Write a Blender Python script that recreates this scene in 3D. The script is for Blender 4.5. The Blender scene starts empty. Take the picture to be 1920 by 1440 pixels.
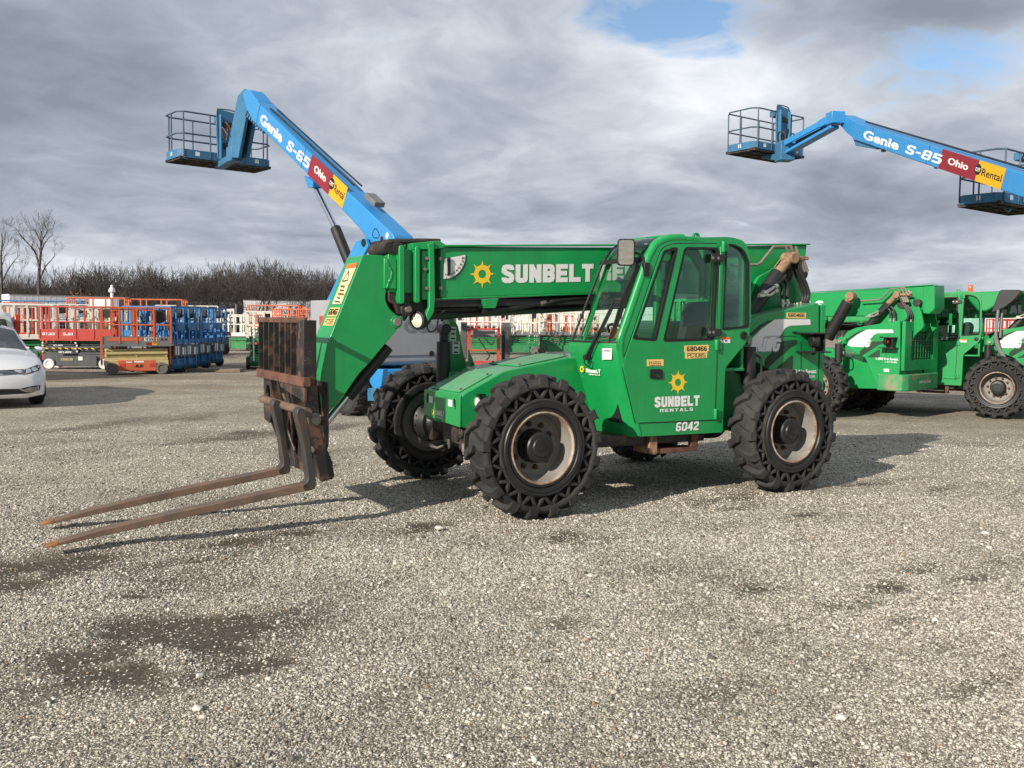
import bpy, bmesh, math, random
import numpy as np
from mathutils import Vector, Matrix, Euler
from mathutils.geometry import tessellate_polygon
from mathutils.bvhtree import BVHTree

R = math.radians
SC = bpy.context.scene
COL = SC.collection
random.seed(7)
RNG = np.random.default_rng(11)

# ------------------------------------------------------------------ camera
FPX, HY, ROLL, CAMH = 1760.6, 603.99, 0.010, 1.626      # focal length and horizon in photo pixels, roll, eye height
PIT = math.atan((720 - HY) / FPX)
cam_data = bpy.data.cameras.new('camera')
cam_data.sensor_width = 36.0
cam_data.lens = FPX / 1920 * 36.0
cam_data.clip_start = 0.1
cam_data.clip_end = 5000
cam = bpy.data.objects.new('camera', cam_data)
COL.objects.link(cam)
cam.matrix_world = Matrix.Translation((0, 0, CAMH)) @ Matrix.Rotation(R(90) - PIT, 4, 'X') @ Matrix.Rotation(ROLL, 4, 'Z')
SC.camera = cam

# ------------------------------------------------------------------ light
SUN_AZ, SUN_EL = R(50), R(25)            # the sun stands behind the left shoulder
SUNV = Vector((-math.cos(SUN_EL) * math.cos(SUN_AZ), -math.cos(SUN_EL) * math.sin(SUN_AZ), math.sin(SUN_EL)))
sun_data = bpy.data.lights.new('sun', 'SUN')
sun_data.energy = 4.5
sun_data.angle = R(0.55)
sun_data.color = (1.0, 0.91, 0.80)
sun = bpy.data.objects.new('sun', sun_data)
COL.objects.link(sun)
sun.rotation_euler = SUNV.to_track_quat('Z', 'Y').to_euler()

SC.view_settings.view_transform = 'Standard'
SC.view_settings.look = 'None'
SC.view_settings.exposure = 0.26
SC.view_settings.gamma = 1.0
SC.view_settings.use_curve_mapping = False
SC.cycles.max_bounces = 8
SC.cycles.transparent_max_bounces = 12
SC.cycles.caustics_reflective = False
SC.cycles.caustics_refractive = False


class NT:
    """small helper for writing node trees"""
    def __init__(self, tree):
        self.t = tree
        tree.nodes.clear()

    def n(self, kind, ins=None, **props):
        nd = self.t.nodes.new(kind)
        for k, v in props.items():
            setattr(nd, k, v)
        for k, v in (ins or {}).items():
            sock = nd.inputs[k]
            if isinstance(v, bpy.types.NodeSocket):
                self.t.links.new(v, sock)
            elif isinstance(v, bpy.types.Node):
                self.t.links.new(v.outputs[0], sock)
            else:
                sock.default_value = v
        return nd

    def math(self, op, a, b=0.0, c=0.0, clamp=False):
        return self.n('ShaderNodeMath', {0: a, 1: b, 2: c}, operation=op, use_clamp=clamp).outputs[0]

    def vmath(self, op, a, b=(0, 0, 0)):
        nd = self.n('ShaderNodeVectorMath', {0: a, 1: b}, operation=op)
        return nd.outputs['Value'] if op in ('DOT_PRODUCT', 'LENGTH', 'DISTANCE') else nd.outputs[0]

    def ramp(self, fac, stops, interp='LINEAR'):
        nd = self.n('ShaderNodeValToRGB', {0: fac})
        nd.color_ramp.interpolation = interp
        els = nd.color_ramp.elements
        while len(els) < len(stops):
            els.new(0.5)
        for e, (p, col) in zip(els, stops):
            e.position = p
            e.color = (col, col, col, 1) if isinstance(col, (int, float)) else (*col[:3], 1)
        return nd.outputs[0]

    def mix(self, fac, a, b, blend='MIX'):
        nd = self.n('ShaderNodeMix', data_type='RGBA', blend_type=blend)
        for k, v in ((0, fac), (6, a), (7, b)):
            if isinstance(v, bpy.types.NodeSocket):
                self.t.links.new(v, nd.inputs[k])
            elif k == 0:
                nd.inputs[0].default_value = v
            else:
                nd.inputs[k].default_value = (*v[:3], 1)
        return nd.outputs[2]

    def noise(self, vec, scale, detail=3, rough=0.55, out=0, dist=0.0):
        ins = {'Scale': scale, 'Detail': detail, 'Roughness': rough, 'Distortion': dist}
        if vec is not None:
            ins['Vector'] = vec
        return self.n('ShaderNodeTexNoise', ins).outputs[out]


def pix_dir(px, py):
    """direction in the world of a pixel of the photograph"""
    X, Y = px - 960, py - 720
    c, s = math.cos(ROLL), math.sin(ROLL)
    X, Y = c * X + s * Y, -s * X + c * Y
    d = Vector((X / FPX, 1, -Y / FPX))
    return Vector((d.x, d.y * math.cos(PIT) + d.z * math.sin(PIT), -d.y * math.sin(PIT) + d.z * math.cos(PIT)))


EYE = Vector((0, 0, CAMH))

# ------------------------------------------------------------------ sky
world = bpy.data.worlds.new('World')
SC.world = world
world.use_nodes = True
w = NT(world.node_tree)
tc = w.n('ShaderNodeTexCoord').outputs['Generated']
sky = w.n('ShaderNodeTexSky', sky_type='NISHITA', sun_disc=False, sun_elevation=SUN_EL,
          sun_rotation=math.atan2(SUNV.x, SUNV.y), altitude=250, air_density=1.0, dust_density=0.3, ozone_density=2.2)
sky_bg = w.n('ShaderNodeBackground', {'Color': sky.outputs[0], 'Strength': 0.12})
sep = w.n('ShaderNodeSeparateXYZ', {0: tc})
zz = w.math('MAXIMUM', w.math('ADD', sep.outputs[2], 0.24), 0.05)
flat = w.n('ShaderNodeCombineXYZ', {0: w.math('DIVIDE', sep.outputs[0], zz), 1: w.math('DIVIDE', sep.outputs[1], zz), 2: 0.0}).outputs[0]
warp = w.noise(flat, 0.9, 4, 0.55, out=1)
flat2 = w.vmath('ADD', flat, w.n('ShaderNodeVectorMath', {0: warp, 1: (0.75, 0.75, 0.75)}, operation='MULTIPLY').outputs[0])
big = w.noise(flat2, 1.15, 4, 0.50)
fine = w.noise(flat2, 3.4, 8, 0.56)
streak = w.noise(w.n('ShaderNodeMapping', {'Vector': flat2, 'Scale': (0.95, 1.05, 1.0), 'Rotation': (0, 0, R(-16))}).outputs[0], 2.0, 7, 0.55)
dens = w.math('ADD', w.math('MULTIPLY', big, 0.46), w.math('ADD', w.math('MULTIPLY', fine, 0.32), w.math('MULTIPLY', streak, 0.22)))


def lobe(px, py, rx, ry):
    """1 inside a soft patch of sky round the direction of a pixel, 0 outside"""
    d = pix_dir(px, py).normalized()
    right = Vector((d.y, -d.x, 0)).normalized()
    up = right.cross(d)
    a = w.math('DIVIDE', w.vmath('DOT_PRODUCT', tc, right), rx)
    b = w.math('DIVIDE', w.vmath('DOT_PRODUCT', tc, up), ry)
    r2 = w.math('ADD', w.math('MULTIPLY', a, a), w.math('MULTIPLY', b, b))
    return w.math('POWER', 2.718, w.math('MULTIPLY', r2, -1.0))


ragged = w.math('MULTIPLY', w.math('SUBTRACT', fine, 0.5), 1.1)
gap = w.math('ADD', w.math('MULTIPLY', lobe(1270, 35, 0.150, 0.034), 0.37), w.math('MULTIPLY', lobe(1750, 140, 0.085, 0.050), 0.36))
cover = w.ramp(w.math('SUBTRACT', w.math('ADD', w.math('ADD', dens, ragged), 0.10), gap), [(0.15, 0.0), (0.36, 1.0)])
# light and shade of the cloud deck itself: thick cloud darker, thin cloud bright, brighter towards the right and low down
lit = w.math('ADD', w.math('MULTIPLY', lobe(1330, 170, 0.34, 0.10), 0.10), w.math('MULTIPLY', lobe(1760, 510, 0.32, 0.030), 0.06))
lit = w.math('ADD', lit, w.math('ADD', w.math('MULTIPLY', lobe(300, 520, 0.45, 0.035), 0.05), w.math('MULTIPLY', lobe(1750, 250, 0.14, 0.05), 0.045)))
dark = w.math('ADD', w.math('MULTIPLY', lobe(150, 90, 0.34, 0.08), 0.06), w.math('MULTIPLY', lobe(1800, 15, 0.16, 0.030), 0.10))
dark = w.math('ADD', dark, w.math('ADD', w.math('MULTIPLY', lobe(850, 370, 0.3, 0.05), 0.035), w.math('MULTIPLY', lobe(1700, 400, 0.2, 0.03), 0.04)))
puff = w.noise(flat2, 7.5, 6, 0.6)
shade = w.math('ADD', w.math('ADD', w.math('SUBTRACT', lit, dark), w.math('MULTIPLY', w.math('SUBTRACT', puff, 0.5), 0.11)), w.math('SUBTRACT', 1.0, dens))
cloud = w.ramp(shade, [(0.37, (0.220, 0.247, 0.297)), (0.45, (0.290, 0.322, 0.382)), (0.51, (0.365, 0.400, 0.462)), (0.58, (0.50, 0.535, 0.59)), (0.69, (0.76, 0.785, 0.82))])
cloud_bg = w.n('ShaderNodeBackground', {'Color': cloud, 'Strength': 1.06})
mixs = w.n('ShaderNodeMixShader', {0: cover, 1: sky_bg.outputs[0], 2: cloud_bg.outputs[0]})
w.n('ShaderNodeOutputWorld', {'Surface': mixs.outputs[0]})

# ------------------------------------------------------------------ materials
def lin(hexs):
    out = []
    for i in (1, 3, 5):
        c = int(hexs[i:i + 2], 16) / 255
        out.append(c / 12.92 if c <= 0.04045 else ((c + 0.055) / 1.055) ** 2.4)
    return tuple(out)


def surf(name, col, rough=0.5, metal=0.0, var=0.12, vscale=5.0, second=None, cut=(0.5, 0.6), sscale=4.0, bump=0.0, bscale=60.0,
         coat=0.0, dust=0.0, dust_col=(0.30, 0.26, 0.21), spec=0.5, low_dust=0.0, chips=None, streak=0.0, top_dust_sheen=0.0):
    """a procedural surface: base colour with uneven tone, an optional second colour in patches, dust, chips and bump"""
    m = bpy.data.materials.new(name)
    m.use_nodes = True
    t = NT(m.node_tree)
    co = t.n('ShaderNodeTexCoord').outputs['Object']
    n1 = t.noise(co, vscale, 5, 0.6)
    tone = t.ramp(n1, [(0.3, 1.0 - var), (0.7, 1.0 + var)])
    c = t.mix(1.0, col, tone, 'MULTIPLY')
    rgh = rough
    if second is not None:
        f2 = t.ramp(t.noise(co, sscale, 8, 0.68), [(cut[0], 0.0), (cut[1], 1.0)])
        c = t.mix(f2, c, second)
    if chips is not None:
        f3 = t.ramp(t.noise(co, 38.0, 4, 0.6), [(0.70, 0.0), (0.73, 1.0)])
        c = t.mix(f3, c, chips)
    if dust > 0:
        fd = t.math('MULTIPLY', t.ramp(t.noise(co, 2.6, 7, 0.7), [(0.38, 0.0), (0.72, 1.0)]), dust)
        c = t.mix(fd, c, dust_col)
        rgh = t.math('ADD', t.math('MULTIPLY', fd, 0.35), rough)
    if streak > 0:
        sm = t.n('ShaderNodeMapping', {'Vector': co, 'Scale': (9.0, 9.0, 0.9)}).outputs[0]
        fs_ = t.math('MULTIPLY', t.ramp(t.noise(sm, 2.0, 6, 0.7), [(0.52, 0.0), (0.78, 1.0)]), streak)
        c = t.mix(fs_, c, (0.05, 0.085, 0.045))
        sc_ = t.n('ShaderNodeMapping', {'Vector': co, 'Scale': (1.2, 1.2, 16.0), 'Rotation': (0.5, 0.35, 0.2)}).outputs[0]
        fc_ = t.math('MULTIPLY', t.ramp(t.noise(sc_, 5.0, 3, 0.5), [(0.735, 0.0), (0.75, 1.0)]), 0.5)
        c = t.mix(fc_, c, (0.20, 0.33, 0.20))
        rgh = t.math('ADD', t.math('MULTIPLY', t.noise(co, 4.0, 5, 0.65), 0.30), rough - 0.13)
    if low_dust > 0:
        z = t.n('ShaderNodeSeparateXYZ', {0: co}).outputs[2]
        fl = t.math('MULTIPLY', t.ramp(z, [(0.45, 1.0), (1.35, 0.0)]), t.ramp(t.noise(co, 9.0, 6, 0.7), [(0.40, 0.0), (0.72, low_dust)]))
        c = t.mix(fl, c, dust_col)
    if top_dust_sheen > 0:  # pales upward faces: settled dust plus the sky's reflection painted into the colour
        nz = t.n('ShaderNodeSeparateXYZ', {0: t.n('ShaderNodeNewGeometry').outputs['Normal']}).outputs[2]
        ft_ = t.math('MULTIPLY', t.ramp(nz, [(0.72, 0.0), (0.95, 1.0)]), t.ramp(t.noise(co, 3.2, 7, 0.7), [(0.25, 0.45 * top_dust_sheen), (0.7, top_dust_sheen)]))
        c = t.mix(ft_, c, (0.24, 0.36, 0.25))
        rgh = t.math('ADD', t.math('MULTIPLY', ft_, 0.25), rgh)
    ins = {'Base Color': c, 'Roughness': rgh, 'Metallic': metal, 'Coat Weight': coat, 'Coat Roughness': 0.12, 'Specular IOR Level': spec}
    if bump > 0:
        b = t.n('ShaderNodeBump', {'Height': t.noise(co, bscale, 4, 0.6), 'Strength': bump, 'Distance': 0.01})
        ins['Normal'] = b.outputs[0]
    p = t.n('ShaderNodeBsdfPrincipled', ins)
    t.n('ShaderNodeOutputMaterial', {'Surface': p.outputs[0]})
    return m


def glass_mat(name, tint, refl=1.0):
    m = bpy.data.materials.new(name)
    m.use_nodes = True
    t = NT(m.node_tree)
    co = t.n('ShaderNodeTexCoord').outputs['Object']
    smear = t.ramp(t.noise(co, 3.0, 6, 0.65), [(0.40, 0.0), (0.85, 0.02)])
    tr = t.n('ShaderNodeBsdfTransparent', {'Color': (*tint, 1)})
    df = t.n('ShaderNodeBsdfDiffuse', {'Color': (0.35, 0.36, 0.34, 1)})
    gl = t.n('ShaderNodeBsdfGlossy', {'Color': (1, 1, 1, 1), 'Roughness': 0.02})
    fr = t.n('ShaderNodeFresnel', {'IOR': 1.45})
    a = t.n('ShaderNodeMixShader', {0: smear, 1: tr.outputs[0], 2: df.outputs[0]})
    b = t.n('ShaderNodeMixShader', {0: t.math('MULTIPLY', fr.outputs[0], refl, clamp=True), 1: a.outputs[0], 2: gl.outputs[0]})
    t.n('ShaderNodeOutputMaterial', {'Surface': b.outputs[0]})
    return m


GREEN = (0.004, 0.305, 0.074)
M = {}
M['green'] = surf('green_paint', GREEN, 0.36, streak=0.35, top_dust_sheen=0.55, var=0.09, vscale=3.5, coat=0.25, dust=0.10, dust_col=(0.10, 0.22, 0.11), bump=0.02, bscale=25, low_dust=0.16)
M['green_worn'] = surf('green_worn_paint', (0.008, 0.34, 0.11), 0.45, top_dust_sheen=0.75, var=0.12, dust=0.30, dust_col=(0.16, 0.27, 0.17), chips=(0.10, 0.055, 0.03), bump=0.03, bscale=30)
M['green_scraped'] = surf('green_scraped_paint', (0.012, 0.30, 0.095), 0.5, var=0.2, second=(0.27, 0.24, 0.14), cut=(0.50, 0.62), sscale=3.2, chips=(0.12, 0.05, 0.03), dust=0.25)
M['green_old'] = surf('green_lift_paint', (0.004, 0.21, 0.058), 0.45, var=0.2, dust=0.22)
M['rubber'] = surf('tyre_rubber', (0.024, 0.024, 0.025), 0.72, var=0.35, vscale=9, dust=0.6, dust_col=(0.088, 0.082, 0.074), bump=0.25, bscale=45, spec=0.35)
M['rubber_dusty'] = surf('dusty_tyre_rubber', (0.05, 0.048, 0.045), 0.8, var=0.35, vscale=8, dust=0.55, dust_col=(0.15, 0.135, 0.115), bump=0.2, bscale=50, spec=0.3)
M['rubber_grey'] = surf('grey_tyre_rubber', (0.12, 0.12, 0.115), 0.7, var=0.25, vscale=8, dust=0.4)
M['rim'] = surf('rim_paint', (0.235, 0.228, 0.212), 0.5, var=0.16, vscale=7, second=(0.20, 0.15, 0.10), cut=(0.54, 0.74), sscale=5, dust=0.35, dust_col=(0.30, 0.25, 0.18))
M['rim_edge'] = surf('rusty_rim_edge', (0.32, 0.19, 0.11), 0.75, var=0.3, second=(0.50, 0.44, 0.36), cut=(0.42, 0.6), sscale=9)
M['rim_dark'] = surf('dark_rim_paint', (0.055, 0.056, 0.055), 0.5, var=0.25, dust=0.35, dust_col=(0.14, 0.13, 0.11))
M['black'] = surf('black_paint', (0.014, 0.014, 0.015), 0.42, var=0.3, dust=0.18, dust_col=(0.10, 0.09, 0.075))
M['black_plastic'] = surf('black_plastic', (0.012, 0.012, 0.013), 0.5, var=0.2, dust=0.1, dust_col=(0.08, 0.075, 0.07))
M['seal'] = surf('window_seal', (0.008, 0.008, 0.009), 0.65, var=0.2)
M['grime'] = surf('greasy_steel', (0.030, 0.024, 0.019), 0.6, var=0.4, second=(0.10, 0.065, 0.04), cut=(0.52, 0.66), sscale=9, bump=0.4, bscale=40)
M['carriage'] = surf('black_paint_rusting', (0.022, 0.019, 0.018), 0.48, var=0.35, second=(0.125, 0.068, 0.042), cut=(0.50, 0.58), sscale=5.0, chips=(0.36, 0.33, 0.28), bump=0.2, bscale=35)
M['rust'] = surf('rusted_steel', (0.15, 0.068, 0.044), 0.75, var=0.3, second=(0.05, 0.030, 0.024), cut=(0.5, 0.66), sscale=8, bump=0.25, bscale=60)
M['fork'] = surf('worn_fork_steel', (0.19, 0.122, 0.082), 0.6, metal=0.1, var=0.25, second=(0.125, 0.092, 0.072), cut=(0.46, 0.62), sscale=3.0, bump=0.12, bscale=70)
M['fork_shank'] = surf('dark_fork_steel', (0.060, 0.059, 0.059), 0.5, metal=0.3, var=0.3, second=(0.10, 0.062, 0.04), cut=(0.50, 0.66), sscale=5.0, bump=0.12, bscale=70)
M['fork_tip'] = surf('rusty_fork_tip', (0.27, 0.125, 0.045), 0.7, var=0.3, second=(0.14, 0.07, 0.035), cut=(0.5, 0.65), sscale=12)
M['tan_steel'] = surf('tan_rusty_steel', (0.34, 0.21, 0.12), 0.7, var=0.3, second=(0.12, 0.07, 0.045), cut=(0.5, 0.64), sscale=12)
M['steel'] = surf('grey_steel', (0.35, 0.34, 0.32), 0.38, metal=0.75, var=0.2, dust=0.25)
M['pin'] = surf('pin_steel', (0.26, 0.235, 0.20), 0.5, metal=0.4, var=0.25, second=(0.16, 0.10, 0.06), cut=(0.5, 0.7), sscale=20)
M['chrome'] = surf('chrome_rod', (0.75, 0.75, 0.76), 0.12, metal=1.0, var=0.05)
M['fitting'] = surf('plated_fitting', (0.62, 0.60, 0.54), 0.3, metal=0.8, var=0.12)
M['hose'] = surf('hose_rubber', (0.018, 0.018, 0.019), 0.5, var=0.25, dust=0.15, dust_col=(0.12, 0.10, 0.08))
M['hose_tan'] = surf('weathered_hose', (0.22, 0.19, 0.145), 0.6, var=0.3)
M['white'] = surf('white_vinyl', (0.80, 0.80, 0.77), 0.4, var=0.03)
M['white_paint'] = surf('white_paint', (0.74, 0.75, 0.75), 0.28, var=0.03, coat=0.5)
M['yellow'] = surf('yellow_vinyl', (0.86, 0.60, 0.035), 0.4, var=0.04)
M['tag_yellow'] = surf('pale_yellow_sticker', (0.86, 0.60, 0.20), 0.5, var=0.06)
M['label_worn'] = surf('worn_label', (0.70, 0.66, 0.40), 0.55, var=0.12, second=(0.66, 0.34, 0.08), cut=(0.52, 0.58), sscale=8)
M['ink'] = surf('black_ink', (0.012, 0.012, 0.012), 0.5, var=0.05)
M['orange_tag'] = surf('orange_tag', (0.80, 0.16, 0.02), 0.45, var=0.06)
M['maroon'] = surf('maroon_vinyl', (0.26, 0.018, 0.028), 0.4, var=0.05)
M['cat_yellow'] = surf('gold_vinyl', (0.74, 0.40, 0.010), 0.4, var=0.05)
M['gold_mark'] = surf('dark_gold_mark', (0.50, 0.24, 0.012), 0.4, var=0.05)
M['blue'] = surf('blue_paint', (0.030, 0.262, 0.600), 0.38, var=0.07, vscale=2, coat=0.15, dust=0.12, dust_col=(0.16, 0.26, 0.36))
M['blue_dirty'] = surf('dirty_blue_paint', (0.035, 0.175, 0.33), 0.5, var=0.2, second=(0.07, 0.05, 0.04), cut=(0.58, 0.68), sscale=5, dust=0.2, dust_col=(0.14, 0.17, 0.19))
M['rail_steel'] = surf('worn_blue_rail', (0.060, 0.105, 0.155), 0.5, var=0.3, second=(0.10, 0.055, 0.04), cut=(0.55, 0.65), sscale=8)
M['deck'] = surf('grimy_deck_mesh', (0.045, 0.043, 0.039), 0.8, var=0.4, second=(0.13, 0.105, 0.075), cut=(0.5, 0.64), sscale=6)
M['hood_grey'] = surf('grey_plastic_hood', (0.345, 0.36, 0.385), 0.5, var=0.06, dust=0.12)
M['hood_mark'] = surf('grey_embossed_mark', (0.20, 0.21, 0.235), 0.5, var=0.05)
M['mesh_dark'] = surf('dark_grille', (0.012, 0.045, 0.02), 0.7, var=0.4)
M['seat'] = surf('seat_vinyl', (0.02, 0.02, 0.021), 0.45, var=0.2, dust=0.2, dust_col=(0.10, 0.10, 0.095))
M['lens'] = surf('lamp_lens', (0.72, 0.70, 0.60), 0.15, var=0.08)
M['amber'] = surf('amber_lens', (0.62, 0.20, 0.02), 0.25, var=0.1)
M['red_lens'] = surf('red_lens', (0.50, 0.03, 0.015), 0.25, var=0.1)
M['beacon'] = surf('orange_beacon', (0.85, 0.13, 0.02), 0.2, var=0.06)
M['mirror'] = surf('mirror_glass', (0.88, 0.89, 0.90), 0.02, metal=1.0, var=0.02)
M['glass'] = glass_mat('green_tinted_glass', (0.74, 0.92, 0.85), 1.15)
M['glass_clear'] = glass_mat('clear_glass', (0.92, 0.99, 0.96), 0.7)
M['glass_dark'] = glass_mat('dark_tinted_glass', (0.74, 0.93, 0.85), 0.6)
M['car_glass'] = glass_mat('car_glass', (0.42, 0.46, 0.44), 1.6)
M['red_frame'] = surf('red_lift_paint', (0.50, 0.055, 0.040), 0.42, var=0.12, dust=0.12, dust_col=(0.42, 0.2, 0.16))
M['orange_frame'] = surf('orange_lift_paint', (0.60, 0.130, 0.052), 0.42, var=0.12, dust=0.12, dust_col=(0.5, 0.3, 0.2))
M['cream'] = surf('cream_lift_paint', (0.78, 0.76, 0.66), 0.45, var=0.08, dust=0.15)
M['cream_yellow'] = surf('pale_yellow_paint', (0.56, 0.46, 0.21), 0.5, var=0.12, dust=0.25)
M['grey_lift'] = surf('grey_lift_paint', (0.075, 0.083, 0.088), 0.45, var=0.12, dust=0.12)
M['grey_mid'] = surf('mid_grey_metal', (0.20, 0.20, 0.20), 0.45, metal=0.2, var=0.15, dust=0.15)
M['blue_lift'] = surf('blue_lift_paint', (0.035, 0.165, 0.39), 0.42, var=0.12, dust=0.12, dust_col=(0.15, 0.2, 0.26))
M['trailer_skin'] = surf('trailer_skin', (0.78, 0.79, 0.80), 0.4, var=0.04, vscale=0.6)
M['car_body'] = surf('white_car_paint', (0.78, 0.79, 0.79), 0.22, var=0.015, coat=0.8)
M['car_dark'] = surf('dark_car_trim', (0.01, 0.01, 0.011), 0.4, var=0.15)
M['lamp_shell'] = surf('headlamp_shell', (0.09, 0.095, 0.10), 0.18, metal=0.5, var=0.4, vscale=14)
M['timber'] = surf('old_plank', (0.20, 0.155, 0.105), 0.85, var=0.3)
M['bark'] = surf('bare_bark', (0.085, 0.072, 0.062), 0.9, var=0.3, vscale=0.5)
M['bark_dark'] = surf('wood_bark', (0.060, 0.051, 0.045), 0.9, var=0.4, vscale=0.12)
M['tan_shrub'] = surf('dry_leaves', (0.15, 0.095, 0.06), 0.9, var=0.4, vscale=0.8)
M['stone'] = surf('pale_stone', (0.62, 0.59, 0.53), 0.85, var=0.2, vscale=20)


# ------------------------------------------------------------------ mesh builder
def vec(p):
    return Vector(p)


def round_poly(pts, r, seg=4):
    """round the corners of a 2-D polygon; r is one radius or a list"""
    out = []
    n = len(pts)
    for i in range(n):
        p = Vector(pts[i]); a = Vector(pts[i - 1]); b = Vector(pts[(i + 1) % n])
        rr = r[i] if isinstance(r, (list, tuple)) else r
        la, lb = (a - p).length, (b - p).length
        d = min(rr, la * 0.48, lb * 0.48)
        if d < 1e-5:
            out.append(tuple(p)); continue
        q0 = p + (a - p).normalized() * d
        q1 = p + (b - p).normalized() * d
        for k in range(seg + 1):
            t = k / seg
            out.append(tuple(q0 * (1 - t) ** 2 + p * 2 * t * (1 - t) + q1 * t * t))
    return out


def spline(pts, n=6):
    """Catmull-Rom through the points"""
    P = [Vector(p) for p in pts]
    P = [P[0] * 2 - P[1]] + P + [P[-1] * 2 - P[-2]]
    out = []
    for i in range(1, len(P) - 2):
        for k in range(n):
            t = k / n
            a, b, c, d = P[i - 1], P[i], P[i + 1], P[i + 2]
            out.append(0.5 * ((2 * b) + (c - a) * t + (2 * a - 5 * b + 4 * c - d) * t * t + (3 * b - a - 3 * c + d) * t ** 3))
    out.append(P[-2])
    return out


GLYPH_W = {'I': 0.26, '1': 0.42, '-': 0.36, ' ': 0.34, '!': 0.26}


def glyph(c, w_, t):
    a, W_, T, k = t / 2, w_ - t / 2, 1 - t / 2, min(0.11, w_ * 0.16) if t > 0.195 else 0.17
    C = lambda x, y, sx, sy: [(x, y + sy * k), (x + sx * k * 0.3, y + sy * k * 0.3), (x + sx * k, y)]
    tl, tr, bl, br = C(a, T, 1, -1), C(W_, T, -1, -1), C(a, a, 1, 1), C(W_, a, -1, 1)
    rv = lambda q: q[::-1]
    stem, right = [(a, 0), (a, 1)], [(W_, 0), (W_, 1)]
    m = 0.5
    G = {
        'S': [[(W_, 0.70)] + tr + rv(tl) + [(a, 0.64), (a + k, m + 0.04), (W_ - k, m - 0.04), (W_, 0.36)] + br + rv(bl) + [(a, 0.30)]],
        'U': [[(a, 1)] + bl + rv(br) + [(W_, 1)]],
        'N': [stem, right, [(a * 0.9, 1 - a * 0.4), (w_ - a * 0.9, a * 0.4)]],
        'B': [stem, [(a, T)] + rv(tr) + [(W_, 0.62), (W_ - k, m), (a, m)], [(W_ - k, m), (W_, m - k)] + br + [(a, a)]],
        'E': [stem, [(a, T), (w_, T)], [(a, m), (w_ * 0.93, m)], [(a, a), (w_, a)]],
        'L': [[(a, 1), (a, a), (w_, a)]],
        'T': [[(0, T), (w_, T)], [(w_ / 2, 0), (w_ / 2, T)]],
        'R': [stem, [(a, T)] + rv(tr) + [(W_, 0.62), (W_ - k, 0.48), (a, 0.48)], [(W_ - k * 1.2, 0.48), (W_, 0.36), (W_, 0)]],
        'A': [[(a * 0.9, 0), (w_ / 2 - a * 0.35, 1)], [(w_ - a * 0.9, 0), (w_ / 2 + a * 0.35, 1)], [(w_ * 0.25, 0.28), (w_ * 0.75, 0.28)]],
        'J': [[(W_, 1)] + br + rv(bl) + [(a, 0.36)]],
        'G': [[(W_, 0.70)] + tr + rv(tl) + bl + rv(br) + [(W_, 0.45), (w_ * 0.5, 0.45)]],
        'C': [[(W_, 0.68)] + tr + rv(tl) + bl + rv(br) + [(W_, 0.32)]],
        'O': [tr + rv(tl) + bl + rv(br) + [tr[0]]],
        '0': [tr + rv(tl) + bl + rv(br) + [tr[0]]],
        'P': [stem, [(a, T)] + rv(tr) + [(W_, 0.60), (W_ - k, 0.46), (a, 0.46)]],
        'K': [stem, [(a, 0.45), (w_ - a * 0.5, 1)], [(a + 0.05, 0.5), (w_ - a * 0.5, 0)]],
        'Y': [[(a * 0.9, 1), (w_ / 2, 0.48), (w_ - a * 0.9, 1)], [(w_ / 2, 0), (w_ / 2, 0.5)]],
        '1': [[(w_ * 0.62, 0), (w_ * 0.62, 1)], [(0.02, 0.78), (w_ * 0.6, 0.95)]],
        '2': [[(a, 0.70)] + tl + rv(tr) + [(W_, 0.60), (a, a * 1.6), (a, a), (w_, a)]],
        '4': [[(W_ * 0.86, 0), (W_ * 0.86, 1)], [(W_ * 0.80, 1 - a * 0.5), (a * 0.8, 0.34), (w_, 0.30)]],
        '5': [[(W_, T), (a, T), (a, 0.55), (W_ - k, 0.55), (W_, 0.45)] + br + rv(bl) + [(a, 0.22)]],
        '6': [[(W_, 0.79), (W_ - 0.5 * k, T), (W_ - k, T)] + rv(tl) + bl + rv(br) + [(W_, 0.40), (W_ - k, 0.50), (a, 0.50)]],
        '8': [[(W_ - k, m)] + [(W_ - 0.3 * k, m + 0.3 * k), (W_ - 0.2 * k, m + k)] + tr + rv(tl) + [(a + 0.2 * k, m + k), (a + 0.3 * k, m + 0.3 * k), (a + k, m)] + [(W_ - k, m)], [(a + k, m), (a + 0.3 * k, m - 0.3 * k), (a, m - k)] + bl + rv(br) + [(W_, m - k), (W_ - 0.3 * k, m - 0.3 * k), (W_ - k, m)]],
        '3': [[(a, 0.72)] + tl + rv(tr) + [(W_, 0.62), (W_ - k, m), (w_ * 0.4, m)], [(W_ - k, m), (W_, m - k)] + br + rv(bl) + [(a, 0.28)]],
        '9': [[(a, 0.26)] + bl + rv(br) + tr + rv(tl) + [(a, 0.56), (a + k, 0.46), (W_, 0.46)]],
        '-': [[(0, 0.45), (w_, 0.45)]],
        'I': [[(w_ / 2, 0), (w_ / 2, 1)]],
    }
    return G.get(c, [])


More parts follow.
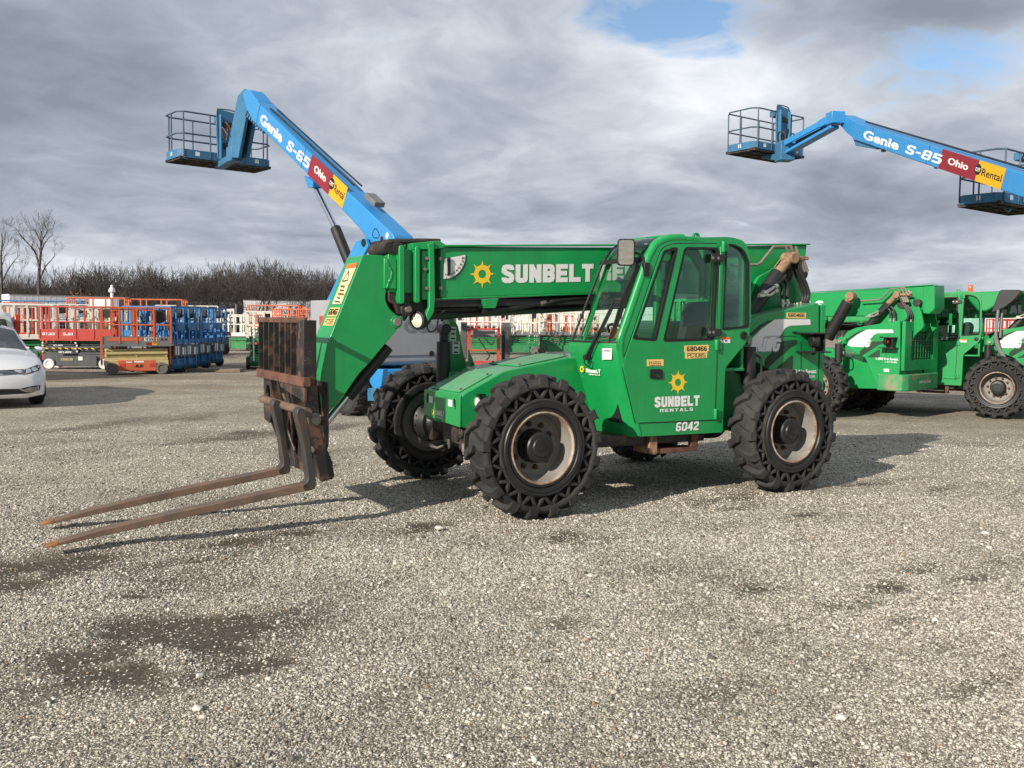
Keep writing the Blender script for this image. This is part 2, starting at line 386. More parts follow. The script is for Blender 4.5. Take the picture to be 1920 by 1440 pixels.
class MB:
    def __init__(self):
        self.v = []
        self.f = []

    def add(self, vs, fs, mtx=None):
        o = len(self.v)
        self.v += [tuple(mtx @ Vector(p)) if mtx else tuple(p) for p in vs]
        self.f += [tuple(i + o for i in f) for f in fs]
        return self

    def box(self, c, s, rot=None):
        hx, hy, hz = s[0] / 2, s[1] / 2, s[2] / 2
        vs = [(x, y, z) for x in (-hx, hx) for y in (-hy, hy) for z in (-hz, hz)]
        m = Matrix.Translation(c)
        if rot:
            m = m @ Euler(rot).to_matrix().to_4x4()
        return self.add(vs, [(0, 1, 3, 2), (4, 6, 7, 5), (0, 4, 5, 1), (2, 3, 7, 6), (0, 2, 6, 4), (1, 5, 7, 3)], m)

    def bar(self, p0, p1, w, h=None, up=(0, 0, 1)):
        h = w if h is None else h
        p0, p1 = Vector(p0), Vector(p1)
        x = (p1 - p0)
        L = x.length
        x.normalize()
        u = Vector(up)
        if abs(x.dot(u)) > 0.98:
            u = Vector((1, 0, 0)) if abs(x.x) < 0.9 else Vector((0, 1, 0))
        y = u.cross(x).normalized()
        z = x.cross(y)
        vs = []
        for t in (0, L):
            for a, b in ((-1, -1), (1, -1), (1, 1), (-1, 1)):
                vs.append(p0 + x * t + y * (a * w / 2) + z * (b * h / 2))
        return self.add(vs, [(3, 2, 1, 0), (4, 5, 6, 7), (0, 1, 5, 4), (1, 2, 6, 5), (2, 3, 7, 6), (3, 0, 4, 7)])

    def tube(self, pts, r, n=8, closed=False):
        P = [Vector(p) for p in pts]
        rs = r if isinstance(r, (list, tuple)) else [r] * len(P)
        m = len(P)
        tang = []
        for i in range(m):
            if closed:
                t = P[(i + 1) % m] - P[i - 1]
            else:
                t = P[min(i + 1, m - 1)] - P[max(i - 1, 0)]
            tang.append(t.normalized() if t.length > 1e-9 else Vector((0, 0, 1)))
        a = Vector((0, 0, 1)) if abs(tang[0].z) < 0.9 else Vector((1, 0, 0))
        nx = (a - tang[0] * a.dot(tang[0])).normalized()
        vs, fs = [], []
        for i in range(m):
            nx = (nx - tang[i] * nx.dot(tang[i]))
            nx = nx.normalized() if nx.length > 1e-6 else tang[i].orthogonal().normalized()
            ny = tang[i].cross(nx)
            for k in range(n):
                q = 2 * math.pi * k / n
                vs.append(P[i] + nx * (math.cos(q) * rs[i]) + ny * (math.sin(q) * rs[i]))
        for i in range(m if closed else m - 1):
            j = (i + 1) % m
            for k in range(n):
                l = (k + 1) % n
                fs.append((i * n + k, i * n + l, j * n + l, j * n + k))
        if not closed:
            fs.append(tuple(range(n - 1, -1, -1)))
            fs.append(tuple((m - 1) * n + k for k in range(n)))
        return self.add(vs, fs)

    def cyl(self, p0, p1, r0, r1=None, n=20):
        return self.tube([p0, p1], [r0, r0 if r1 is None else r1], n)

    def lathe(self, prof, o, axis, n=32, closed=False):
        """profile of (radius, distance along the axis)"""
        o = Vector(o); ax = Vector(axis).normalized()
        a = ax.orthogonal().normalized()
        if abs(ax.y) > 0.9:
            a = Vector((1, 0, 0))
        b = ax.cross(a)
        vs, fs = [], []
        m = len(prof)
        for i, (r, t) in enumerate(prof):
            for k in range(n):
                q = 2 * math.pi * k / n
                vs.append(o + ax * t + a * (math.cos(q) * r) + b * (math.sin(q) * r))
        for i in range(m if closed else m - 1):
            j = (i + 1) % m
            for k in range(n):
                l = (k + 1) % n
                fs.append((i * n + k, i * n + l, j * n + l, j * n + k))
        if not closed:
            if prof[0][0] > 1e-6:
                fs.append(tuple(range(n)))
            if prof[-1][0] > 1e-6:
                fs.append(tuple((m - 1) * n + k for k in range(n - 1, -1, -1)))
        return self.add(vs, fs)

    def plate(self, outline, d0, d1, axis='y', holes=()):
        """extrude a polygon (with holes) from d0 to d1 along an axis; polygon in (x,z) for y, (y,z) for x, (x,y) for z"""
        def at(p, d):
            if axis == 'y':
                return (p[0], d, p[1])
            if axis == 'x':
                return (d, p[0], p[1])
            return (p[0], p[1], d)
        loops = [list(outline)] + [list(h) for h in holes]
        flatp = [p for l in loops for p in l]
        N = len(flatp)
        vs = [at(p, d0) for p in flatp] + [at(p, d1) for p in flatp]
        fs = []
        if holes:
            for t in tessellate_polygon([[Vector((p[0], p[1], 0)) for p in l] for l in loops]):
                fs.append(tuple(t)); fs.append(tuple(i + N for i in reversed(t)))
        else:
            fs.append(tuple(range(N))); fs.append(tuple(range(2 * N - 1, N - 1, -1)))
        o = 0
        for l in loops:
            k = len(l)
            for i in range(k):
                j = (i + 1) % k
                fs.append((o + i, o + N + i, o + N + j, o + j))
            o += k
        return self.add(vs, fs)

    def loft(self, rings, cap=True, closed=True):
        n = len(rings[0])
        vs = [p for r in rings for p in r]
        fs = []
        for i in range(len(rings) - 1):
            for k in range(n if closed else n - 1):
                l = (k + 1) % n
                fs.append((i * n + k, i * n + l, (i + 1) * n + l, (i + 1) * n + k))
        if cap:
            fs.append(tuple(range(n - 1, -1, -1)))
            fs.append(tuple((len(rings) - 1) * n + k for k in range(n)))
        return self.add(vs, fs)

    def text(self, body, o, xd, yd, W, H, bold=0.0, shear=0.0, thick=0.0015, spacing=1.0):
        """lettering fitted to a W x H box whose lower left corner is o"""
        cu = bpy.data.curves.new('lettering', 'FONT')
        cu.body = body
        cu.offset = bold
        cu.shear = shear
        cu.space_character = spacing
        cu.resolution_u = 3
        ob = bpy.data.objects.new('lettering', cu)
        me = ob.to_mesh()
        P = np.array([v.co[:] for v in me.vertices])
        fs = [tuple(p.vertices) for p in me.polygons]
        ob.to_mesh_clear()
        bpy.data.objects.remove(ob)
        bpy.data.curves.remove(cu)
        lo, hi = P.min(0), P.max(0)
        o = Vector(o); xd = Vector(xd).normalized(); yd = Vector(yd).normalized()
        nd = xd.cross(yd) * thick
        sx, sy = W / (hi[0] - lo[0]), H / (hi[1] - lo[1])
        vs = [o + nd + xd * ((p[0] - lo[0]) * sx) + yd * ((p[1] - lo[1]) * sy) for p in P]
        return self.add(vs, fs)


    def block(self, body, o, xd, yd, W, H, t=0.25, shear=0.0, thick=0.0015, gap=0.07, gw=0.66):
        """heavy block capitals and figures fitted to a W x H box; every stroke is a mitred band"""
        o = Vector(o); xd = Vector(xd).normalized(); yd = Vector(yd).normalized()
        nd = xd.cross(yd)
        total = sum(GLYPH_W.get(c, gw) for c in body) + gap * (len(body) - 1)
        sx, x0, lift = W / total, 0.0, thick
        for c in body:
            w_ = GLYPH_W.get(c, gw)
            for pts in glyph(c, w_, t):
                lift += 0.00006
                P = [Vector(p) for p in pts]
                L, Rr = [], []
                for i, p in enumerate(P):
                    e0 = (p - P[i - 1]).normalized() if i else (P[1] - p).normalized()
                    e1 = (P[i + 1] - p).normalized() if i < len(P) - 1 else e0
                    b = Vector((-e0.y - e1.y, e0.x + e1.x)); b.normalize()
                    k = t / 2 / max(0.5, b.dot(Vector((-e0.y, e0.x))))
                    L.append(p + b * k); Rr.append(p - b * k)
                vs = []
                for q in L + Rr:
                    qy = min(max(q.y, 0.0), 1.0)
                    vs.append(o + nd * lift + xd * ((x0 + q.x + shear * qy) * sx) + yd * (qy * H))
                n = len(P)
                self.add(vs, [(n + i, n + i + 1, i + 1, i) for i in range(n - 1)])
            x0 += w_ + gap
        return self

    def build(self, name, mat, parent=None, bevel=0.0, seg=2, smooth=35, weld=True, fix=True, sub=0):
        me = bpy.data.meshes.new(name)
        me.from_pydata([tuple(p) for p in self.v], [], self.f)
        if weld or fix:
            bm = bmesh.new(); bm.from_mesh(me)
            if weld:
                bmesh.ops.remove_doubles(bm, verts=bm.verts, dist=1e-5)
            if fix:
                bmesh.ops.recalc_face_normals(bm, faces=bm.faces)
            bm.to_mesh(me); bm.free()
        me.materials.append(M[mat] if isinstance(mat, str) else mat)
        me.shade_smooth()
        me.set_sharp_from_angle(angle=R(smooth))
        o = bpy.data.objects.new(name, me)
        COL.objects.link(o)
        if parent is not None:
            o.parent = parent
        if bevel > 0:
            b = o.modifiers.new('bevel', 'BEVEL')
            b.width = bevel; b.segments = seg; b.limit_method = 'ANGLE'; b.angle_limit = R(35)
            b.harden_normals = False
        if sub:
            s = o.modifiers.new('sub', 'SUBSURF'); s.levels = sub; s.render_levels = sub
        return o


def tag(o, label=None, cat=None, group=None, kind=None):
    if label: o['label'] = label
    if cat: o['category'] = cat
    if group: o['group'] = group
    if kind: o['kind'] = kind
    return o


def thing(name, label, cat, loc=(0, 0, 0), rz=0.0, group=None):
    o = bpy.data.objects.new(name, None)
    o.empty_display_size = 0.3
    o.location = loc
    o.rotation_euler = (0, 0, rz)
    COL.objects.link(o)
    return tag(o, label, cat, group)


def copy_tree(o, parent=None):
    c = o.copy(); COL.objects.link(c)
    if parent is not None:
        c.parent = parent
    for ch in list(o.children):
        copy_tree(ch, c)
    return c


class Frame:
    """a place on the ground with a heading; turns pixels into points on planes of that frame"""
    def __init__(self, x, y, u):
        self.O = Vector((x, y, 0))
        self.u = Vector((u[0], u[1], 0)).normalized()
        self.v = Vector((-self.u.y, self.u.x, 0))
        self.rz = math.atan2(self.u.y, self.u.x)

    def loc(self, P):
        q = P - self.O
        return Vector((q.dot(self.u), q.dot(self.v), q.z))

    def s(self, V, *pts):
        out = []
        for px, py in pts:
            d = pix_dir(px, py)
            k = (self.O + self.v * V - EYE).dot(self.v) / d.dot(self.v)
            q = self.loc(EYE + d * k)
            out.append((q.x, q.z))
        return out

    def f(self, U, *pts):
        out = []
        for px, py in pts:
            d = pix_dir(px, py)
            k = (self.O + self.u * U - EYE).dot(self.u) / d.dot(self.u)
            q = self.loc(EYE + d * k)
            out.append((q.y, q.z))
        return out


def ground(px, py, z=0.0):
    d = pix_dir(px, py)
    return EYE + d * ((z - CAMH) / d.z)


def at_depth(px, py, Y):
    d = pix_dir(px, py)
    return EYE + d * (Y / d.y)

# ------------------------------------------------------------------ ground
# patches of bare damp soil in the gravel: centre, half width, half height in photo pixels, strength
SOIL = [(350, 1190, 150, 34, 1.0), (440, 1222, 110, 28, 1.0), (200, 1245, 150, 32, 0.75), (90, 1290, 110, 34, 0.42), (250, 1290, 120, 26, 0.3),
        (60, 1060, 120, 16, 0.8), (20, 1085, 70, 14, 0.6), (470, 1010, 90, 12, 0.55), (520, 1000, 60, 7, 0.6), (350, 1065, 90, 22, 0.55), (420, 1085, 60, 16, 0.4),
        (250, 1115, 40, 10, 0.5), (650, 1100, 60, 15, 0.35), (730, 1095, 60, 16, 0.5), (800, 985, 48, 9, 1.0), (1065, 1005, 34, 9, 0.8), (1130, 1012, 44, 7, 0.5),
        (1240, 1070, 50, 14, 0.35), (1060, 1165, 34, 10, 0.55), (1010, 1125, 50, 12, 0.3), (735, 1310, 45, 20, 0.6), (740, 1190, 40, 20, 0.25),
        (1370, 935, 45, 9, 0.75), (1410, 950, 40, 5, 0.5), (1510, 963, 30, 4, 0.6), (1500, 1010, 34, 8, 0.4), (1430, 1105, 40, 14, 0.65), (1340, 1095, 40, 12, 0.45),
        (1730, 1062, 34, 9, 0.7), (1665, 1102, 36, 10, 0.7), (1590, 1138, 45, 9, 0.65), (1700, 1165, 36, 8, 0.75), (1850, 1005, 30, 5, 0.5), (1830, 1080, 40, 10, 0.6), (1880, 1055, 40, 9, 0.5),
        (1600, 1260, 60, 18, 0.35), (1470, 1235, 60, 18, 0.25), (1790, 1300, 50, 16, 0.4), (1850, 1275, 40, 12, 0.4), (1760, 1210, 40, 12, 0.35), (1350, 1300, 60, 22, 0.35), (1700, 1385, 70, 26, 0.3),
        (1640, 905, 60, 4, 0.6), (1780, 912, 30, 5, 0.6), (1840, 907, 30, 4, 0.6), (610, 985, 40, 8, 0.35), (1190, 1440, 80, 30, 0.2), (480, 925, 50, 3, 0.5), (620, 905, 30, 3, 0.4),
        (200, 795, 250, 6, 0.35), (500, 812, 200, 5, 0.4), (1000, 1330, 160, 40, 0.12), (130, 1400, 130, 40, 0.15)]


def axis_steps(lo, hi, step, far_lo, far_hi, grow):
    a = list(np.arange(lo, hi + 1e-6, step))
    s, x = step, hi
    while x < far_hi:
        s *= grow; x += s; a.append(x)
    s, x, b = step, lo, []
    while x > far_lo:
        s *= grow; x -= s; b.append(x)
    return np.array(b[::-1] + a)


def vnoise(x, y, scale, seed):
    """smooth value noise on numpy arrays"""
    r = np.random.default_rng(seed).random((256, 256))
    x = x * scale; y = y * scale
    xi = np.floor(x).astype(int); yi = np.floor(y).astype(int)
    fx = x - xi; fy = y - yi
    fx = fx * fx * (3 - 2 * fx); fy = fy * fy * (3 - 2 * fy)
    g = lambda i, j: r[i % 256, j % 256]
    return (g(xi, yi) * (1 - fx) + g(xi + 1, yi) * fx) * (1 - fy) + (g(xi, yi + 1) * (1 - fx) + g(xi + 1, yi + 1) * fx) * fy


def fbm(X, Y, scale, seed, octs=4):
    out, amp, tot = np.zeros_like(X), 1.0, 0.0
    for k in range(octs):
        out += amp * vnoise(X + 3.7 * k, Y - 1.9 * k, scale * 2 ** k, seed + k); tot += amp; amp *= 0.6
    return out / tot


def soil_mask(X, Y):
    d = np.zeros_like(X)
    wx = (fbm(X, Y, 1.1, 30) - 0.5) * 1.1; wy = (fbm(X, Y, 1.1, 40) - 0.5) * 1.1
    wisp = fbm(X + 0.8 * wx, (Y + 0.6 * wy) * 2.2, 1.9, 50, 5)
    for px, py, rx, ry, st in SOIL:
        st *= 0.78 if px > 560 else 1.2
        c = ground(px, py)
        ax = ground(px + rx * 1.1, py - rx * 0.10) - c
        ay = ground(px, py - ry) - c
        det = ax.x * ay.y - ax.y * ay.x
        wk = min(1.0, 0.55 * (abs(ax.x) + abs(ay.y)))
        dx, dy = X - c.x + wx * wk, Y - c.y + wy * wk
        a = (dx * ay.y - dy * ay.x) / det
        b = (ax.x * dy - ax.y * dx) / det
        d = np.maximum(d, st * np.exp(-0.55 * (a * a + b * b)))
    return np.clip(d * np.clip(3.4 * wisp - 0.55, 0.12, 2.0), 0, 1)


def relief(X, Y):
    near = np.clip((14 - np.hypot(X, Y)) / 6, 0, 1)
    hgt = (vnoise(X, Y, 0.7, 3) - 0.5) * 0.035 + (vnoise(X, Y, 2.2, 4) - 0.5) * 0.022 + (vnoise(X, Y, 7, 5) - 0.5) * 0.012
    dip = -0.13 * np.clip((Y - 11.5) / 4.5, 0, 1) * np.clip((X - 3.2) / 3.0, 0, 1)
    return near * (hgt - 0.022 * soil_mask(X, Y)) - 0.004 + dip * np.clip((60 - Y) / 30, 0, 1)


gx = axis_steps(-5.0, 6.5, 0.07, -1600, 1600, 1.16)
gy = axis_steps(1.6, 11.0, 0.07, -300, 2500, 1.16)
GX, GY = np.meshgrid(gx, gy, indexing='ij')
GZ = relief(GX, GY)
nx_, ny_ = GX.shape
idx = np.arange(nx_ * ny_).reshape(nx_, ny_)
quads = np.stack([idx[:-1, :-1], idx[1:, :-1], idx[1:, 1:], idx[:-1, 1:]], -1).reshape(-1, 4)
gme = bpy.data.meshes.new('ground')
gme.vertices.add(nx_ * ny_)
gme.vertices.foreach_set('co', np.stack([GX, GY, GZ], -1).ravel().astype(np.float32))
gme.loops.add(len(quads) * 4)
gme.loops.foreach_set('vertex_index', quads.ravel().astype(np.int32))
gme.polygons.add(len(quads))
gme.polygons.foreach_set('loop_start', np.arange(0, len(quads) * 4, 4, dtype=np.int32))
gme.polygons.foreach_set('use_smooth', np.ones(len(quads), dtype=bool))
gme.update(calc_edges=True)
att = gme.attributes.new('soil', 'FLOAT', 'POINT')
att.data.foreach_set('value', soil_mask(GX, GY).ravel().astype(np.float32))


def gravel_material():
    m = bpy.data.materials.new('gravel')
    m.use_nodes = True
    t = NT(m.node_tree)
    co = t.n('ShaderNodeTexCoord').outputs['Object']
    jig = t.vmath('ADD', co, t.n('ShaderNodeVectorMath', {0: t.noise(co, 45, 2, 0.5, out=1), 1: (0.012, 0.012, 0.012)}, operation='MULTIPLY').outputs[0])
    stones = [(0.0, (0.085, 0.076, 0.064)), (0.22, (0.155, 0.138, 0.115)), (0.50, (0.255, 0.235, 0.203)), (0.74, (0.375, 0.350, 0.305)), (0.92, (0.56, 0.53, 0.47)), (1.0, (0.70, 0.67, 0.60))]

    def layer(scale):
        f1 = t.n('ShaderNodeTexVoronoi', {'Vector': jig, 'Scale': scale, 'Randomness': 1.0}, feature='F1')
        rnd = t.n('ShaderNodeSeparateColor', {0: f1.outputs['Color']})
        return f1.outputs['Distance'], rnd.outputs[0], rnd.outputs[1]

    d1, r1, s1 = layer(62)
    d2, r2, s2 = layer(125)
    d3, r3, s3 = layer(33)
    c1 = t.ramp(r1, stones)
    c2 = t.ramp(r2, stones)
    c3 = t.ramp(r3, stones)
    # a stone shows where its cell is chosen and near the cell centre; the finer layer fills the rest
    show1 = t.math('MULTIPLY', t.ramp(s1, [(0.42, 0.0), (0.45, 1.0)]), t.ramp(d1, [(0.40, 1.0), (0.52, 0.0)]))
    show3 = t.math('MULTIPLY', t.ramp(s3, [(0.90, 0.0), (0.92, 1.0)]), t.ramp(d3, [(0.36, 1.0), (0.44, 0.0)]))
    gapd = t.ramp(d2, [(0.22, 1.05), (0.68, 0.26)])
    base = t.mix(1.0, c2, gapd, 'MULTIPLY')
    base = t.mix(show1, base, c1)
    base = t.mix(show3, base, c3)
    # broad unevenness: fines and moisture
    broad = t.ramp(t.noise(co, 0.62, 7, 0.66), [(0.34, 0.68), (0.52, 1.0), (0.70, 1.12)])
    base = t.mix(1.0, base, broad, 'MULTIPLY')
    clump = t.ramp(t.noise(co, 17, 6, 0.78), [(0.30, 0.66), (0.52, 1.05), (0.72, 1.42)])
    base = t.mix(1.0, base, clump, 'MULTIPLY')
    base = t.mix(1.0, base, (2.36, 2.29, 2.08), 'MULTIPLY')
    warm = t.ramp(t.noise(co, 1.7, 5, 0.6), [(0.4, 0.0), (0.75, 0.45)])
    base = t.mix(warm, base, (0.30, 0.25, 0.185))
    # worn brown wheel tracks across the yard further back
    trk = t.noise(t.n('ShaderNodeMapping', {'Vector': co, 'Scale': (0.09, 0.75, 1), 'Rotation': (0, 0, R(8))}).outputs[0], 1.0, 7, 0.68)
    yy = t.n('ShaderNodeSeparateXYZ', {0: co}).outputs[1]
    far = t.n('ShaderNodeMapRange', {0: yy, 1: 13.0, 2: 24.0, 3: 0.0, 4: 0.85}).outputs[0]
    ft = t.math('MULTIPLY', t.ramp(trk, [(0.46, 0.0), (0.58, 1.0)]), far)
    base = t.mix(t.math('MULTIPLY', ft, 0.85), base, (0.27, 0.21, 0.145))
    # damp soil
    soil = t.n('ShaderNodeAttribute', attribute_name='soil').outputs['Fac']
    sfac = t.ramp(t.math('ADD', soil, t.math('MULTIPLY', t.math('SUBTRACT', t.noise(co, 21, 6, 0.75), 0.5), 0.8)), [(0.12, 0.0), (0.42, 0.62), (0.75, 1.0)])
    soilc = t.ramp(t.noise(co, 40, 5, 0.65), [(0.3, (0.036, 0.029, 0.021)), (0.7, (0.105, 0.087, 0.064))])
    keep = t.math('MULTIPLY', t.ramp(r1, [(0.80, 0.0), (0.86, 1.0)]), show1)
    sfac = t.math('MULTIPLY', sfac, t.math('SUBTRACT', 1.0, t.math('MULTIPLY', keep, 0.8)))
    base = t.mix(t.math('MULTIPLY', sfac, 0.92), base, soilc)
    hgt = t.math('ADD', t.math('MULTIPLY', t.math('SUBTRACT', 1.0, d2), 0.35), t.math('MULTIPLY', show1, t.math('SUBTRACT', 1.2, d1)))
    hgt = t.math('ADD', hgt, t.math('MULTIPLY', show3, 1.6))
    hgt = t.math('MULTIPLY', hgt, t.math('SUBTRACT', 1.0, t.math('MULTIPLY', sfac, 0.7)))
    bmp = t.n('ShaderNodeBump', {'Height': hgt, 'Strength': 1.0, 'Distance': 0.012})
    p = t.n('ShaderNodeBsdfPrincipled', {'Base Color': base, 'Roughness': 0.92, 'Specular IOR Level': 0.25, 'Normal': bmp.outputs[0]})
    t.n('ShaderNodeOutputMaterial', {'Surface': p.outputs[0]})
    return m


gme.materials.append(gravel_material())
gob = bpy.data.objects.new('ground', gme)
COL.objects.link(gob)
tag(gob, 'grey brown gravel yard with damp soil patches', kind='structure')

# ------------------------------------------------------------------ the green telehandler
YAW = 0.507
MAIN = Frame(-0.356, 8.746, (-math.cos(YAW), -math.sin(YAW)))
WB, HT, WR, WW = 2.815, 1.126, 0.60, 0.322          # wheelbase, half track, tyre radius, tyre width
XL, ZU, YL = (-1, 0, 0), (0, 0, 1), (0, 1, 0)       # reading directions on the left flank and on front faces
S, F = MAIN.s, MAIN.f


def sun_logo(mb, o, xd, yd, r, thick=0.003):
    """toothed sun: eight hooked rays round a ring with an open middle"""
    o, xd, yd = Vector(o), Vector(xd).normalized(), Vector(yd).normalized()
    nd = xd.cross(yd) * thick
    out, inn = [], []
    for k in range(8):
        a = R(90 - 45 * k)
        for aa, rr in ((a, 1.0), (a - R(7), 0.66), (a - R(38), 0.68)):
            out.append((math.cos(aa) * rr * r, math.sin(aa) * rr * r))
            inn.append((math.cos(aa) * 0.30 * r, math.sin(aa) * 0.30 * r))
    n = len(out)
    vs = [o + nd + xd * p[0] + yd * p[1] for p in out + inn]
    fs = [(i, (i + 1) % n, n + (i + 1) % n, n + i) for i in range(n)]
    mb.add(vs, fs)


def wheel_meshes():
    """meshes of one wheel about its centre; outer face towards +y, axle along y"""
    h = WW / 2
    t = MB()
    # carcass: tread base, shoulders, recessed side walls, bead
    prof = [(0.330, -h * 0.86), (0.395, -h * 0.96), (0.405, -h * 0.90), (0.408, -h * 0.55), (0.486, -h * 0.55), (0.490, -h * 0.95), (0.524, -h * 0.985), (0.548, -h * 0.80),
            (0.556, -h * 0.4), (0.558, 0), (0.556, h * 0.4), (0.548, h * 0.80), (0.524, h * 0.985), (0.490, h * 0.95), (0.486, h * 0.55), (0.408, h * 0.55), (0.405, h * 0.90), (0.395, h * 0.96), (0.330, h * 0.86)]
    t.lathe(prof, (0, 0, 0), (0, 1, 0), 72, closed=True)
    # zigzag webs between the inner and the outer ring on both faces
    n = 20
    for sgn in (-1, 1):
        y0, y1 = sgn * h * 0.55, sgn * h * 0.90
        for k in range(n):
            a0 = 2 * math.pi * k / n
            for da in (0.30, -0.30):
                a1 = a0 + da * 2 * math.pi / n * 1.55
                p = Vector((math.cos(a0) * 0.405, 0, math.sin(a0) * 0.405))
                q = Vector((math.cos(a1) * 0.494, 0, math.sin(a1) * 0.494))
                d = (q - p).normalized(); s = Vector((-d.z, 0, d.x)) * 0.0155
                vs = [p - s, p + s, q + s * 0.9, q - s * 0.9]
                t.add([(v.x, y0, v.z) for v in vs] + [(v.x, y1, v.z) for v in vs],
                      [(0, 1, 2, 3), (7, 6, 5, 4), (0, 4, 5, 1), (1, 5, 6, 2), (2, 6, 7, 3), (3, 7, 4, 0)])
    # tread lugs: bent bars from the crown over the shoulder, left and right staggered
    n = 17
    for sgn in (-1, 1):
        for k in range(n):
            a0 = 2 * math.pi * (k + (0.5 if sgn > 0 else 0.0)) / n
            rings = []
            #        across   angle    half width  inner r, outer r
            for y, da, hw, ri, ro in ((-0.022, 0.115, 0.036, 0.54, 0.600), (0.035, 0.085, 0.040, 0.54, 0.603), (0.085, 0.030, 0.043, 0.53, 0.600), (0.135, -0.012, 0.050, 0.52, 0.590), (0.160, -0.018, 0.054, 0.50, 0.566), (0.1655, -0.018, 0.050, 0.495, 0.530)):
                ring = []
                for w_, r_ in ((-1, ri), (1, ri), (0.80, ro), (-0.80, ro)):
                    aa = a0 + da + w_ * hw / 0.58
                    ring.append((math.cos(aa) * r_, sgn * y, math.sin(aa) * r_))
                rings.append(ring)
            t.loft(rings)
    r = MB()
    # dished rim: lip, barrel, disc (the disc sits deep behind the outer face)
    r.lathe([(0.300, -h * 0.90), (0.300, h * 0.84), (0.290, h * 0.86), (0.284, h * 0.80), (0.281, h * 0.45), (0.272, h * 0.30), (0.260, -0.02), (0.235, -0.045), (0.10, -0.050), (0.10, -0.075), (0.265, -0.085), (0.278, -h * 0.6), (0.292, -h * 0.90)], (0, 0, 0), (0, 1, 0), 64, closed=True)
    e = MB()
    e.lathe([(0.301, h * 0.88), (0.301, h * 0.965), (0.291, h * 0.975), (0.284, h * 0.93), (0.284, h * 0.84)], (0, 0, 0), (0, 1, 0), 64, closed=True)
    b = MB()
    # steel band between rim and rubber
    b.lathe([(0.302, h * 0.80), (0.303, h * 0.93), (0.320, h * 0.955), (0.330, h * 0.91), (0.338, h * 1.00), (0.365, h * 1.02), (0.372, h * 0.97), (0.392, h * 0.99), (0.396, h * 0.90)], (0, 0, 0), (0, 1, 0), 72, closed=True)
    b.lathe([(0.302, -h * 0.80), (0.303, -h * 0.93), (0.330, -h * 0.91), (0.338, -h * 1.00), (0.365, -h * 1.02), (0.392, -h * 0.99), (0.396, -h * 0.90)], (0, 0, 0), (0, 1, 0), 72, closed=True)
    u = MB()
    u.lathe([(0.0, 0.128), (0.075, 0.128), (0.082, 0.118), (0.118, 0.112), (0.128, 0.100), (0.130, 0.02), (0.140, 0.005), (0.142, -0.045), (0.0, -0.046)], (0, 0, 0), (0, 1, 0), 40)
    u.plate([(-0.035, -0.02), (0.035, -0.025), (0.0, 0.048)], 0.125, 0.136)
    for k in range(6):
        a = 2 * math.pi * k / 6 + 0.3
        u.cyl((math.cos(a) * 0.098, 0.108, math.sin(a) * 0.098), (math.cos(a) * 0.098, 0.120, math.sin(a) * 0.098), 0.010, n=6)
    nt = MB()
    nt.cyl((0, -0.05, 0), (0, -0.016, 0), 0.023, n=6)
    nt.cyl((0, -0.03, 0), (0, 0.006, 0), 0.012, n=8)
    a_ = MB()
    # inboard face: brake drum and planetary housing
    a_.lathe([(0.10, -0.07), (0.20, -0.09), (0.205, -0.16), (0.17, -0.20), (0.14, -0.30), (0.09, -0.34), (0.0, -0.34)], (0, 0, 0), (0, 1, 0), 32)
    for k in range(12):
        a = 2 * math.pi * k / 12
        a_.cyl((math.cos(a) * 0.185, -0.15, math.sin(a) * 0.185), (math.cos(a) * 0.185, -0.185, math.sin(a) * 0.185), 0.012, n=6)
    return t, r, e, b, u, nt, a_


_wt, _wr, _we, _wb, _wu, _wn, _wa = wheel_meshes()
_made = {}


def add_wheel(root, x, y, spin):
    """one wheel: rim with tyre, band, hub, nuts; mesh data is shared"""
    if not _made:
        _made['rim'] = _wr.build('wheel', 'rim', bevel=0.0)
        _made['tyre'] = _wt.build('tyre', 'rubber', smooth=28)
        _made['rim_edge'] = _we.build('rim_edge', 'rim_edge')
        _made['band'] = _wb.build('steel_band', 'black')
        _made['hub'] = _wu.build('hub', 'black', smooth=30)
        _made['wheel_nut'] = _wn.build('wheel_nut', 'rust')
        _made['brake_drum'] = _wa.build('brake_drum', 'black')
        for o in _made.values():
            COL.objects.unlink(o)
        tb = _made['tyre'].modifiers.new('bevel', 'BEVEL'); tb.width = 0.010; tb.segments = 1; tb.angle_limit = R(50)
    ri = _made['rim'].copy(); COL.objects.link(ri)
    ri.parent = root
    ri.location = (x, y, WR)
    ri.rotation_euler = (0, spin, 0 if y > 0 else math.pi)
    for k, o in _made.items():
        if k == 'wheel_nut':
            for j in range(10):
                c = o.copy(); COL.objects.link(c); c.parent = ri
                a = 2 * math.pi * j / 10 + 0.2
                c.location = (math.cos(a) * 0.185, 0, math.sin(a) * 0.185)
        elif k != 'rim':
            c = o.copy(); COL.objects.link(c); c.parent = ri
    return ri


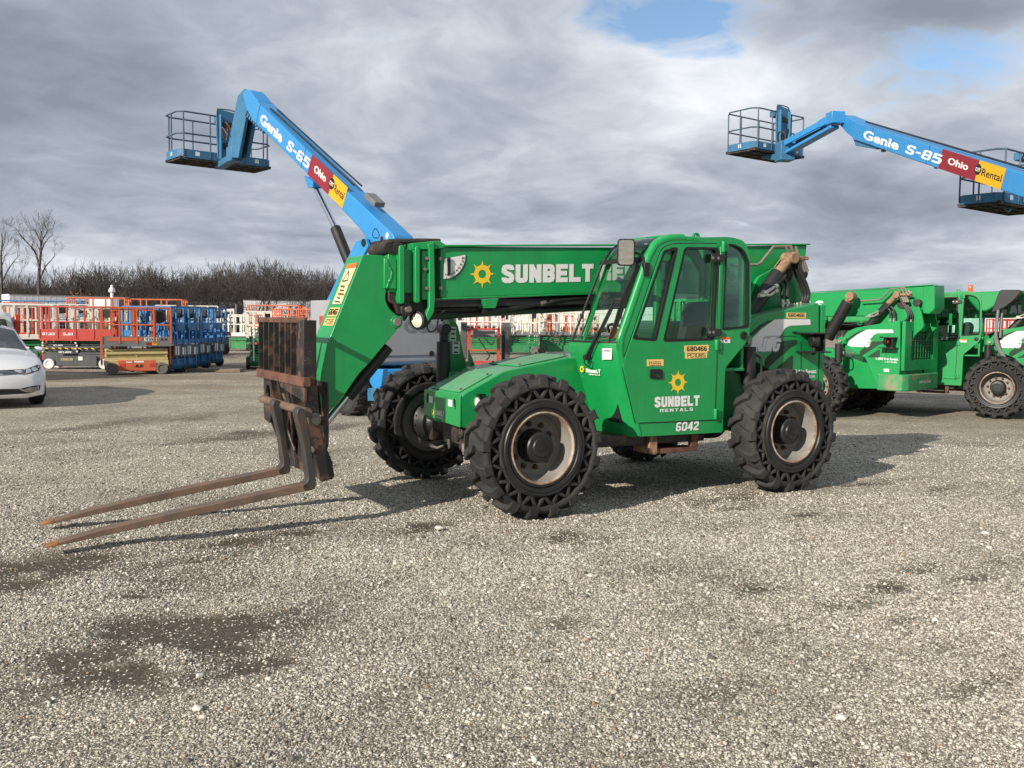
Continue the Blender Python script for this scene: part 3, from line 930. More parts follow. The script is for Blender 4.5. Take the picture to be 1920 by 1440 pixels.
def make_telehandler():
    T = thing('telehandler', 'green telehandler with long rusty forks, parked alone in front with its door reading 6042', 'telehandler', MAIN.O, MAIN.rz)

    # ---------------- chassis
    A, B = -0.32, 0.45
    hs = S(B, (865, 740), (945, 697), (1062, 671))
    ch = MB()
    side = [(0.345, 0.70), (0.345, 0.985), (hs[1][0], hs[1][1] + 0.005), (hs[2][0], hs[2][1]), (-1.5, 1.33), (-2.45, 1.30), (-3.0, 1.05), (-3.72, 1.0), (-3.72, 0.58), (-2.2, 0.50), (-0.7, 0.50), (-0.15, 0.62)]
    ch.plate(round_poly(side, 0.03, 2), A, B)
    ch.build('chassis', 'green', T, bevel=0.010)
    # hood covers on top of the frame
    top = lambda x: 0.985 + (hs[1][1] + 0.005 - 0.985) * (x - 0.345) / (hs[1][0] - 0.345) if x > hs[1][0] else (hs[1][1] + 0.005) + (hs[2][1] - hs[1][1] - 0.005) * (x - hs[1][0]) / (hs[2][0] - hs[1][0])
    for x0, x1, nm in ((0.325, 0.0, 'front_cover'), (-0.26, -0.80, 'top_cover')):
        c = MB()
        y0, y1 = (-0.25, 0.36) if nm == 'front_cover' else (-0.20, 0.38)
        c.add([(x0, y0, top(x0) + 0.003), (x0, y1, top(x0) + 0.003), (x1, y1, top(x1) + 0.003), (x1, y0, top(x1) + 0.003),
               (x0, y0, top(x0) + 0.014), (x0, y1, top(x0) + 0.014), (x1, y1, top(x1) + 0.014), (x1, y0, top(x1) + 0.014)],
              [(0, 1, 2, 3), (7, 6, 5, 4), (0, 4, 5, 1), (1, 5, 6, 2), (2, 6, 7, 3), (3, 7, 4, 0)])
        cv = c.build(nm, 'green_worn', T, bevel=0.004)
        for yy in (y0 + 0.03, y1 - 0.03):
            for xx in (x0 - 0.03, x1 + 0.03):
                b = MB(); b.cyl((xx, yy, top(xx) + 0.012), (xx, yy, top(xx) + 0.026), 0.012, n=6); b.build('cover_bolt', 'rust', cv)
    # nose plate
    p = MB()
    p.plate(round_poly([(A - 0.004, 0.735), (B + 0.004, 0.70), (B + 0.004, 0.985), (A - 0.004, 0.985)], 0.012, 2), 0.346, 0.362, 'x', holes=[
        [(A + 0.075 + 0.026 * math.cos(q), 0.905 + 0.05 * math.sin(q)) for q in np.linspace(0, 2 * math.pi, 16, endpoint=False)],
        [(B - 0.11 + 0.026 * math.cos(q), 0.895 + 0.05 * math.sin(q)) for q in np.linspace(0, 2 * math.pi, 16, endpoint=False)]])
    np_ = p.build('nose_plate', 'green', T, bevel=0.003)
    d = MB(); d.plate([(A + 0.02, 0.8), (B - 0.03, 0.8), (B - 0.03, 0.965), (A + 0.02, 0.965)], 0.3455, 0.3475, 'x'); d.build('plate_recess', 'ink', np_)
    d = MB(); sun_logo(d, (0.3625, A + 0.20, 0.79), YL, ZU, 0.042); d.build('sun_emblem', 'yellow', np_)
    d = MB(); d.block('SUNBELT', (0.3625, A + 0.255, 0.765), YL, ZU, 0.20, 0.048, t=0.25); d.build('lettering', 'white', np_); d = MB(); d.block('RENTALS', (0.3625, A + 0.285, 0.742), YL, ZU, 0.14, 0.014, t=0.16); d.build('lettering', 'white', np_)
    for yy in (A + 0.115, B - 0.235):
        d = MB(); d.box((0.3635, yy + 0.04, 0.90), (0.002, 0.085, 0.06)); d.build('label', 'white', np_)
    # bracket, hydraulic fittings under the nose
    g = MB()
    g.box((0.15, 0.10, 0.63), (0.28, 0.30, 0.16)); g.box((0.02, 0.0, 0.60), (0.35, 0.52, 0.22)); g.box((0.20, 0.30, 0.60), (0.14, 0.12, 0.24))
    g.cyl((0.24, 0.30, 0.63), (0.29, 0.30, 0.63), 0.05, n=16)
    g.tube(spline([(0.25, 0.05, 0.60), (0.28, 0.12, 0.56), (0.22, 0.25, 0.52), (0.1, 0.34, 0.55)]), 0.016)
    g.build('axle_mount', 'grime', T, bevel=0.01)
    g = MB()
    for yy, zz in ((0.02, 0.56), (0.33, 0.54)):
        g = MB(); g.cyl((0.26, yy, zz), (0.26, yy, zz - 0.07), 0.022, n=10); g.cyl((0.26, yy, zz - 0.07), (0.26, yy, zz - 0.10), 0.013, n=8); g.build('hydraulic_fitting', 'fitting', T)
    # head lamp on the near side of the nose
    hl = F(0.22, (893, 755))[0]
    g = MB(); g.lathe([(0.0, -0.055), (0.038, -0.05), (0.052, -0.01), (0.054, 0.0), (0.046, 0.004)], (0.20, hl[0] - 0.02, hl[1]), (1, 0.15, 0), 20); g.bar((0.17, B, hl[1] + 0.07), (0.17, hl[0] + 0.03, hl[1] + 0.07), 0.06, 0.012)
    lamp = g.build('headlight', 'black_plastic', T)
    g = MB(); g.lathe([(0.046, 0.003), (0.03, 0.012), (0.0, 0.016)], (0.20, hl[0] - 0.02, hl[1]), (1, 0.15, 0), 20); g.build('lens', 'lens', lamp)

    # ---------------- axles and wheels
    for x, nm in ((0.0, 'front_axle'), (-WB, 'rear_axle')):
        g = MB()
        g.lathe([(0.0, -0.86), (0.085, -0.85), (0.10, -0.62), (0.085, -0.3), (0.19, -0.16), (0.21, 0.0), (0.19, 0.14), (0.085, 0.28), (0.10, 0.62), (0.085, 0.85), (0.0, 0.86)], (x, 0, WR), (0, 1, 0), 20)
        for s_ in (-1, 1):
            g.box((x, s_ * 0.83, WR), (0.16, 0.12, 0.34)); g.bar((x - 0.16, s_ * 0.15, WR + 0.02), (x - 0.16, s_ * 0.80, WR + 0.02), 0.06)
        g.build(nm, 'grime', T, bevel=0.012)
    for x in (0.0, -WB):
        for s_ in (1, -1):
            add_wheel(T, x, s_ * HT, random.uniform(0, 6))
    g = MB()
    g.box((-1.4, 0.0, 0.52), (1.7, 0.5, 0.16)); g.cyl((-2.6, 0.0, WR), (-0.2, 0.0, WR), 0.05, n=12); g.box((-1.35, 0.65, 0.56), (1.35, 0.5, 0.10)); g.box((-1.3, -0.55, 0.62), (1.6, 0.42, 0.34))
    g.build('belly_frame', 'grime', T, bevel=0.015)

    # ---------------- levelling tower with its cylinder (far side of the nose)
    V0 = -0.50
    tw = S(V0, (829, 602), (842, 599), (853, 603), (858, 612), (866, 655), (873, 688), (874, 700), (838, 716))
    g = MB()
    g.plate(round_poly(tw, 0.03, 3), V0 - 0.02, V0 + 0.02)
    x0, z0 = tw[3]
    gus = [(tw[4][0] + 0.02, V0, tw[4][1]), (tw[5][0] + 0.01, V0, tw[5][1]), (tw[5][0] + 0.02, V0 + 0.30, tw[5][1] - 0.05)]
    gus2 = S(V0 + 0.16, (849, 655), (869, 690), (835, 706))
    g.plate(gus2, V0 + 0.0, V0 + 0.012)
    bb = F(tw[6][0] - 0.02, (838, 706), (868, 660), (874, 690), (876, 700))
    g.plate([(V0, tw[4][1]), (V0 + 0.34, 1.0), (V0, 1.0)], tw[6][0] - 0.03, tw[6][0] - 0.015, 'x')
    g.box((tw[6][0] + 0.10, V0 + 0.09, 1.06), (0.36, 0.24, 0.16))
    tower = g.build('levelling_tower', 'green', T, bevel=0.006)
    g = MB()
    for (a, b_), (w_, h_) in (((838, 606), (0.05, 0.05)),):
        q = S(V0 + 0.021, (a, b_))[0]; g.box((q[0], V0 + 0.022, q[1]), (w_, 0.003, h_))
    for a, b_, w_, h_ in ((849, 626, 0.07, 0.14), (855, 652, 0.08, 0.12)):
        q = S(V0 + 0.021, (a, b_))[0]; g.box((q[0], V0 + 0.022, q[1]), (w_, 0.003, h_))
    lb = g.build('label', 'white', tower)
    g = MB()
    for a, b_, n_ in ((849, 626, 3), (855, 652, 3)):
        q = S(V0 + 0.021, (a, b_))[0]
        for k in range(n_):
            g.box((q[0], V0 + 0.0245, q[1] + 0.045 - 0.045 * k), (0.045, 0.002, 0.014))
    g.build('label_print', 'ink', tower)
    q = S(V0 + 0.12, (832, 640), (831, 720))
    g = MB(); g.cyl((q[0][0], V0 + 0.12, q[0][1]), (q[1][0], V0 + 0.12, q[1][1] - 0.05), 0.068, n=20)
    g.cyl((q[0][0], V0 + 0.12, q[0][1] + 0.10), (q[0][0], V0 + 0.12, q[0][1]), 0.042, n=14)
    g.cyl((q[0][0], V0 + 0.05, q[0][1] + 0.12), (q[0][0], V0 + 0.19, q[0][1] + 0.12), 0.05, n=14)
    g.build('levelling_cylinder', 'black', T, bevel=0.008)

    # ---------------- boom
    BV = 0.24
    bo = S(BV, (826, 462), (1150, 464), (1400, 461), (1514, 459), (1512, 478), (1505, 520), (1490, 545), (1460, 553), (1130, 549), (826, 559))
    g = MB(); g.plate(bo, -BV + 0.004, BV - 0.004)
    boom = g.build('boom', 'green', T, bevel=0.012)
    # top flange strips, welded side band
    g = MB()
    tf = S(BV, (826, 461), (1514, 458))
    for s_ in (-1, 1):
        g.bar((tf[0][0], s_ * (BV + 0.006), tf[0][1]), (tf[1][0] - 0.02, s_ * (BV + 0.006), tf[1][1]), 0.045, 0.016)
    bf = S(BV, (826, 561), (1120, 551))
    g.bar((bf[0][0], BV, bf[0][1] + 0.004), (bf[1][0], BV, bf[1][1] + 0.004), 0.03, 0.016)
    g.build('boom_flange', 'green', boom, bevel=0.004)
    # front collars and the telescoped sections
    st = MB()
    c0 = S(BV, (812, 455), (812, 570), (800, 455), (800, 600))
    X1 = c0[0][0]
    sec = S(0.22, (803, 463), (803, 556), (724, 486), (724, 541))
    st.plate([(sec[0][0] - 0.05, sec[1][1] + 0.02), (sec[0][0] - 0.05, sec[0][1] - 0.02), (sec[2][0] - 0.02, sec[0][1] - 0.035), (sec[2][0] - 0.02, sec[1][1] + 0.03)], -0.215, 0.215)
    inner = st.build('inner_boom', 'green', boom, bevel=0.008)
    g = MB()
    # ribs: upright collars with rounded ends, sticking out of the flank
    for (xa, xb, ya, yb, V) in ((747, 757, 460, 570, 0.265), (777, 786, 462, 568, 0.265)):
        q = S(V, (xa, ya), (xb, ya), (xb, yb), (xa, yb))
        g.plate(round_poly(q, 0.025, 3), V - 0.06, V + 0.02)
        q2 = [(q[0][0], q[0][1]), (q[1][0], q[1][1]), (q[2][0], q[2][1]), (q[3][0], q[3][1])]
        g.plate(round_poly(q2, 0.025, 3), -V - 0.02, -V + 0.06)
        g.box(((q[0][0] + q[1][0]) / 2, 0, q[0][1] - 0.04), (abs(q[0][0] - q[1][0]), 2 * V - 0.1, 0.035)); g.box(((q[0][0] + q[1][0]) / 2, 0, q[2][1] + 0.05), (abs(q[0][0] - q[1][0]), 2 * V - 0.1, 0.035))
    V = 0.265
    q = S(V, (800, 458), (812, 454), (814, 560), (812, 585), (802, 602), (797, 602), (797, 590), (803, 575), (803, 470))
    g.plate(q, V - 0.03, V + 0.025)
    g.plate([(a, b_ + 0.0) for a, b_ in q], -V - 0.025, -V + 0.03)
    q = S(V, (772, 456), (824, 451), (842, 463), (812, 468), (775, 468))
    g.plate(q, -V, V)
    q = S(V - 0.01, (791, 470), (801, 470), (801, 562), (791, 562))
    g.plate(q, -V + 0.012, V - 0.012)
    fl = g.build('boom_collar', 'green', boom, bevel=0.006)
    g = MB()
    for a, b_ in ((800, 485), (800, 541), (826, 485), (827, 540), (796, 505)):
        r_ = S(V, (a, b_))[0]; yy = V if a < 812 else BV
        g = MB(); g.cyl((r_[0], yy - 0.01, r_[1]), (r_[0], yy + 0.022, r_[1]), 0.016, n=6); g.build('wear_pad_bolt', 'pin', boom)
    q = S(0.25, (722, 484), (745, 486), (745, 542), (722, 541))
    g = MB(); g.plate([(q[0][0], q[0][1]), (q[1][0], q[1][1]), (q[2][0], q[2][1]), (q[3][0], q[3][1])], -0.235, 0.235)
    q = S(0.262, (727, 488), (732, 500), (737, 508), (737, 518), (731, 530), (728, 540))
    for i in range(5):
        g.bar((q[i][0], 0.236, q[i][1]), (q[i + 1][0], 0.236, q[i + 1][1]), 0.012, 0.02)
    g.build('boom_nose', 'green', boom, bevel=0.006)
    # black housing below the collars, pin, work light
    q = S(0.20, (728, 541), (790, 545), (812, 556), (812, 585), (775, 590), (745, 590), (741, 572), (728, 566))
    g = MB(); g.plate(round_poly(q, 0.02, 2), -0.20, 0.20); g.build('slide_pad_housing', 'grime', boom, bevel=0.01)
    q = S(0.23, (764, 580))[0]
    g = MB(); g.cyl((q[0], -0.23, q[1]), (q[0], 0.235, q[1]), 0.060, n=18); sh = g.build('pin_boss', 'grime', boom, bevel=0.008)
    g = MB(); g.cyl((q[0], 0.23, q[1]), (q[0], 0.262, q[1]), 0.030, n=16); g.build('pin', 'pin', boom, bevel=0.004)
    q = S(0.22, (784, 600))[0]
    g = MB(); g.lathe([(0, -0.10), (0.05, -0.09), (0.078, -0.02), (0.082, 0.04), (0.07, 0.045)], (q[0] - 0.02, 0.22, q[1]), (1, 0.45, -0.12), 20); wl = g.build('work_light', 'black_plastic', boom)
    g = MB(); g.lathe([(0.07, 0.040), (0.05, 0.052), (0, 0.056)], (q[0] - 0.02, 0.22, q[1]), (1, 0.45, -0.12), 20); g.build('lens', 'lens', boom)
    q = S(0.16, (775, 590), (800, 585), (806, 605), (790, 617), (777, 612))
    g = MB(); g.plate(round_poly(q, 0.03, 3), 0.05, 0.10); g.build('light_bracket', 'green', boom, bevel=0.004)
    # hose bundle on the boom tip
    q = S(0.10, (716, 466), (742, 464), (780, 455), (800, 452))
    g = MB()
    g.lathe([(0, -0.2), (0.052, -0.2), (0.058, -0.14), (0.064, -0.1), (0.058, -0.06), (0.064, 0.0), (0.058, 0.05), (0.064, 0.1), (0.058, 0.15), (0.048, 0.2), (0, 0.2)], (q[0][0] - 0.02, 0.03, q[0][1]), (0, 1, 0), 16)
    g.lathe([(0, -0.06), (0.05, -0.06), (0.056, 0.0), (0.05, 0.06), (0, 0.06)], (q[1][0] + 0.03, 0.20, q[1][1] - 0.02), (0, 1, 0), 16)
    for k in range(5):
        yy = -0.12 + 0.07 * k
        g.tube(spline([(q[0][0] + 0.01, yy, q[0][1] + 0.05), (q[1][0], yy, q[1][1] + 0.045 + 0.01 * (k % 2)), (q[2][0], yy, q[2][1] + 0.012), (q[3][0] - 0.1, yy, q[3][1])]), 0.022, 7)
    g.build('hose_bundle', 'grime', boom)
    # black tube and lines under the boom
    q = S(0.12, (806, 583), (1140, 562))
    g = MB(); g.cyl((q[0][0], 0.04, q[0][1]), (q[1][0] - 0.6, 0.04, q[1][1] + 0.02), 0.082, n=22)
    q2 = S(-0.05, (830, 566), (1140, 556)); g.box(((q2[0][0] + q2[1][0]) / 2, 0, (q2[0][1] + q2[1][1]) / 2 - 0.03), (abs(q2[0][0] - q2[1][0]) + 0.6, 0.44, 0.06), (0, -0.035 * -1, 0))
    g.build('telescope_cylinder', 'black', boom)
    g = MB()
    q = S(0.20, (905, 584), (960, 578), (1012, 569), (1060, 562), (1110, 557))
    g.tube(spline([(a, 0.20, b_) for a, b_ in q]), 0.022, 8)
    q = S(0.21, (1020, 571), (1060, 561), (1140, 556))
    g.tube(spline([(a, 0.22, b_) for a, b_ in q]), 0.016, 8)
    q = S(0.2, (828, 586), (900, 588), (1000, 581), (1110, 575))
    g.tube(spline([(a, 0.13, b_) for a, b_ in q]), 0.014, 8)
    q = S(0.25, (806, 590), (801, 610), (806, 622), (818, 616), (824, 590), (835, 582))
    g.tube(spline([(a, 0.25, b_) for a, b_ in q]), 0.007, 6)
    g.build('boom_hose', 'hose', boom)
    g = MB()
    q = S(0.2, (1012, 569), (1022, 567), (1030, 566), (1046, 563))
    g.cyl((q[0][0], 0.20, q[0][1]), (q[1][0], 0.20, q[1][1]), 0.028, n=10); g.cyl((q[2][0], 0.20, q[2][1]), (q[3][0], 0.20, q[3][1]), 0.026, n=10)
    g.build('hose_clamp', 'pin', boom)
    q = S(0.275, (905, 561), (935, 559), (929, 578), (912, 578))
    g = MB(); g.plate(q, 0.02, 0.28); g.build('boom_bracket', 'green', boom, bevel=0.004)
    # gauge plate with pointer and numerals
    V = BV + 0.002
    q = S(V, (833, 485), (872, 478), (872, 490), (862, 510), (845, 522), (830, 523))
    g = MB(); g.plate(round_poly(q, [0.03, 0.005, 0.03, 0.04, 0.03, 0.005], 3), V, V + 0.003); gp = g.build('angle_gauge', 'white', boom)
    g = MB()
    for k, (a, b_) in enumerate(((837, 515), (846, 514), (851, 511), (856, 507), (860, 502), (864, 496), (867, 490), (868, 484))):
        r_ = S(V, (a - 2.4, b_ + 2))[0]; g.text(str((k + 1) * 10), (r_[0], V + 0.003, r_[1]), XL, ZU, 0.026, 0.020, bold=0.01, thick=0.002)
    for k in range(17):
        a = R(-92 + 92 * k / 16); c_ = S(V, (838, 484))[0]
        g.bar((c_[0] - math.cos(a) * 0.185, V + 0.0045, c_[1] + math.sin(a) * 0.19), (c_[0] - math.cos(a) * (0.17 if k % 2 else 0.16), V + 0.0045, c_[1] + math.sin(a) * (0.175 if k % 2 else 0.165)), 0.003, 0.002, up=(0, 1, 0))
    g.build('gauge_numbers', 'ink', boom)
    q = S(V, (837, 483), (843, 483), (843, 513), (840, 519), (838, 513))
    g = MB(); g.plate(q, V + 0.014, V + 0.022); g.cyl((q[0][0] - 0.012, V, q[0][1] - 0.02), (q[0][0] - 0.012, V + 0.03, q[0][1] - 0.02), 0.012, n=10); g.build('gauge_pointer', 'black_plastic', boom)
    # lettering on the flank
    V = BV - 0.004
    q = S(V, (904, 514), (940, 531), (1110, 493), (1112, 529))
    sl = (S(V, (1112, 528))[0][1] - S(V, (940, 531))[0][1]) / (S(V, (940, 531))[0][0] - S(V, (1112, 528))[0][0])
    xd = Vector((-1, 0, sl)).normalized()
    e_ = MB(); sun_logo(e_, (q[0][0], V, q[0][1]), xd, ZU, 0.128, 0.004); e_.build('sun_emblem', 'yellow', boom)
    a0 = S(V, (940, 531))[0]; a1 = S(V, (1112, 529))[0]; hgt = S(V, (940, 496))[0][1] - a0[1]
    g = MB(); g.block('SUNBELT', (a0[0], V, a0[1]), xd, ZU, a0[0] - a1[0], hgt, t=0.26, thick=0.004); g.build('lettering', 'white', boom); g = MB()
    b0 = S(V, (1124, 526))[0]; b1 = S(V, (1280, 521))[0]
    g.block('RENTALS', (b0[0], V, b0[1]), xd, ZU, b0[0] - b1[0], hgt, t=0.26, thick=0.004)
    g.build('lettering', 'white', boom)
    # the same lettering on the other flank
    g = MB(); g.block('SUNBELT RENTALS', (b1[0], -V, a0[1] + 0.05), (1, 0, -sl), ZU, a0[0] - b1[0], hgt, t=0.26, thick=0.004); g.build('lettering', 'white', boom)

    # ---------------- boom head (goose neck)
    HV = 0.20
    hp = S(HV, (681, 477), (721, 479), (726, 505), (730, 522), (724, 545), (722, 562), (730, 580), (749, 595), (753, 605), (746, 617), (716, 652), (695, 678), (672, 702), (645, 742), (614, 776), (607, 782), (603, 775), (600, 715))
    hp = hp[:-1] + S(HV, (597, 722), (616, 640))
    g = MB(); g.plate(round_poly(hp, [0.02, 0.02, .05, .05, .08, .1, .08, .05, .04, .05, 0, 0, .05, .05, .02, .03, .05, .05, .05], 3), -HV, HV)
    head = g.build('boom_head', 'green', T, bevel=0.012)
    q = S(HV, (743, 604))[0]
    g = MB(); g.cyl((q[0], -HV - 0.02, q[1]), (q[0], HV + 0.012, q[1]), 0.055, n=20); g.build('pin_boss', 'green', head, bevel=0.004)
    g = MB(); g.cyl((q[0], HV, q[1]), (q[0], HV + 0.03, q[1]), 0.036, n=20); g.build('pin', 'pin', head, bevel=0.004)
    # warning stickers on the sloping face
    p0 = S(HV, (681, 477))[0]; p1 = S(HV, (616, 640))[0]
    dz = Vector((p0[0] - p1[0], 0, p0[1] - p1[1])).normalized(); nrm = Vector((dz.z, 0, -dz.x))
    if nrm.x < 0: nrm = -nrm
    def on_slope(yc, dist, w_, h_, mat, nm, lift=0.004):
        c_ = Vector((p0[0], yc, p0[1])) - dz * dist + nrm * lift
        b = MB(); yv = Vector((0, 1, 0))
        b.add([c_ - yv * w_ / 2 - dz * h_ / 2, c_ + yv * w_ / 2 - dz * h_ / 2, c_ + yv * w_ / 2 + dz * h_ / 2, c_ - yv * w_ / 2 + dz * h_ / 2], [(0, 1, 2, 3)])
        return b.build(nm, mat, head), c_
    on_slope(0.03, 0.18, 0.26, 0.20, 'label_worn', 'warning_label'); on_slope(0.03, 0.37, 0.25, 0.17, 'label_worn', 'warning_label')
    on_slope(0.03, 0.10, 0.26, 0.045, 'orange_tag', 'label_header', 0.006)
    on_slope(0.03, 0.53, 0.27, 0.08, 'tag_yellow', 'number_label'); on_slope(0.03, 0.62, 0.27, 0.07, 'tag_yellow', 'number_label')
    g = MB()
    c_ = Vector((p0[0], 0.03, p0[1])) + nrm * 0.0045
    g.block('680466', c_ - dz * 0.56 - Vector((0, 0.12, 0)), YL, dz, 0.24, 0.06, t=0.17, thick=0.002); g.block('PC1085', c_ - dz * 0.645 - Vector((0, 0.11, 0)), YL, dz, 0.22, 0.05, t=0.10, thick=0.002)
    tri = [c_ - dz * 0.24 - Vector((0, 0.09, 0)), c_ - dz * 0.24 + Vector((0, 0.05, 0)), c_ - dz * 0.145 - Vector((0, 0.02, 0))]
    for i in range(3):
        g.bar(tri[i], tri[(i + 1) % 3], 0.012, 0.003, up=nrm)
    for k in range(5):
        g.bar(c_ - dz * (0.29 + 0.035 * k) + Vector((0, -0.07 + 0.02 * (k % 2), 0)), c_ - dz * (0.30 + 0.035 * k) + Vector((0, 0.04 + 0.03 * (k % 3), 0)), 0.012, 0.003, up=nrm)
    g.build('label_print', 'ink', head)
    # tilt cylinder below the head
    q = S(0.10, (690, 690), (655, 745), (600, 812))
    g = MB(); g.cyl((q[0][0] - 0.2, 0.05, q[0][1] + 0.18), (q[1][0], 0.05, q[1][1]), 0.055, n=18); g.build('tilt_cylinder', 'black', head)
    g = MB(); g.cyl((q[1][0], 0.05, q[1][1]), (q[2][0], 0.05, q[2][1]), 0.032, n=16); g.build('tilt_rod', 'chrome', head)

    # ---------------- fork carriage
    CU = 1.80                                               # plane of the backrest
    br = F(CU, (487, 598), (573, 601), (577, 712), (483, 697))
    yl, yr = br[0][0], br[1][0] + 0.0
    zt, zb = 1.625, 1.165
    fr_ = MB()
    xu = CU
    pl_top, pl_bot = S(yr + 0.06, (567, 709), (556, 709)), None
    # side plates with the kinked outline of the photo
    PV = MAIN.loc(ground(83, 1026, 0.05)).y - 0.17          # flank of the near side plate
    print('plate', PV, yr, yl)
    sp = S(PV + 0.02, (568, 709), (593, 705), (598, 762), (601, 800), (612, 838), (622, 862), (628, 896), (601, 905), (597, 880), (589, 850), (578, 822), (573, 785), (570, 745))
    for yy, lim in ((PV, 9.0), (yl + 0.05, zb - 0.06)):
        fr_.plate(round_poly([(a_ - (0.0 if lim > 5 else 0.03), min(b_, lim)) for a_, b_ in sp], 0.02, 2), yy - 0.02, yy + 0.02)
    # dark web plate closing the frame behind the shanks
    hole = lambda yc, zc_, ry_, rz_: [(yc + ry_ * math.cos(a), zc_ + rz_ * math.sin(a)) for a in np.linspace(0, 2 * math.pi, 18, endpoint=False)]
    fr_.plate(round_poly([(yl + 0.30, 1.13), (PV - 0.01, 1.13), (PV - 0.01, 0.62), (PV - 0.12, 0.50), (yl + 0.40, 0.50), (yl + 0.30, 0.70)], 0.03, 2), xu - 0.235, xu - 0.215, 'x', holes=[hole(yl + 0.50, 0.95, 0.06, 0.10), hole(PV - 0.22, 0.93, 0.09, 0.11)])
    zc = [q_[1] for q_ in sp]
    # bottom cross box and plates between
    fr_.box((sp[7][0] - 0.06, (yl + PV) / 2, min(zc) + 0.09), (0.10, PV - yl, 0.15))
    for yy in (yl + 0.36, yl + 0.60, yl + 0.96):
        fr_.plate(round_poly([(xu - 0.03, zb), (xu + 0.02, zb), (xu - 0.02, 0.95), (xu - 0.09, 0.80), (xu - 0.10, 0.60), (xu - 0.17, 0.42), (xu - 0.24, 0.45), (xu - 0.20, 0.8)], 0.03, 2), yy - 0.018, yy + 0.018)
    fr_.box((xu - 0.17, (yl + yr) / 2 - 0.02, 0.66), (0.03, 0.52, 0.46))
    fr_.plate(round_poly([(yl + 0.62, 1.13), (yr - 0.02, 1.13), (yr - 0.02, 0.98), (yr - 0.12, 1.0), (yl + 0.72, 1.06)], 0.02, 2), xu - 0.015, xu + 0.01, 'x')
    fr_.plate(round_poly([(yl, 1.13), (yl + 0.30, 1.13), (yl + 0.30, 0.86), (yl + 0.20, 0.70), (yl, 0.72)], 0.03, 2), xu - 0.06, xu - 0.03, 'x', holes=[[(yl + 0.15 + 0.075 * math.cos(a), 0.97 + 0.075 * math.sin(a)) for a in np.linspace(0, 2 * math.pi, 16, endpoint=False)]])
    fr_.tube(spline([(xu - 0.03, yl + 0.66, 1.0), (xu - 0.05, yl + 0.78, 0.86), (xu - 0.06, yl + 0.70, 0.70), (xu - 0.09, yl + 0.80, 0.52)]), 0.016, 7)
    fr_.tube(spline([(xu - 0.03, yl + 0.80, 1.02), (xu - 0.02, yl + 0.90, 0.90), (xu - 0.06, yl + 0.82, 0.74), (xu - 0.09, yl + 0.74, 0.55)]), 0.016, 7)
    carr = fr_.build('fork_carriage', 'carriage', T, bevel=0.006)
    # load backrest: frame, bottom rail and upright bars
    g = MB()
    g.bar((xu, yl, zt), (xu, yr, zt), 0.03, 0.045)
    g.bar((xu, yl - 0.02, zb - 0.02), (xu, yr + 0.03, zb - 0.02), 0.06, 0.075)
    bk = g.build('backrest', 'rust', carr, bevel=0.005)
    g = MB()
    nb = 8
    for k in range(nb):
        yy = yl + 0.015 + (yr - yl - 0.03) * k / (nb - 0.0)
        g.bar((xu, yy, zb), (xu, yy, zt), 0.10, 0.014, up=(0, 1, 0)) if False else g.box((xu - 0.035, yy, (zt + zb) / 2), (0.10, 0.014, zt - zb))
    yy = yr - 0.005
    g.box((xu - 0.035, yy, (zt + zb) / 2), (0.10, 0.014, zt - zb))
    g.box((xu + 0.01, yr - 0.075, (zt + zb) / 2 - 0.0), (0.014, 0.15, zt - zb))
    g.build('backrest_bar', 'carriage', carr, bevel=0.002)
    # fork shaft and pin heads
    g = MB(); q = S(yr + 0.03, (590, 786))[0]
    g.cyl((CU - 0.02, yl, 0.905), (CU - 0.02, PV + 0.12, 0.905), 0.036, n=16); g.build('fork_shaft', 'fork', carr)
    q = S(PV + 0.05, (589, 786))[0]
    g = MB(); g.cyl((q[0], PV - 0.02, q[1]), (q[0], PV + 0.075, q[1]), 0.052, n=20); g.cyl((q[0], PV + 0.075, q[1]), (q[0], PV + 0.085, q[1]), 0.040, n=20)
    g.build('pin', 'pin', carr, bevel=0.006); g = MB(); q = S(PV + 0.05, (585, 844))[0]; g.cyl((q[0], PV, q[1]), (q[0], PV + 0.04, q[1]), 0.028, n=14)
    q = S(yl, (500, 736))[0]; 
    g.build('pin', 'pin', carr, bevel=0.006)
    # forks
    for heel_px, tip_px, top_z in (((577, 917), (83, 1026), 0.93), ((531, 887), (77, 984), 0.93)):
        tip = ground(*tip_px, 0.05) ; tl = MAIN.loc(tip)
        V = tl.y
        hl_ = S(V, heel_px)[0]
        w2 = 0.06
        x0, z0 = hl_[0], hl_[1]
        x1, z1 = tl.x, 0.05
        d = Vector((x1 - x0, 0, z1 - z0)); L = d.length; d.normalize(); nn = Vector((-d.z, 0, d.x))
        if nn.z < 0: nn = -nn
        g = MB()
        rings = []
        for t_, th, ww in ((0.0, 0.056, 1.0), (0.15, 0.056, 1.0), (0.55, 0.054, 1.0), (0.82, 0.042, 1.0), (0.95, 0.024, 0.98), (0.990, 0.016, 0.86), (1.0, 0.012, 0.74)):
            b = Vector((x0, V, z0)) + d * (L * t_)
            rings.append([b + Vector((0, -w2 * ww, 0)), b + Vector((0, w2 * ww, 0)), b + nn * th + Vector((0, w2 * ww, 0)), b + nn * th + Vector((0, -w2 * ww, 0))])
        g.loft(rings[:5])
        fk = g.build('fork', 'fork', carr, bevel=0.004)
        g = MB(); g.loft([[p_ + d * 0.0004 for p_ in r_] for r_ in rings[4:]]); g.build('fork_tip', 'fork_tip', carr, bevel=0.003)
        # heel and shank up to the eye on the shaft
        # the shank stands square to the blade, so it leans forward with the tilted carriage
        hh_ = 0.955 - z0
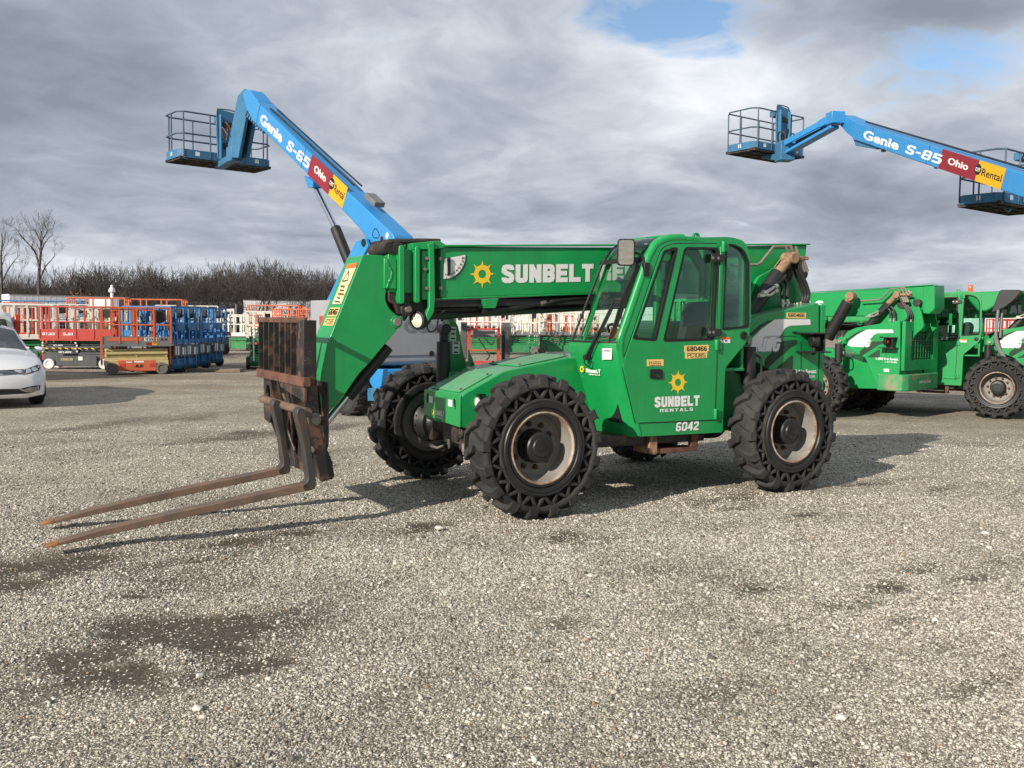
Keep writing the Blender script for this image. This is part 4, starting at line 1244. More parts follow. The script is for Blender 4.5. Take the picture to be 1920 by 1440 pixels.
        loc_ = [(0.05, 0.0), (-0.02, -0.004), (-0.050, 0.012), (-0.058, 0.06), (-0.058, 0.35), (-0.060, hh_ - 0.10), (-0.060, hh_ - 0.03), (-0.035, hh_), (0.002, hh_), (0.020, hh_ - 0.04), (0.012, hh_ - 0.12), (-0.004, 0.35), (-0.002, 0.09), (0.02, 0.062), (0.055, 0.053)]
        sh_ = [(x0 + d.x * f_ + nn.x * h_, z0 + d.z * f_ + nn.z * h_) for f_, h_ in loc_]
        g = MB(); g.plate(round_poly(sh_, 0.02, 2), V - w2, V + w2); g.build('fork_shank', 'fork_shank', carr, bevel=0.006)
    return T


def inset(pts, d):
    """move every edge of a polygon inwards by d"""
    n = len(pts)
    area = sum(pts[i][0] * pts[(i + 1) % n][1] - pts[(i + 1) % n][0] * pts[i][1] for i in range(n))
    sg = 1 if area > 0 else -1
    out = []
    for i in range(n):
        p0, p1, p2 = Vector(pts[i - 1]), Vector(pts[i]), Vector(pts[(i + 1) % n])
        e0, e1 = (p1 - p0).normalized(), (p2 - p1).normalized()
        n0, n1 = Vector((-e0.y, e0.x)) * sg, Vector((-e1.y, e1.x)) * sg
        b = n0 + n1
        if b.length < 1e-6:
            b = n0.copy()
        b.normalize()
        out.append(tuple(p1 + b * (d / max(0.35, b.dot(n0)))))
    return out


CV, CI = 1.0, 0.345           # outer and inner flank of the cab


def add_cab(T):
    cab_out = S(CV, (1196, 819), (1163, 684), (1158, 645), (1214, 485), (1236, 450), (1262, 446), (1372, 444), (1396, 452), (1405, 472), (1408, 505), (1408, 600), (1404, 636), (1360, 690), (1355, 811))
    cab_rad = [0.02, 0.06, 0.03, 0.10, 0.08, 0.1, 0.1, 0.12, 0.1, 0.1, 0.05, 0.06, 0.03, 0.02]
    win_q = S(CV, (1184, 636), (1229, 640), (1270, 463), (1243, 469))
    win_d = S(CV, (1241, 641), (1338, 638), (1346, 464), (1282, 463))
    win_r = S(CV, (1354, 619), (1403, 614), (1404, 492), (1395, 466), (1374, 457), (1361, 458))
    rq, rd, rr_ = [0.03] * 4, [0.04] * 4, [0.02, 0.03, 0.04, 0.08, 0.04, 0.02]
    holes = [round_poly(win_q, rq), round_poly(win_d, rd), round_poly(win_r, rr_)]
    g = MB(); g.plate(round_poly(cab_out, cab_rad), CV - 0.07, CV, holes=holes)
    cab = g.build('cab', 'green', T, bevel=0.016, seg=3)
    # inner flank with one big window
    g = MB()
    inn = [(-1.9, 1.34), (-0.92, 1.36), (-1.26, 2.22), (-1.42, 2.38), (-2.28, 2.42), (-2.45, 2.2), (-2.46, 1.36)]
    g.plate(round_poly(inn, 0.06), CI, CI + 0.05, holes=[round_poly([(-0.985, 1.47), (-1.245, 2.16), (-1.40, 2.35), (-1.80, 2.35), (-1.80, 1.47)], 0.04), round_poly([(-1.86, 1.47), (-1.86, 2.31), (-2.24, 2.31), (-2.38, 2.15), (-2.38, 1.47)], 0.05)])
    g.plate([(-1.10, 0.62), (-0.90, 1.25), (-0.88, 1.45), (-2.46, 1.45), (-2.46, 1.2), (-2.2, 1.15), (-2.15, 0.62)], CI + 0.001, CI + 0.04)
    g.build('inner_flank', 'green', cab, bevel=0.01)
    # front: lower skin and windscreen lofted across the cab
    def front_u(z, V):
        """how far forward the front stands at height z, bulging towards the middle"""
        side = np.interp(z, [0.60, 1.26, 1.44, 2.21, 2.33, 2.40, 2.41], [-1.16, -0.955, -0.92, -1.222, -1.30, -1.42, -1.50])
        t = (V - CI) / (CV - CI)
        bulge = 0.125 * (1 - abs(2 * t - 0.85) ** 3.0 / (1.15 ** 3)) if t > 0.425 else 0.125 - 0.02 * (0.425 - t) / 0.425
        k = np.interp(z, [0.6, 1.2, 1.5, 2.2, 2.4], [0.75, 1.0, 0.95, 0.55, 0.3])
        return side + bulge * k
    vs_ = np.linspace(CI, CV - 0.012, 17)
    g = MB()
    rings = []
    for z in (0.60, 0.62, 0.8, 1.0, 1.15, 1.26, 1.36, 1.43, 1.452):
        rings.append([(front_u(z, v_) - 0.002, v_, z) for v_ in vs_])
    g.loft(rings, cap=False, closed=False)
    g.add([(front_u(1.452, v_) - 0.002, v_, 1.452) for v_ in vs_] + [(front_u(1.452, v_) - 0.13, v_, 1.462) for v_ in vs_], [(i, i + 1, 18 + i, 17 + i) for i in range(16)])
    g.add([(front_u(0.6, v_) - 0.002, v_, 0.60) for v_ in vs_] + [(-2.15, v_, 0.60) for v_ in vs_], [(i, i + 1, 18 + i, 17 + i) for i in range(16)])
    g.build('front_panel', 'green', cab, smooth=40)
    g = MB()
    rings = []
    for z in np.linspace(1.458, 2.20, 8):
        rings.append([(front_u(z, v_) - 0.006, v_, z) for v_ in vs_])
    g.loft(rings, cap=False, closed=False)
    g.build('windscreen', 'glass_clear', cab, smooth=50)
    g = MB()
    rings = []
    for z, du in ((2.215, 0), (2.27, 0), (2.32, 0), (2.36, 0.0), (2.385, 0.0), (2.405, 0), (2.41, -0.04)):
        rings.append([(front_u(z, v_) - 0.006 + du, v_, z + 0.018 * math.sin(math.pi * (v_ - CI) / (CV - CI)) * (z - 2.2) / 0.2) for v_ in vs_])
    g.loft(rings, cap=False, closed=False)
    g.build('roof_window', 'glass', cab, smooth=50)
    g = MB()
    for z0, z1 in ((2.175, 2.222), (1.448, 1.464)):
        rings = []
        for z, o_ in ((z0, 0.0), (z0, 0.006), (z1, 0.006), (z1, 0.0)):
            rings.append([(front_u(z, v_) + o_ - 0.004, v_, z) for v_ in vs_])
        g.loft(rings, cap=False, closed=False)
    for V in (CI + 0.055, CV - 0.075):
        g.tube([(front_u(z, V) + 0.0, V, z) for z in np.linspace(1.455, 2.39, 14)], 0.013, 6)
    g.build('window_seal', 'seal', cab)
    # corner posts: fat rounded tubes on both front edges, running over into the roof rails
    for V, rad in ((CV - 0.035, 0.042), (CI + 0.02, 0.022)):
        g = MB()
        pts = [(np.interp(z, [0.60, 1.26, 1.44, 2.21, 2.33, 2.40], [-1.16, -0.955, -0.92, -1.222, -1.30, -1.42]) - 0.030, V, z) for z in list(np.linspace(0.62, 1.2, 5)) + list(np.linspace(1.26, 2.2, 9)) + [2.27, 2.33, 2.37]]
        if V < 0.5:
            pts = [p for p in pts if p[2] > 1.4]
        pts += [(-1.50, V, 2.40), (-1.65, V, 2.41)]
        g.tube(spline(pts, 3), rad, 12)
        g.build('corner_post', 'green', cab)
    # roof, rear wall, floor
    g = MB()
    g.plate(round_poly([(-1.44, CI + 0.02), (-1.44, CV - 0.05), (-2.40, CV - 0.05), (-2.40, CI + 0.02)], 0.02), 2.405, 2.435, 'z')
    g.build('roof', 'green', cab, bevel=0.008)
    g = MB()
    g.plate([(CI, 1.2), (CV - 0.06, 1.2), (CV - 0.06, 2.40), (CI, 2.40)], -2.455, -2.42, 'x', holes=[round_poly([(CI + 0.07, 1.5), (CV - 0.13, 1.5), (CV - 0.13, 2.28), (CI + 0.07, 2.28)], 0.05)])
    g.plate([(CI + 0.03, 0.62), (CV - 0.08, 0.62), (CV - 0.08, 1.25), (CI + 0.03, 1.25)], -2.14, -2.10, 'x')
    g.box((-2.28, (CI + CV) / 2, 1.19), (0.36, CV - CI - 0.1, 0.03))
    g.build('rear_wall', 'green', cab, bevel=0.006)
    g = MB(); g.plate(round_poly([(CI + 0.06, 1.49), (CV - 0.12, 1.49), (CV - 0.12, 2.29), (CI + 0.06, 2.29)], 0.05), -2.441, -2.436, 'x'); g.build('rear_window', 'glass_dark', cab)
    g = MB(); g.plate(round_poly([(-1.0, 1.45), (-1.27, 2.2), (-1.42, 2.33), (-2.26, 2.33), (-2.4, 2.17), (-2.4, 1.45)], 0.05), CI + 0.02, CI + 0.025); g.build('inner_window', 'glass_clear', cab)
    g = MB(); g.box((-1.62, (CI + CV) / 2, 0.68), (1.0, CV - CI - 0.12, 0.04)); g.build('floor_mat', 'black_plastic', cab)
    # eye bolt on the roof
    q = S(0.75, (1307, 445))[0]
    g = MB(); g.plate([(q[0] - 0.05 + 0.10 * i, 0) for i in (0, 1)] and round_poly([(q[0] - 0.055, q[1] - 0.03), (q[0] + 0.055, q[1] - 0.03), (q[0] + 0.03, q[1] + 0.045), (q[0] - 0.03, q[1] + 0.045)], 0.025, 3), 0.72, 0.745, holes=[[(q[0] + 0.016 * math.cos(a), q[1] + 0.010 + 0.018 * math.sin(a)) for a in np.linspace(0, 2 * math.pi, 12, endpoint=False)]]); g.build('lifting_eye', 'green', cab, bevel=0.003)

    # door: dark joint, skin, hinges, handle
    door = S(CV, (1191, 793), (1166, 683), (1181, 640), (1240, 466), (1262, 457), (1343, 457), (1343.5, 640), (1338, 787))
    dr = [0.02, 0.05, 0.02, 0.06, 0.05, 0.02, 0.01, 0.02]
    g = MB(); g.plate(round_poly(inset(door, -0.007), dr), CV + 0.0005, CV + 0.002, holes=[round_poly(win_q, rq), round_poly(win_d, rd)]); g.build('door_joint', 'ink', cab)
    g = MB(); g.plate(round_poly(inset(door, 0.002), dr), CV - 0.01, CV + 0.012, holes=[round_poly(win_q, rq), round_poly(win_d, rd)])
    g.build('door', 'green', cab, bevel=0.005)
    g = MB()
    for poly, rad in ((win_q, rq), (win_d, rd), (win_r, rr_)):
        for p_, hole, y0 in ((poly, inset(poly, 0.022 if poly is not win_r else 0.016), CV + 0.004),):
            g.plate(round_poly(p_, rad), y0 - 0.03, y0 + 0.011 if poly is not win_r else y0 + 0.003, holes=[round_poly(hole, rad)])
    g.build('window_seal', 'seal', cab)
    for poly, nm, mt in ((win_q, 'door_window', 'glass_dark'), (win_d, 'door_window', 'glass_dark'), (win_r, 'rear_side_window', 'glass_dark')):
        g = MB(); g.plate(inset(poly, 0.012), CV - 0.022, CV - 0.016); g.build(nm, mt, cab)
    g = MB()
    for a, b_ in ((1354, 463), (1341, 647), (1339, 776)):
        q = S(CV, (a, b_))[0]
        g = MB(); g.cyl((q[0] + 0.0, CV + 0.018, q[1] - 0.05), (q[0], CV + 0.018, q[1] + 0.05), 0.020, n=10); g.box((q[0] - 0.03, CV + 0.010, q[1]), (0.07, 0.016, 0.08)); g.build('hinge', 'green', cab, bevel=0.004)
    g = MB()
    q = S(CV, (1353.5, 458), (1344.5, 650), (1339, 790))
    g.bar((q[0][0] + 0.005, CV + 0.006, q[0][1] - 0.02), (q[1][0], CV + 0.006, q[1][1]), 0.035, 0.012, up=(0, 1, 0))
    g.build('door_trim', 'green', cab, bevel=0.004)
    g = MB()
    for a, b_ in ((1338, 484), (1332, 623)):
        q = S(CV, (a - 8, b_), (a + 18, b_))
        g = MB(); g.plate(round_poly([(q[0][0], q[0][1] - 0.045), (q[1][0], q[1][1] - 0.03), (q[1][0], q[1][1] + 0.03), (q[0][0], q[0][1] + 0.045)], 0.02, 2), CV + 0.016, CV + 0.034); g.build('glass_hinge', 'black', cab, bevel=0.004)
    g = MB()
    for a, b_ in ((1332, 484), (1342, 484.5), (1326, 623), (1333, 623)):
        q = S(CV, (a, b_))[0]; g = MB(); g.lathe([(0.014, 0), (0.014, 0.006), (0.0, 0.008)], (q[0], CV + 0.034, q[1]), (0, 1, 0), 10); g.build('hinge_screw', 'steel', cab)
    q = S(CV, (1217, 692), (1240, 692), (1240, 710), (1217, 710))
    g = MB(); g.plate(round_poly(q, 0.02, 3), CV + 0.008, CV + 0.024, holes=[round_poly([(q[0][0] - 0.045, q[0][1] - 0.05), (q[1][0] + 0.02, q[1][1] - 0.05), (q[1][0] + 0.02, q[1][1] - 0.068), (q[0][0] - 0.045, q[0][1] - 0.068)], 0.005, 2)])
    g.cyl((q[3][0] - 0.035, CV + 0.02, q[3][1] + 0.035), (q[3][0] - 0.035, CV + 0.034, q[3][1] + 0.035), 0.017, n=12)
    g.build('door_handle', 'black_plastic', cab, bevel=0.003)
    # writing on the door
    V = CV + 0.0125
    for a0, b0, a1, b1, tx, bw in ((1283, 648, 1328.5, 659.5, '680466', 0.025), (1284.5, 660.5, 1325.5, 671.5, 'PC1085', 0.0)):
        q = S(V, (a0, b0), (a1, b1))
        g = MB(); g.plate([(q[0][0], q[0][1]), (q[1][0], q[0][1] + 0.006), (q[1][0], q[1][1] + 0.003), (q[0][0], q[1][1] - 0.003)], V, V + 0.0015); g.build('number_label', 'tag_yellow', cab)
        g = MB(); w_ = q[0][0] - q[1][0]; h_ = q[0][1] - q[1][1]
        g.block(tx, (q[0][0] - 0.10 * w_, V + 0.0015, q[1][1] + 0.13 * h_), XL, ZU, 0.82 * w_, 0.74 * h_, t=0.19 if bw else 0.11); g.build('lettering', 'ink', cab)
    q = S(V, (1213, 674), (1244, 686))
    g = MB(); g.plate([(q[0][0], q[0][1]), (q[1][0], q[0][1]), (q[1][0], q[1][1]), (q[0][0], q[1][1])], V, V + 0.0015); g.build('instruction_label', 'tag_yellow', cab)
    g = MB()
    for k in range(3):
        z_ = q[0][1] - 0.024 - 0.015 * k
        for i in range(6):
            x_ = q[0][0] - 0.028 - 0.024 * i - 0.006 * (k == 2); g.box((x_, V + 0.002, z_), (0.019 - 0.004 * ((i + k) % 3), 0.0012, 0.007))
    g.build('label_print', 'ink', cab)
    q = S(V, (1271, 717))[0]
    g = MB(); sun_logo(g, (q[0], V, q[1]), XL, ZU, 0.116, 0.002); g.build('sun_emblem', 'yellow', cab)
    q = S(V, (1227, 765), (1311, 761), (1227, 745), (1237, 773), (1299, 770), (1237, 767))
    sl = (q[1][1] - q[0][1]) / (q[0][0] - q[1][0])
    xd = Vector((-1, 0, 0))
    g = MB(); g.block('SUNBELT', (q[0][0], V, q[0][1] + 0.004), xd, ZU, q[0][0] - q[1][0], q[2][1] - q[0][1], t=0.26, thick=0.002); g.build('lettering', 'white', cab); g = MB()
    g.block('RENTALS', (q[3][0], V, q[3][1]), xd, ZU, q[3][0] - q[4][0], 0.030, t=0.20, thick=0.002, gap=0.24); g.build('lettering', 'white', cab)
    q = S(CV + 0.002, (1266, 809), (1309, 806), (1266, 792))
    g = MB(); g.block('6042', (q[0][0] + 0.004, CV + 0.0018, q[0][1] - 0.004), XL, ZU, q[0][0] - q[1][0] + 0.008, q[2][1] - q[0][1] + 0.012, t=0.22, shear=0.12, thick=0.001); g.build('number_outline', 'ink', cab)
    g = MB(); g.block('6042', (q[0][0], CV + 0.002, q[0][1]), XL, ZU, q[0][0] - q[1][0], q[2][1] - q[0][1], t=0.22, shear=0.12, thick=0.002); g.build('lettering', 'white', cab)
    q = S(CV + 0.001, (1350, 632), (1369, 643))
    g = MB(); g.plate([(q[0][0], q[0][1]), (q[1][0], q[0][1]), (q[1][0], q[1][1]), (q[0][0], q[1][1])], CV, CV + 0.002); g.build('warning_label', 'white', cab)
    g = MB(); g.plate([(q[0][0], q[0][1]), (q[1][0], q[0][1]), (q[1][0], q[0][1] - 0.022), (q[0][0], q[0][1] - 0.022)], CV + 0.002, CV + 0.003); g.build('label_header', 'orange_tag', cab)
    g = MB(); g.text('!', (q[0][0] - 0.03, CV + 0.002, q[1][1] + 0.006), XL, ZU, 0.006, 0.025, bold=0.02); g.bar((q[0][0] - 0.012, CV + 0.003, q[1][1] + 0.006), (q[0][0] - 0.03, CV + 0.003, q[1][1] + 0.035), 0.004, 0.001, up=(0, 1, 0)); g.bar((q[0][0] - 0.048, CV + 0.003, q[1][1] + 0.006), (q[0][0] - 0.03, CV + 0.003, q[1][1] + 0.035), 0.004, 0.001, up=(0, 1, 0)); g.box((q[0][0] - 0.075, CV + 0.0028, q[1][1] + 0.02), (0.03, 0.001, 0.012)); g.build('label_print', 'ink', cab)
    q = S(CV, (1394, 629))[0]
    g = MB(); g.lathe([(0.040, 0.0), (0.040, 0.012), (0.026, 0.016), (0.024, 0.006), (0.0, 0.006)], (q[0], CV, q[1]), (0, 1, 0), 20); g.build('filler_cap', 'black_plastic', cab)
    # small emblem and labels on the front skin
    def on_front(px, py):
        d = pix_dir(px, py); k = None
        best = None
        for v_ in np.linspace(CI + 0.02, CV - 0.03, 60):
            (x_, z_), = S(v_, (px, py))
            if z_ < 0.6 or z_ > 1.46: continue
            e_ = abs(front_u(z_, v_) - x_)
            if best is None or e_ < best[0]: best = (e_, x_, v_, z_)
        return Vector((front_u(best[3], best[2]) + 0.004, best[2], best[3]))
    c0, c1, c2 = on_front(1093, 692), on_front(1100, 698), on_front(1127, 700)
    xd = (c2 - c1).normalized(); yd = Vector((0, 0, 1)) - xd * xd.z; yd.normalize()
    nrm = xd.cross(yd)
    g = MB(); sun_logo(g, c0 + nrm * 0.004, xd, yd, 0.042, 0.002); g.build('sun_emblem', 'yellow', cab)
    g = MB(); g.block('SUNBELT', c1 + nrm * 0.006, xd, yd, (c2 - c1).length, 0.036, t=0.26, thick=0.002); g.build('lettering', 'white', cab); g = MB(); g.block('RENTALS', c1 + nrm * 0.006 + xd * 0.05 - yd * 0.022, xd, yd, (c2 - c1).length * 0.75, 0.012, t=0.20, thick=0.002); g.build('lettering', 'white', cab)
    c0, c1 = on_front(1131, 674), on_front(1149, 674); xd = (c1 - c0).normalized(); nrm = xd.cross(Vector((0, 0, 1)))
    b = c0 + nrm * 0.016
    g = MB(); L = (c1 - c0).length; g.add([b, b + xd * L, b + xd * L + Vector((0, 0, 0.1)), b + Vector((0, 0, 0.1))], [(0, 1, 2, 3)]); lb = g.build('serial_label', 'white', cab)
    g = MB(); g.text('070064', b + nrm * 0.002 + xd * 0.012 + Vector((0, 0, 0.07)), xd, ZU, L - 0.024, 0.016, bold=0.01); g.build('label_print', 'ink', cab)
    # orange notice inside the windscreen
    V = 0.80; q = S(V, (1132, 622), (1147, 639))
    g = MB(); g.add([(-1.0, V - 0.07, 1.49), (-1.0, V + 0.07, 1.49), (-1.035, V + 0.07, 1.575), (-1.035, V - 0.07, 1.575)], [(0, 1, 2, 3)]); g.build('notice_card', 'orange_tag', cab)

    # mirror on the corner post
    q0, q1 = F(-1.02, (1157, 448), (1191, 499))
    cy, cz = (q0[0] + q1[0]) / 2, (q0[1] + q1[1]) / 2
    hw, hh = abs(q1[0] - q0[0]) / 2, abs(q0[1] - q1[1]) / 2
    cl = MAIN.loc(EYE) - Vector((-1.02, cy, cz))
    rot = Matrix.Translation((-1.02, cy, cz)) @ Matrix.Rotation(math.atan2(cl.y, cl.x) + R(6), 4, 'Z') @ Matrix.Rotation(R(4.2), 4, 'Y')
    hw *= 0.56; hh *= 0.93
    g = MB(); k = MB(); k.plate(round_poly([(-hw, -hh), (hw, -hh), (hw, hh), (-hw, hh)], 0.035), -0.03, 0.015, 'x'); g.add(k.v, k.f, rot); mi = g.build('mirror', 'black_plastic', cab, bevel=0.012)
    g = MB(); k = MB(); k.plate(round_poly([(-hw + 0.012, -hh + 0.012), (hw - 0.012, -hh + 0.012), (hw - 0.012, hh - 0.012), (-hw + 0.012, hh - 0.012)], 0.03), 0.016, 0.018, 'x'); g.add(k.v, k.f, rot); g.build('mirror_face', 'mirror', cab)
    p_ = rot @ Vector((-0.03, 0.0, 0.0)); e_ = S(CV - 0.01, (1209, 505))[0]
    g = MB(); g.tube(spline([p_, p_ + Vector((-0.05, 0.04, 0.0)), (e_[0] + 0.03, CV - 0.02, e_[1] + 0.12), (e_[0], CV - 0.01, e_[1] + 0.02)]), 0.013, 8); g.box((e_[0] - 0.005, CV - 0.005, e_[1]), (0.06, 0.05, 0.12)); g.build('mirror_arm', 'black_plastic', cab, bevel=0.006)
    # wiper: motor arm, link and blade
    def on_glass(px, py, lift):
        best = None
        for v_ in np.linspace(CI, CV, 80):
            (x_, z_), = S(v_, (px, py))
            if not 0.6 < z_ < 2.4: continue
            e_ = abs(front_u(z_, v_) + lift - x_)
            if best is None or e_ < best[0]: best = (e_, v_, z_)
        return Vector((front_u(best[2], best[1]) + lift, best[1], best[2]))
    a, a2, b = on_glass(1099, 670, 0.04), on_glass(1124, 622, 0.075), on_glass(1154, 562, 0.075)
    g = MB(); g.bar(a, a2, 0.030, 0.022); g.bar(a2, b, 0.026, 0.020); g.tube([a + Vector((0, 0.035, 0)), a2 + Vector((0, 0.035, 0)), b + Vector((0, 0.03, 0))], 0.006, 6); g.cyl(a + Vector((-0.05, 0, 0)), a + Vector((0.02, 0, 0)), 0.026, n=12)
    g.tube(spline([a, a + Vector((0, -0.03, -0.05)), a + Vector((-0.02, 0.02, -0.08)), a + Vector((-0.03, 0.05, -0.03))]), 0.006, 5)
    g.build('wiper_arm', 'black', cab)
    p0, p1 = on_glass(1196, 497, 0.02), on_glass(1145, 634, 0.02)
    g = MB(); pl = [on_glass(1196 - 51 * t_, 497 + 137 * t_, 0.028) for t_ in (0, 0.2, 0.4, 0.6, 0.8, 1.0)]
    for i in range(5): g.bar(pl[i], pl[i + 1], 0.020, 0.034)
    p2, p3 = on_glass(1190, 508, 0.06), on_glass(1150, 612, 0.06); mid = on_glass(1166, 560, 0.08)
    g.bar(p2, mid, 0.012); g.bar(mid, p3, 0.012); g.bar(b, mid, 0.02)
    g.build('wiper_blade', 'black', cab)
    # inside: seat, column with wheel, dash, levers
    g = MB()
    g.plate(round_poly([(-1.55, 1.02), (-2.02, 0.98), (-2.02, 1.12), (-1.55, 1.16)], 0.05), 0.40, 0.88)
    g.plate(round_poly([(-2.0, 1.06), (-2.16, 1.12), (-2.28, 1.78), (-2.20, 1.86), (-2.12, 1.82), (-1.98, 1.2)], 0.05), 0.42, 0.86)
    g.box((-1.8, 0.64, 0.84), (0.42, 0.40, 0.34))
    g.plate(round_poly([(-1.62, 1.30), (-2.05, 1.34), (-2.05, 1.40), (-1.62, 1.36)], 0.02), 0.86, 0.91)
    g.build('seat', 'seat', cab, bevel=0.02)
    g = MB()
    c_ = Vector((-1.27, 0.62, 1.50)); ax = Vector((-0.62, 0, 0.78)).normalized(); e1 = Vector((0, 1, 0)); e2 = ax.cross(e1)
    g.tube([c_ + e1 * math.cos(a) * 0.185 + e2 * math.sin(a) * 0.185 for a in np.linspace(0, 2 * math.pi, 28, endpoint=False)], 0.014, 8, closed=True)
    for a in (0.5, 2.6, 4.7):
        g.bar(c_ - ax * 0.03, c_ + e1 * math.cos(a) * 0.185 + e2 * math.sin(a) * 0.185, 0.018, 0.01)
    g.cyl(c_ - ax * 0.06, c_ + ax * 0.01, 0.04, n=14); g.cyl(c_ - ax * 0.5, c_ - ax * 0.05, 0.045, n=12)
    g.build('steering_wheel', 'black_plastic', cab)
    g = MB(); g.plate(round_poly([(-0.95, 1.40), (-1.18, 1.44), (-1.22, 1.36), (-1.14, 0.72), (-1.02, 0.72)], 0.03), CI + 0.06, CV - 0.1); g.plate(round_poly([(-1.4, 0.7), (-1.95, 0.7), (-1.95, 1.32), (-1.5, 1.28)], 0.04), CI + 0.05, CI + 0.13)
    for k in range(3):
        g.cyl((-1.55 - 0.09 * k, CI + 0.1, 1.28), (-1.53 - 0.09 * k, CI + 0.11, 1.44), 0.008, n=6); g.cyl((-1.53 - 0.09 * k, CI + 0.11, 1.43), (-1.53 - 0.09 * k, CI + 0.11, 1.48), 0.02, n=8)
    g.build('dashboard', 'black_plastic', cab, bevel=0.012)
    # step under the door
    g = MB()
    q = S(0.95, (1219, 816), (1232, 816), (1233, 850), (1229, 853), (1217, 851), (1218, 838))
    g.plate(round_poly(q, 0.01, 2), 0.70, 0.95); g.build('step_bracket', 'tan_steel', cab, bevel=0.004)
    q = S(0.93, (1233, 842), (1307, 838), (1307, 846), (1233, 851)); g = MB(); g.plate(q, 0.74, 0.93); q = S(0.93, (1297, 812), (1310, 812), (1309, 838), (1296, 838)); g.plate(q, 0.88, 0.93); g.build('step', 'rust', cab, bevel=0.004)
    return cab


def add_rear(T):
    SV = 0.72
    side = S(SV, (1400, 605), (1424, 592), (1536, 567.5), (1535, 716)) + [(-3.70, 0.78), (-3.50, 0.62), (-3.30, 0.62), (-3.05, 1.15), (-2.75, 1.28), (-2.40, 1.25)]
    g = MB(); g.plate(round_poly(side, 0.02, 2), 0.36, SV); rb = g.build('rear_body', 'green', T, bevel=0.012)
    # upright frame plates carrying the boom pivot
    tw = S(0.34, (1402, 606), (1404, 560), (1420, 520), (1455, 500), (1494, 498), (1508, 520), (1517, 555), (1521, 590), (1500, 615)) + [(-3.6, 1.1), (-2.9, 1.1)]
    g = MB()
    for a, b in ((0.30, 0.345), (-0.345, -0.30)):
        g.plate(round_poly(tw, 0.05, 3), a, b)
    g.build('boom_pivot_frame', 'green', T, bevel=0.008)
    g = MB(); q = S(0.35, (1493, 512))[0]; g.cyl((q[0] - 0.1, -0.38, q[1]), (q[0] - 0.1, 0.36, q[1]), 0.07, n=20); q = S(0.345, (1472, 512))[0]; g.lathe([(0.0, 0), (0.11, 0.0), (0.11, 0.012), (0.0, 0.014)], (q[0], 0.345, q[1]), (0, 1, 0), 24); g.build('pivot_pin', 'grime', T, bevel=0.006)
    # engine compartment on the far flank, rear hood and counterweight
    g = MB(); g.plate(round_poly([(-2.35, 0.7), (-2.35, 1.55), (-2.55, 1.66), (-3.74, 1.66), (-3.74, 0.7)], 0.04), -1.02, -0.37); g.build('engine_cover', 'green', T, bevel=0.012)
    zt = S(SV, (1536, 569))[0][1]
    g = MB(); x0 = side[3][0]
    g.plate(round_poly([(-0.84, 0.93), (SV - 0.005, 0.93), (SV - 0.005, zt - 0.01), (-0.84, zt - 0.06)], 0.02), x0 - 0.075, x0 - 0.012, 'x', holes=[round_poly([(-0.60, 1.12), (0.42, 1.12), (0.42, 1.66), (-0.60, 1.66)], 0.02)])
    rh = g.build('rear_hood', 'green', T, bevel=0.012)
    g = MB(); g.box((x0 - 0.03, -0.09, 1.39), (0.03, 1.04, 0.56)); g.build('rear_grille', 'mesh_dark', rh)
    g = MB()
    for k in range(8): g.bar((x0 - 0.066, -0.60 + 0.128 * (k + 0.5), 1.12), (x0 - 0.066, -0.60 + 0.128 * (k + 0.5), 1.66), 0.006)
    for k in range(5): g.bar((x0 - 0.066, -0.60, 1.16 + 0.11 * k), (x0 - 0.066, 0.42, 1.16 + 0.11 * k), 0.006)
    g.build('grille_bars', 'green', rh)
    g = MB(); sun_logo(g, (x0 - 0.076, 0.30, zt - 0.09), (0, -1, 0), ZU, 0.035, 0.002); g.build('sun_emblem', 'yellow', rh)
    g = MB(); g.block('SUNBELT', (x0 - 0.076, 0.24, zt - 0.11), (0, -1, 0), ZU, 0.19, 0.04, t=0.26); g.build('lettering', 'white', rh)
    g = MB(); g.plate(round_poly([(x0 + 0.42, SV + 0.02), (x0 - 0.05, SV + 0.02), (x0 - 0.12, SV - 0.12), (x0 - 0.12, -0.80), (x0 + 0.42, -0.80)], 0.03), 0.55, 0.86, 'z'); cw = g.build('counterweight', 'green_scraped', T, bevel=0.02)
    g = MB(); g.text('1-800 No Sweat', (x0 - 0.121, 0.12, 0.68), (0, -1, 0), ZU, 0.55, 0.055, bold=0.01); g.build('lettering', 'white', cw)
    g = MB(); q = (x0 + 0.46, 1.12); g.text('1-800 No Sweat', (q[0], SV, q[1]), XL, ZU, 0.42, 0.045, bold=0.03, thick=0.003); g.build('lettering', 'white', rb); g = MB(); g.text('(667-9328)', (q[0] - 0.18, SV, q[1] - 0.055), XL, ZU, 0.22, 0.036, bold=0.01, thick=0.003); g.build('lettering', 'white', rb)
    g = MB(); g.box((x0 + 0.25, SV + 0.0015, 0.93), (0.10, 0.003, 0.055)); g.build('label', 'white', rb)
    # swoosh and maker's letters
    V = SV + 0.002
    g = MB(); q = S(V, (1405, 640), (1428, 617), (1452, 599.5), (1460, 598.5), (1519, 598.5), (1520, 609), (1482, 610.5), (1472, 615), (1460, 634), (1445, 655), (1438, 660), (1412, 660), (1400, 654)); g.plate(round_poly(q, 0.012, 2), V - 0.001, V + 0.0012); g.build('white_swoosh', 'white', rb)
    g = MB(); q = S(V, (1398, 646), (1404, 636), (1430, 612), (1450, 600), (1441, 601), (1424, 610), (1404, 628), (1390, 640)); g.plate(q, V - 0.001, V + 0.001); g.build('swoosh_shade', 'ink', rb)
    q = S(V, (1419, 659), (1459, 658), (1419, 634))
    g = MB(); g.block('JLG', (q[0][0] + 0.008, V + 0.001, q[0][1] - 0.008), XL, ZU, q[0][0] - q[1][0] + 0.016, q[2][1] - q[0][1] + 0.016, t=0.26, shear=0.28, thick=0.001); g.build('maker_outline', 'grey_mid', rb)
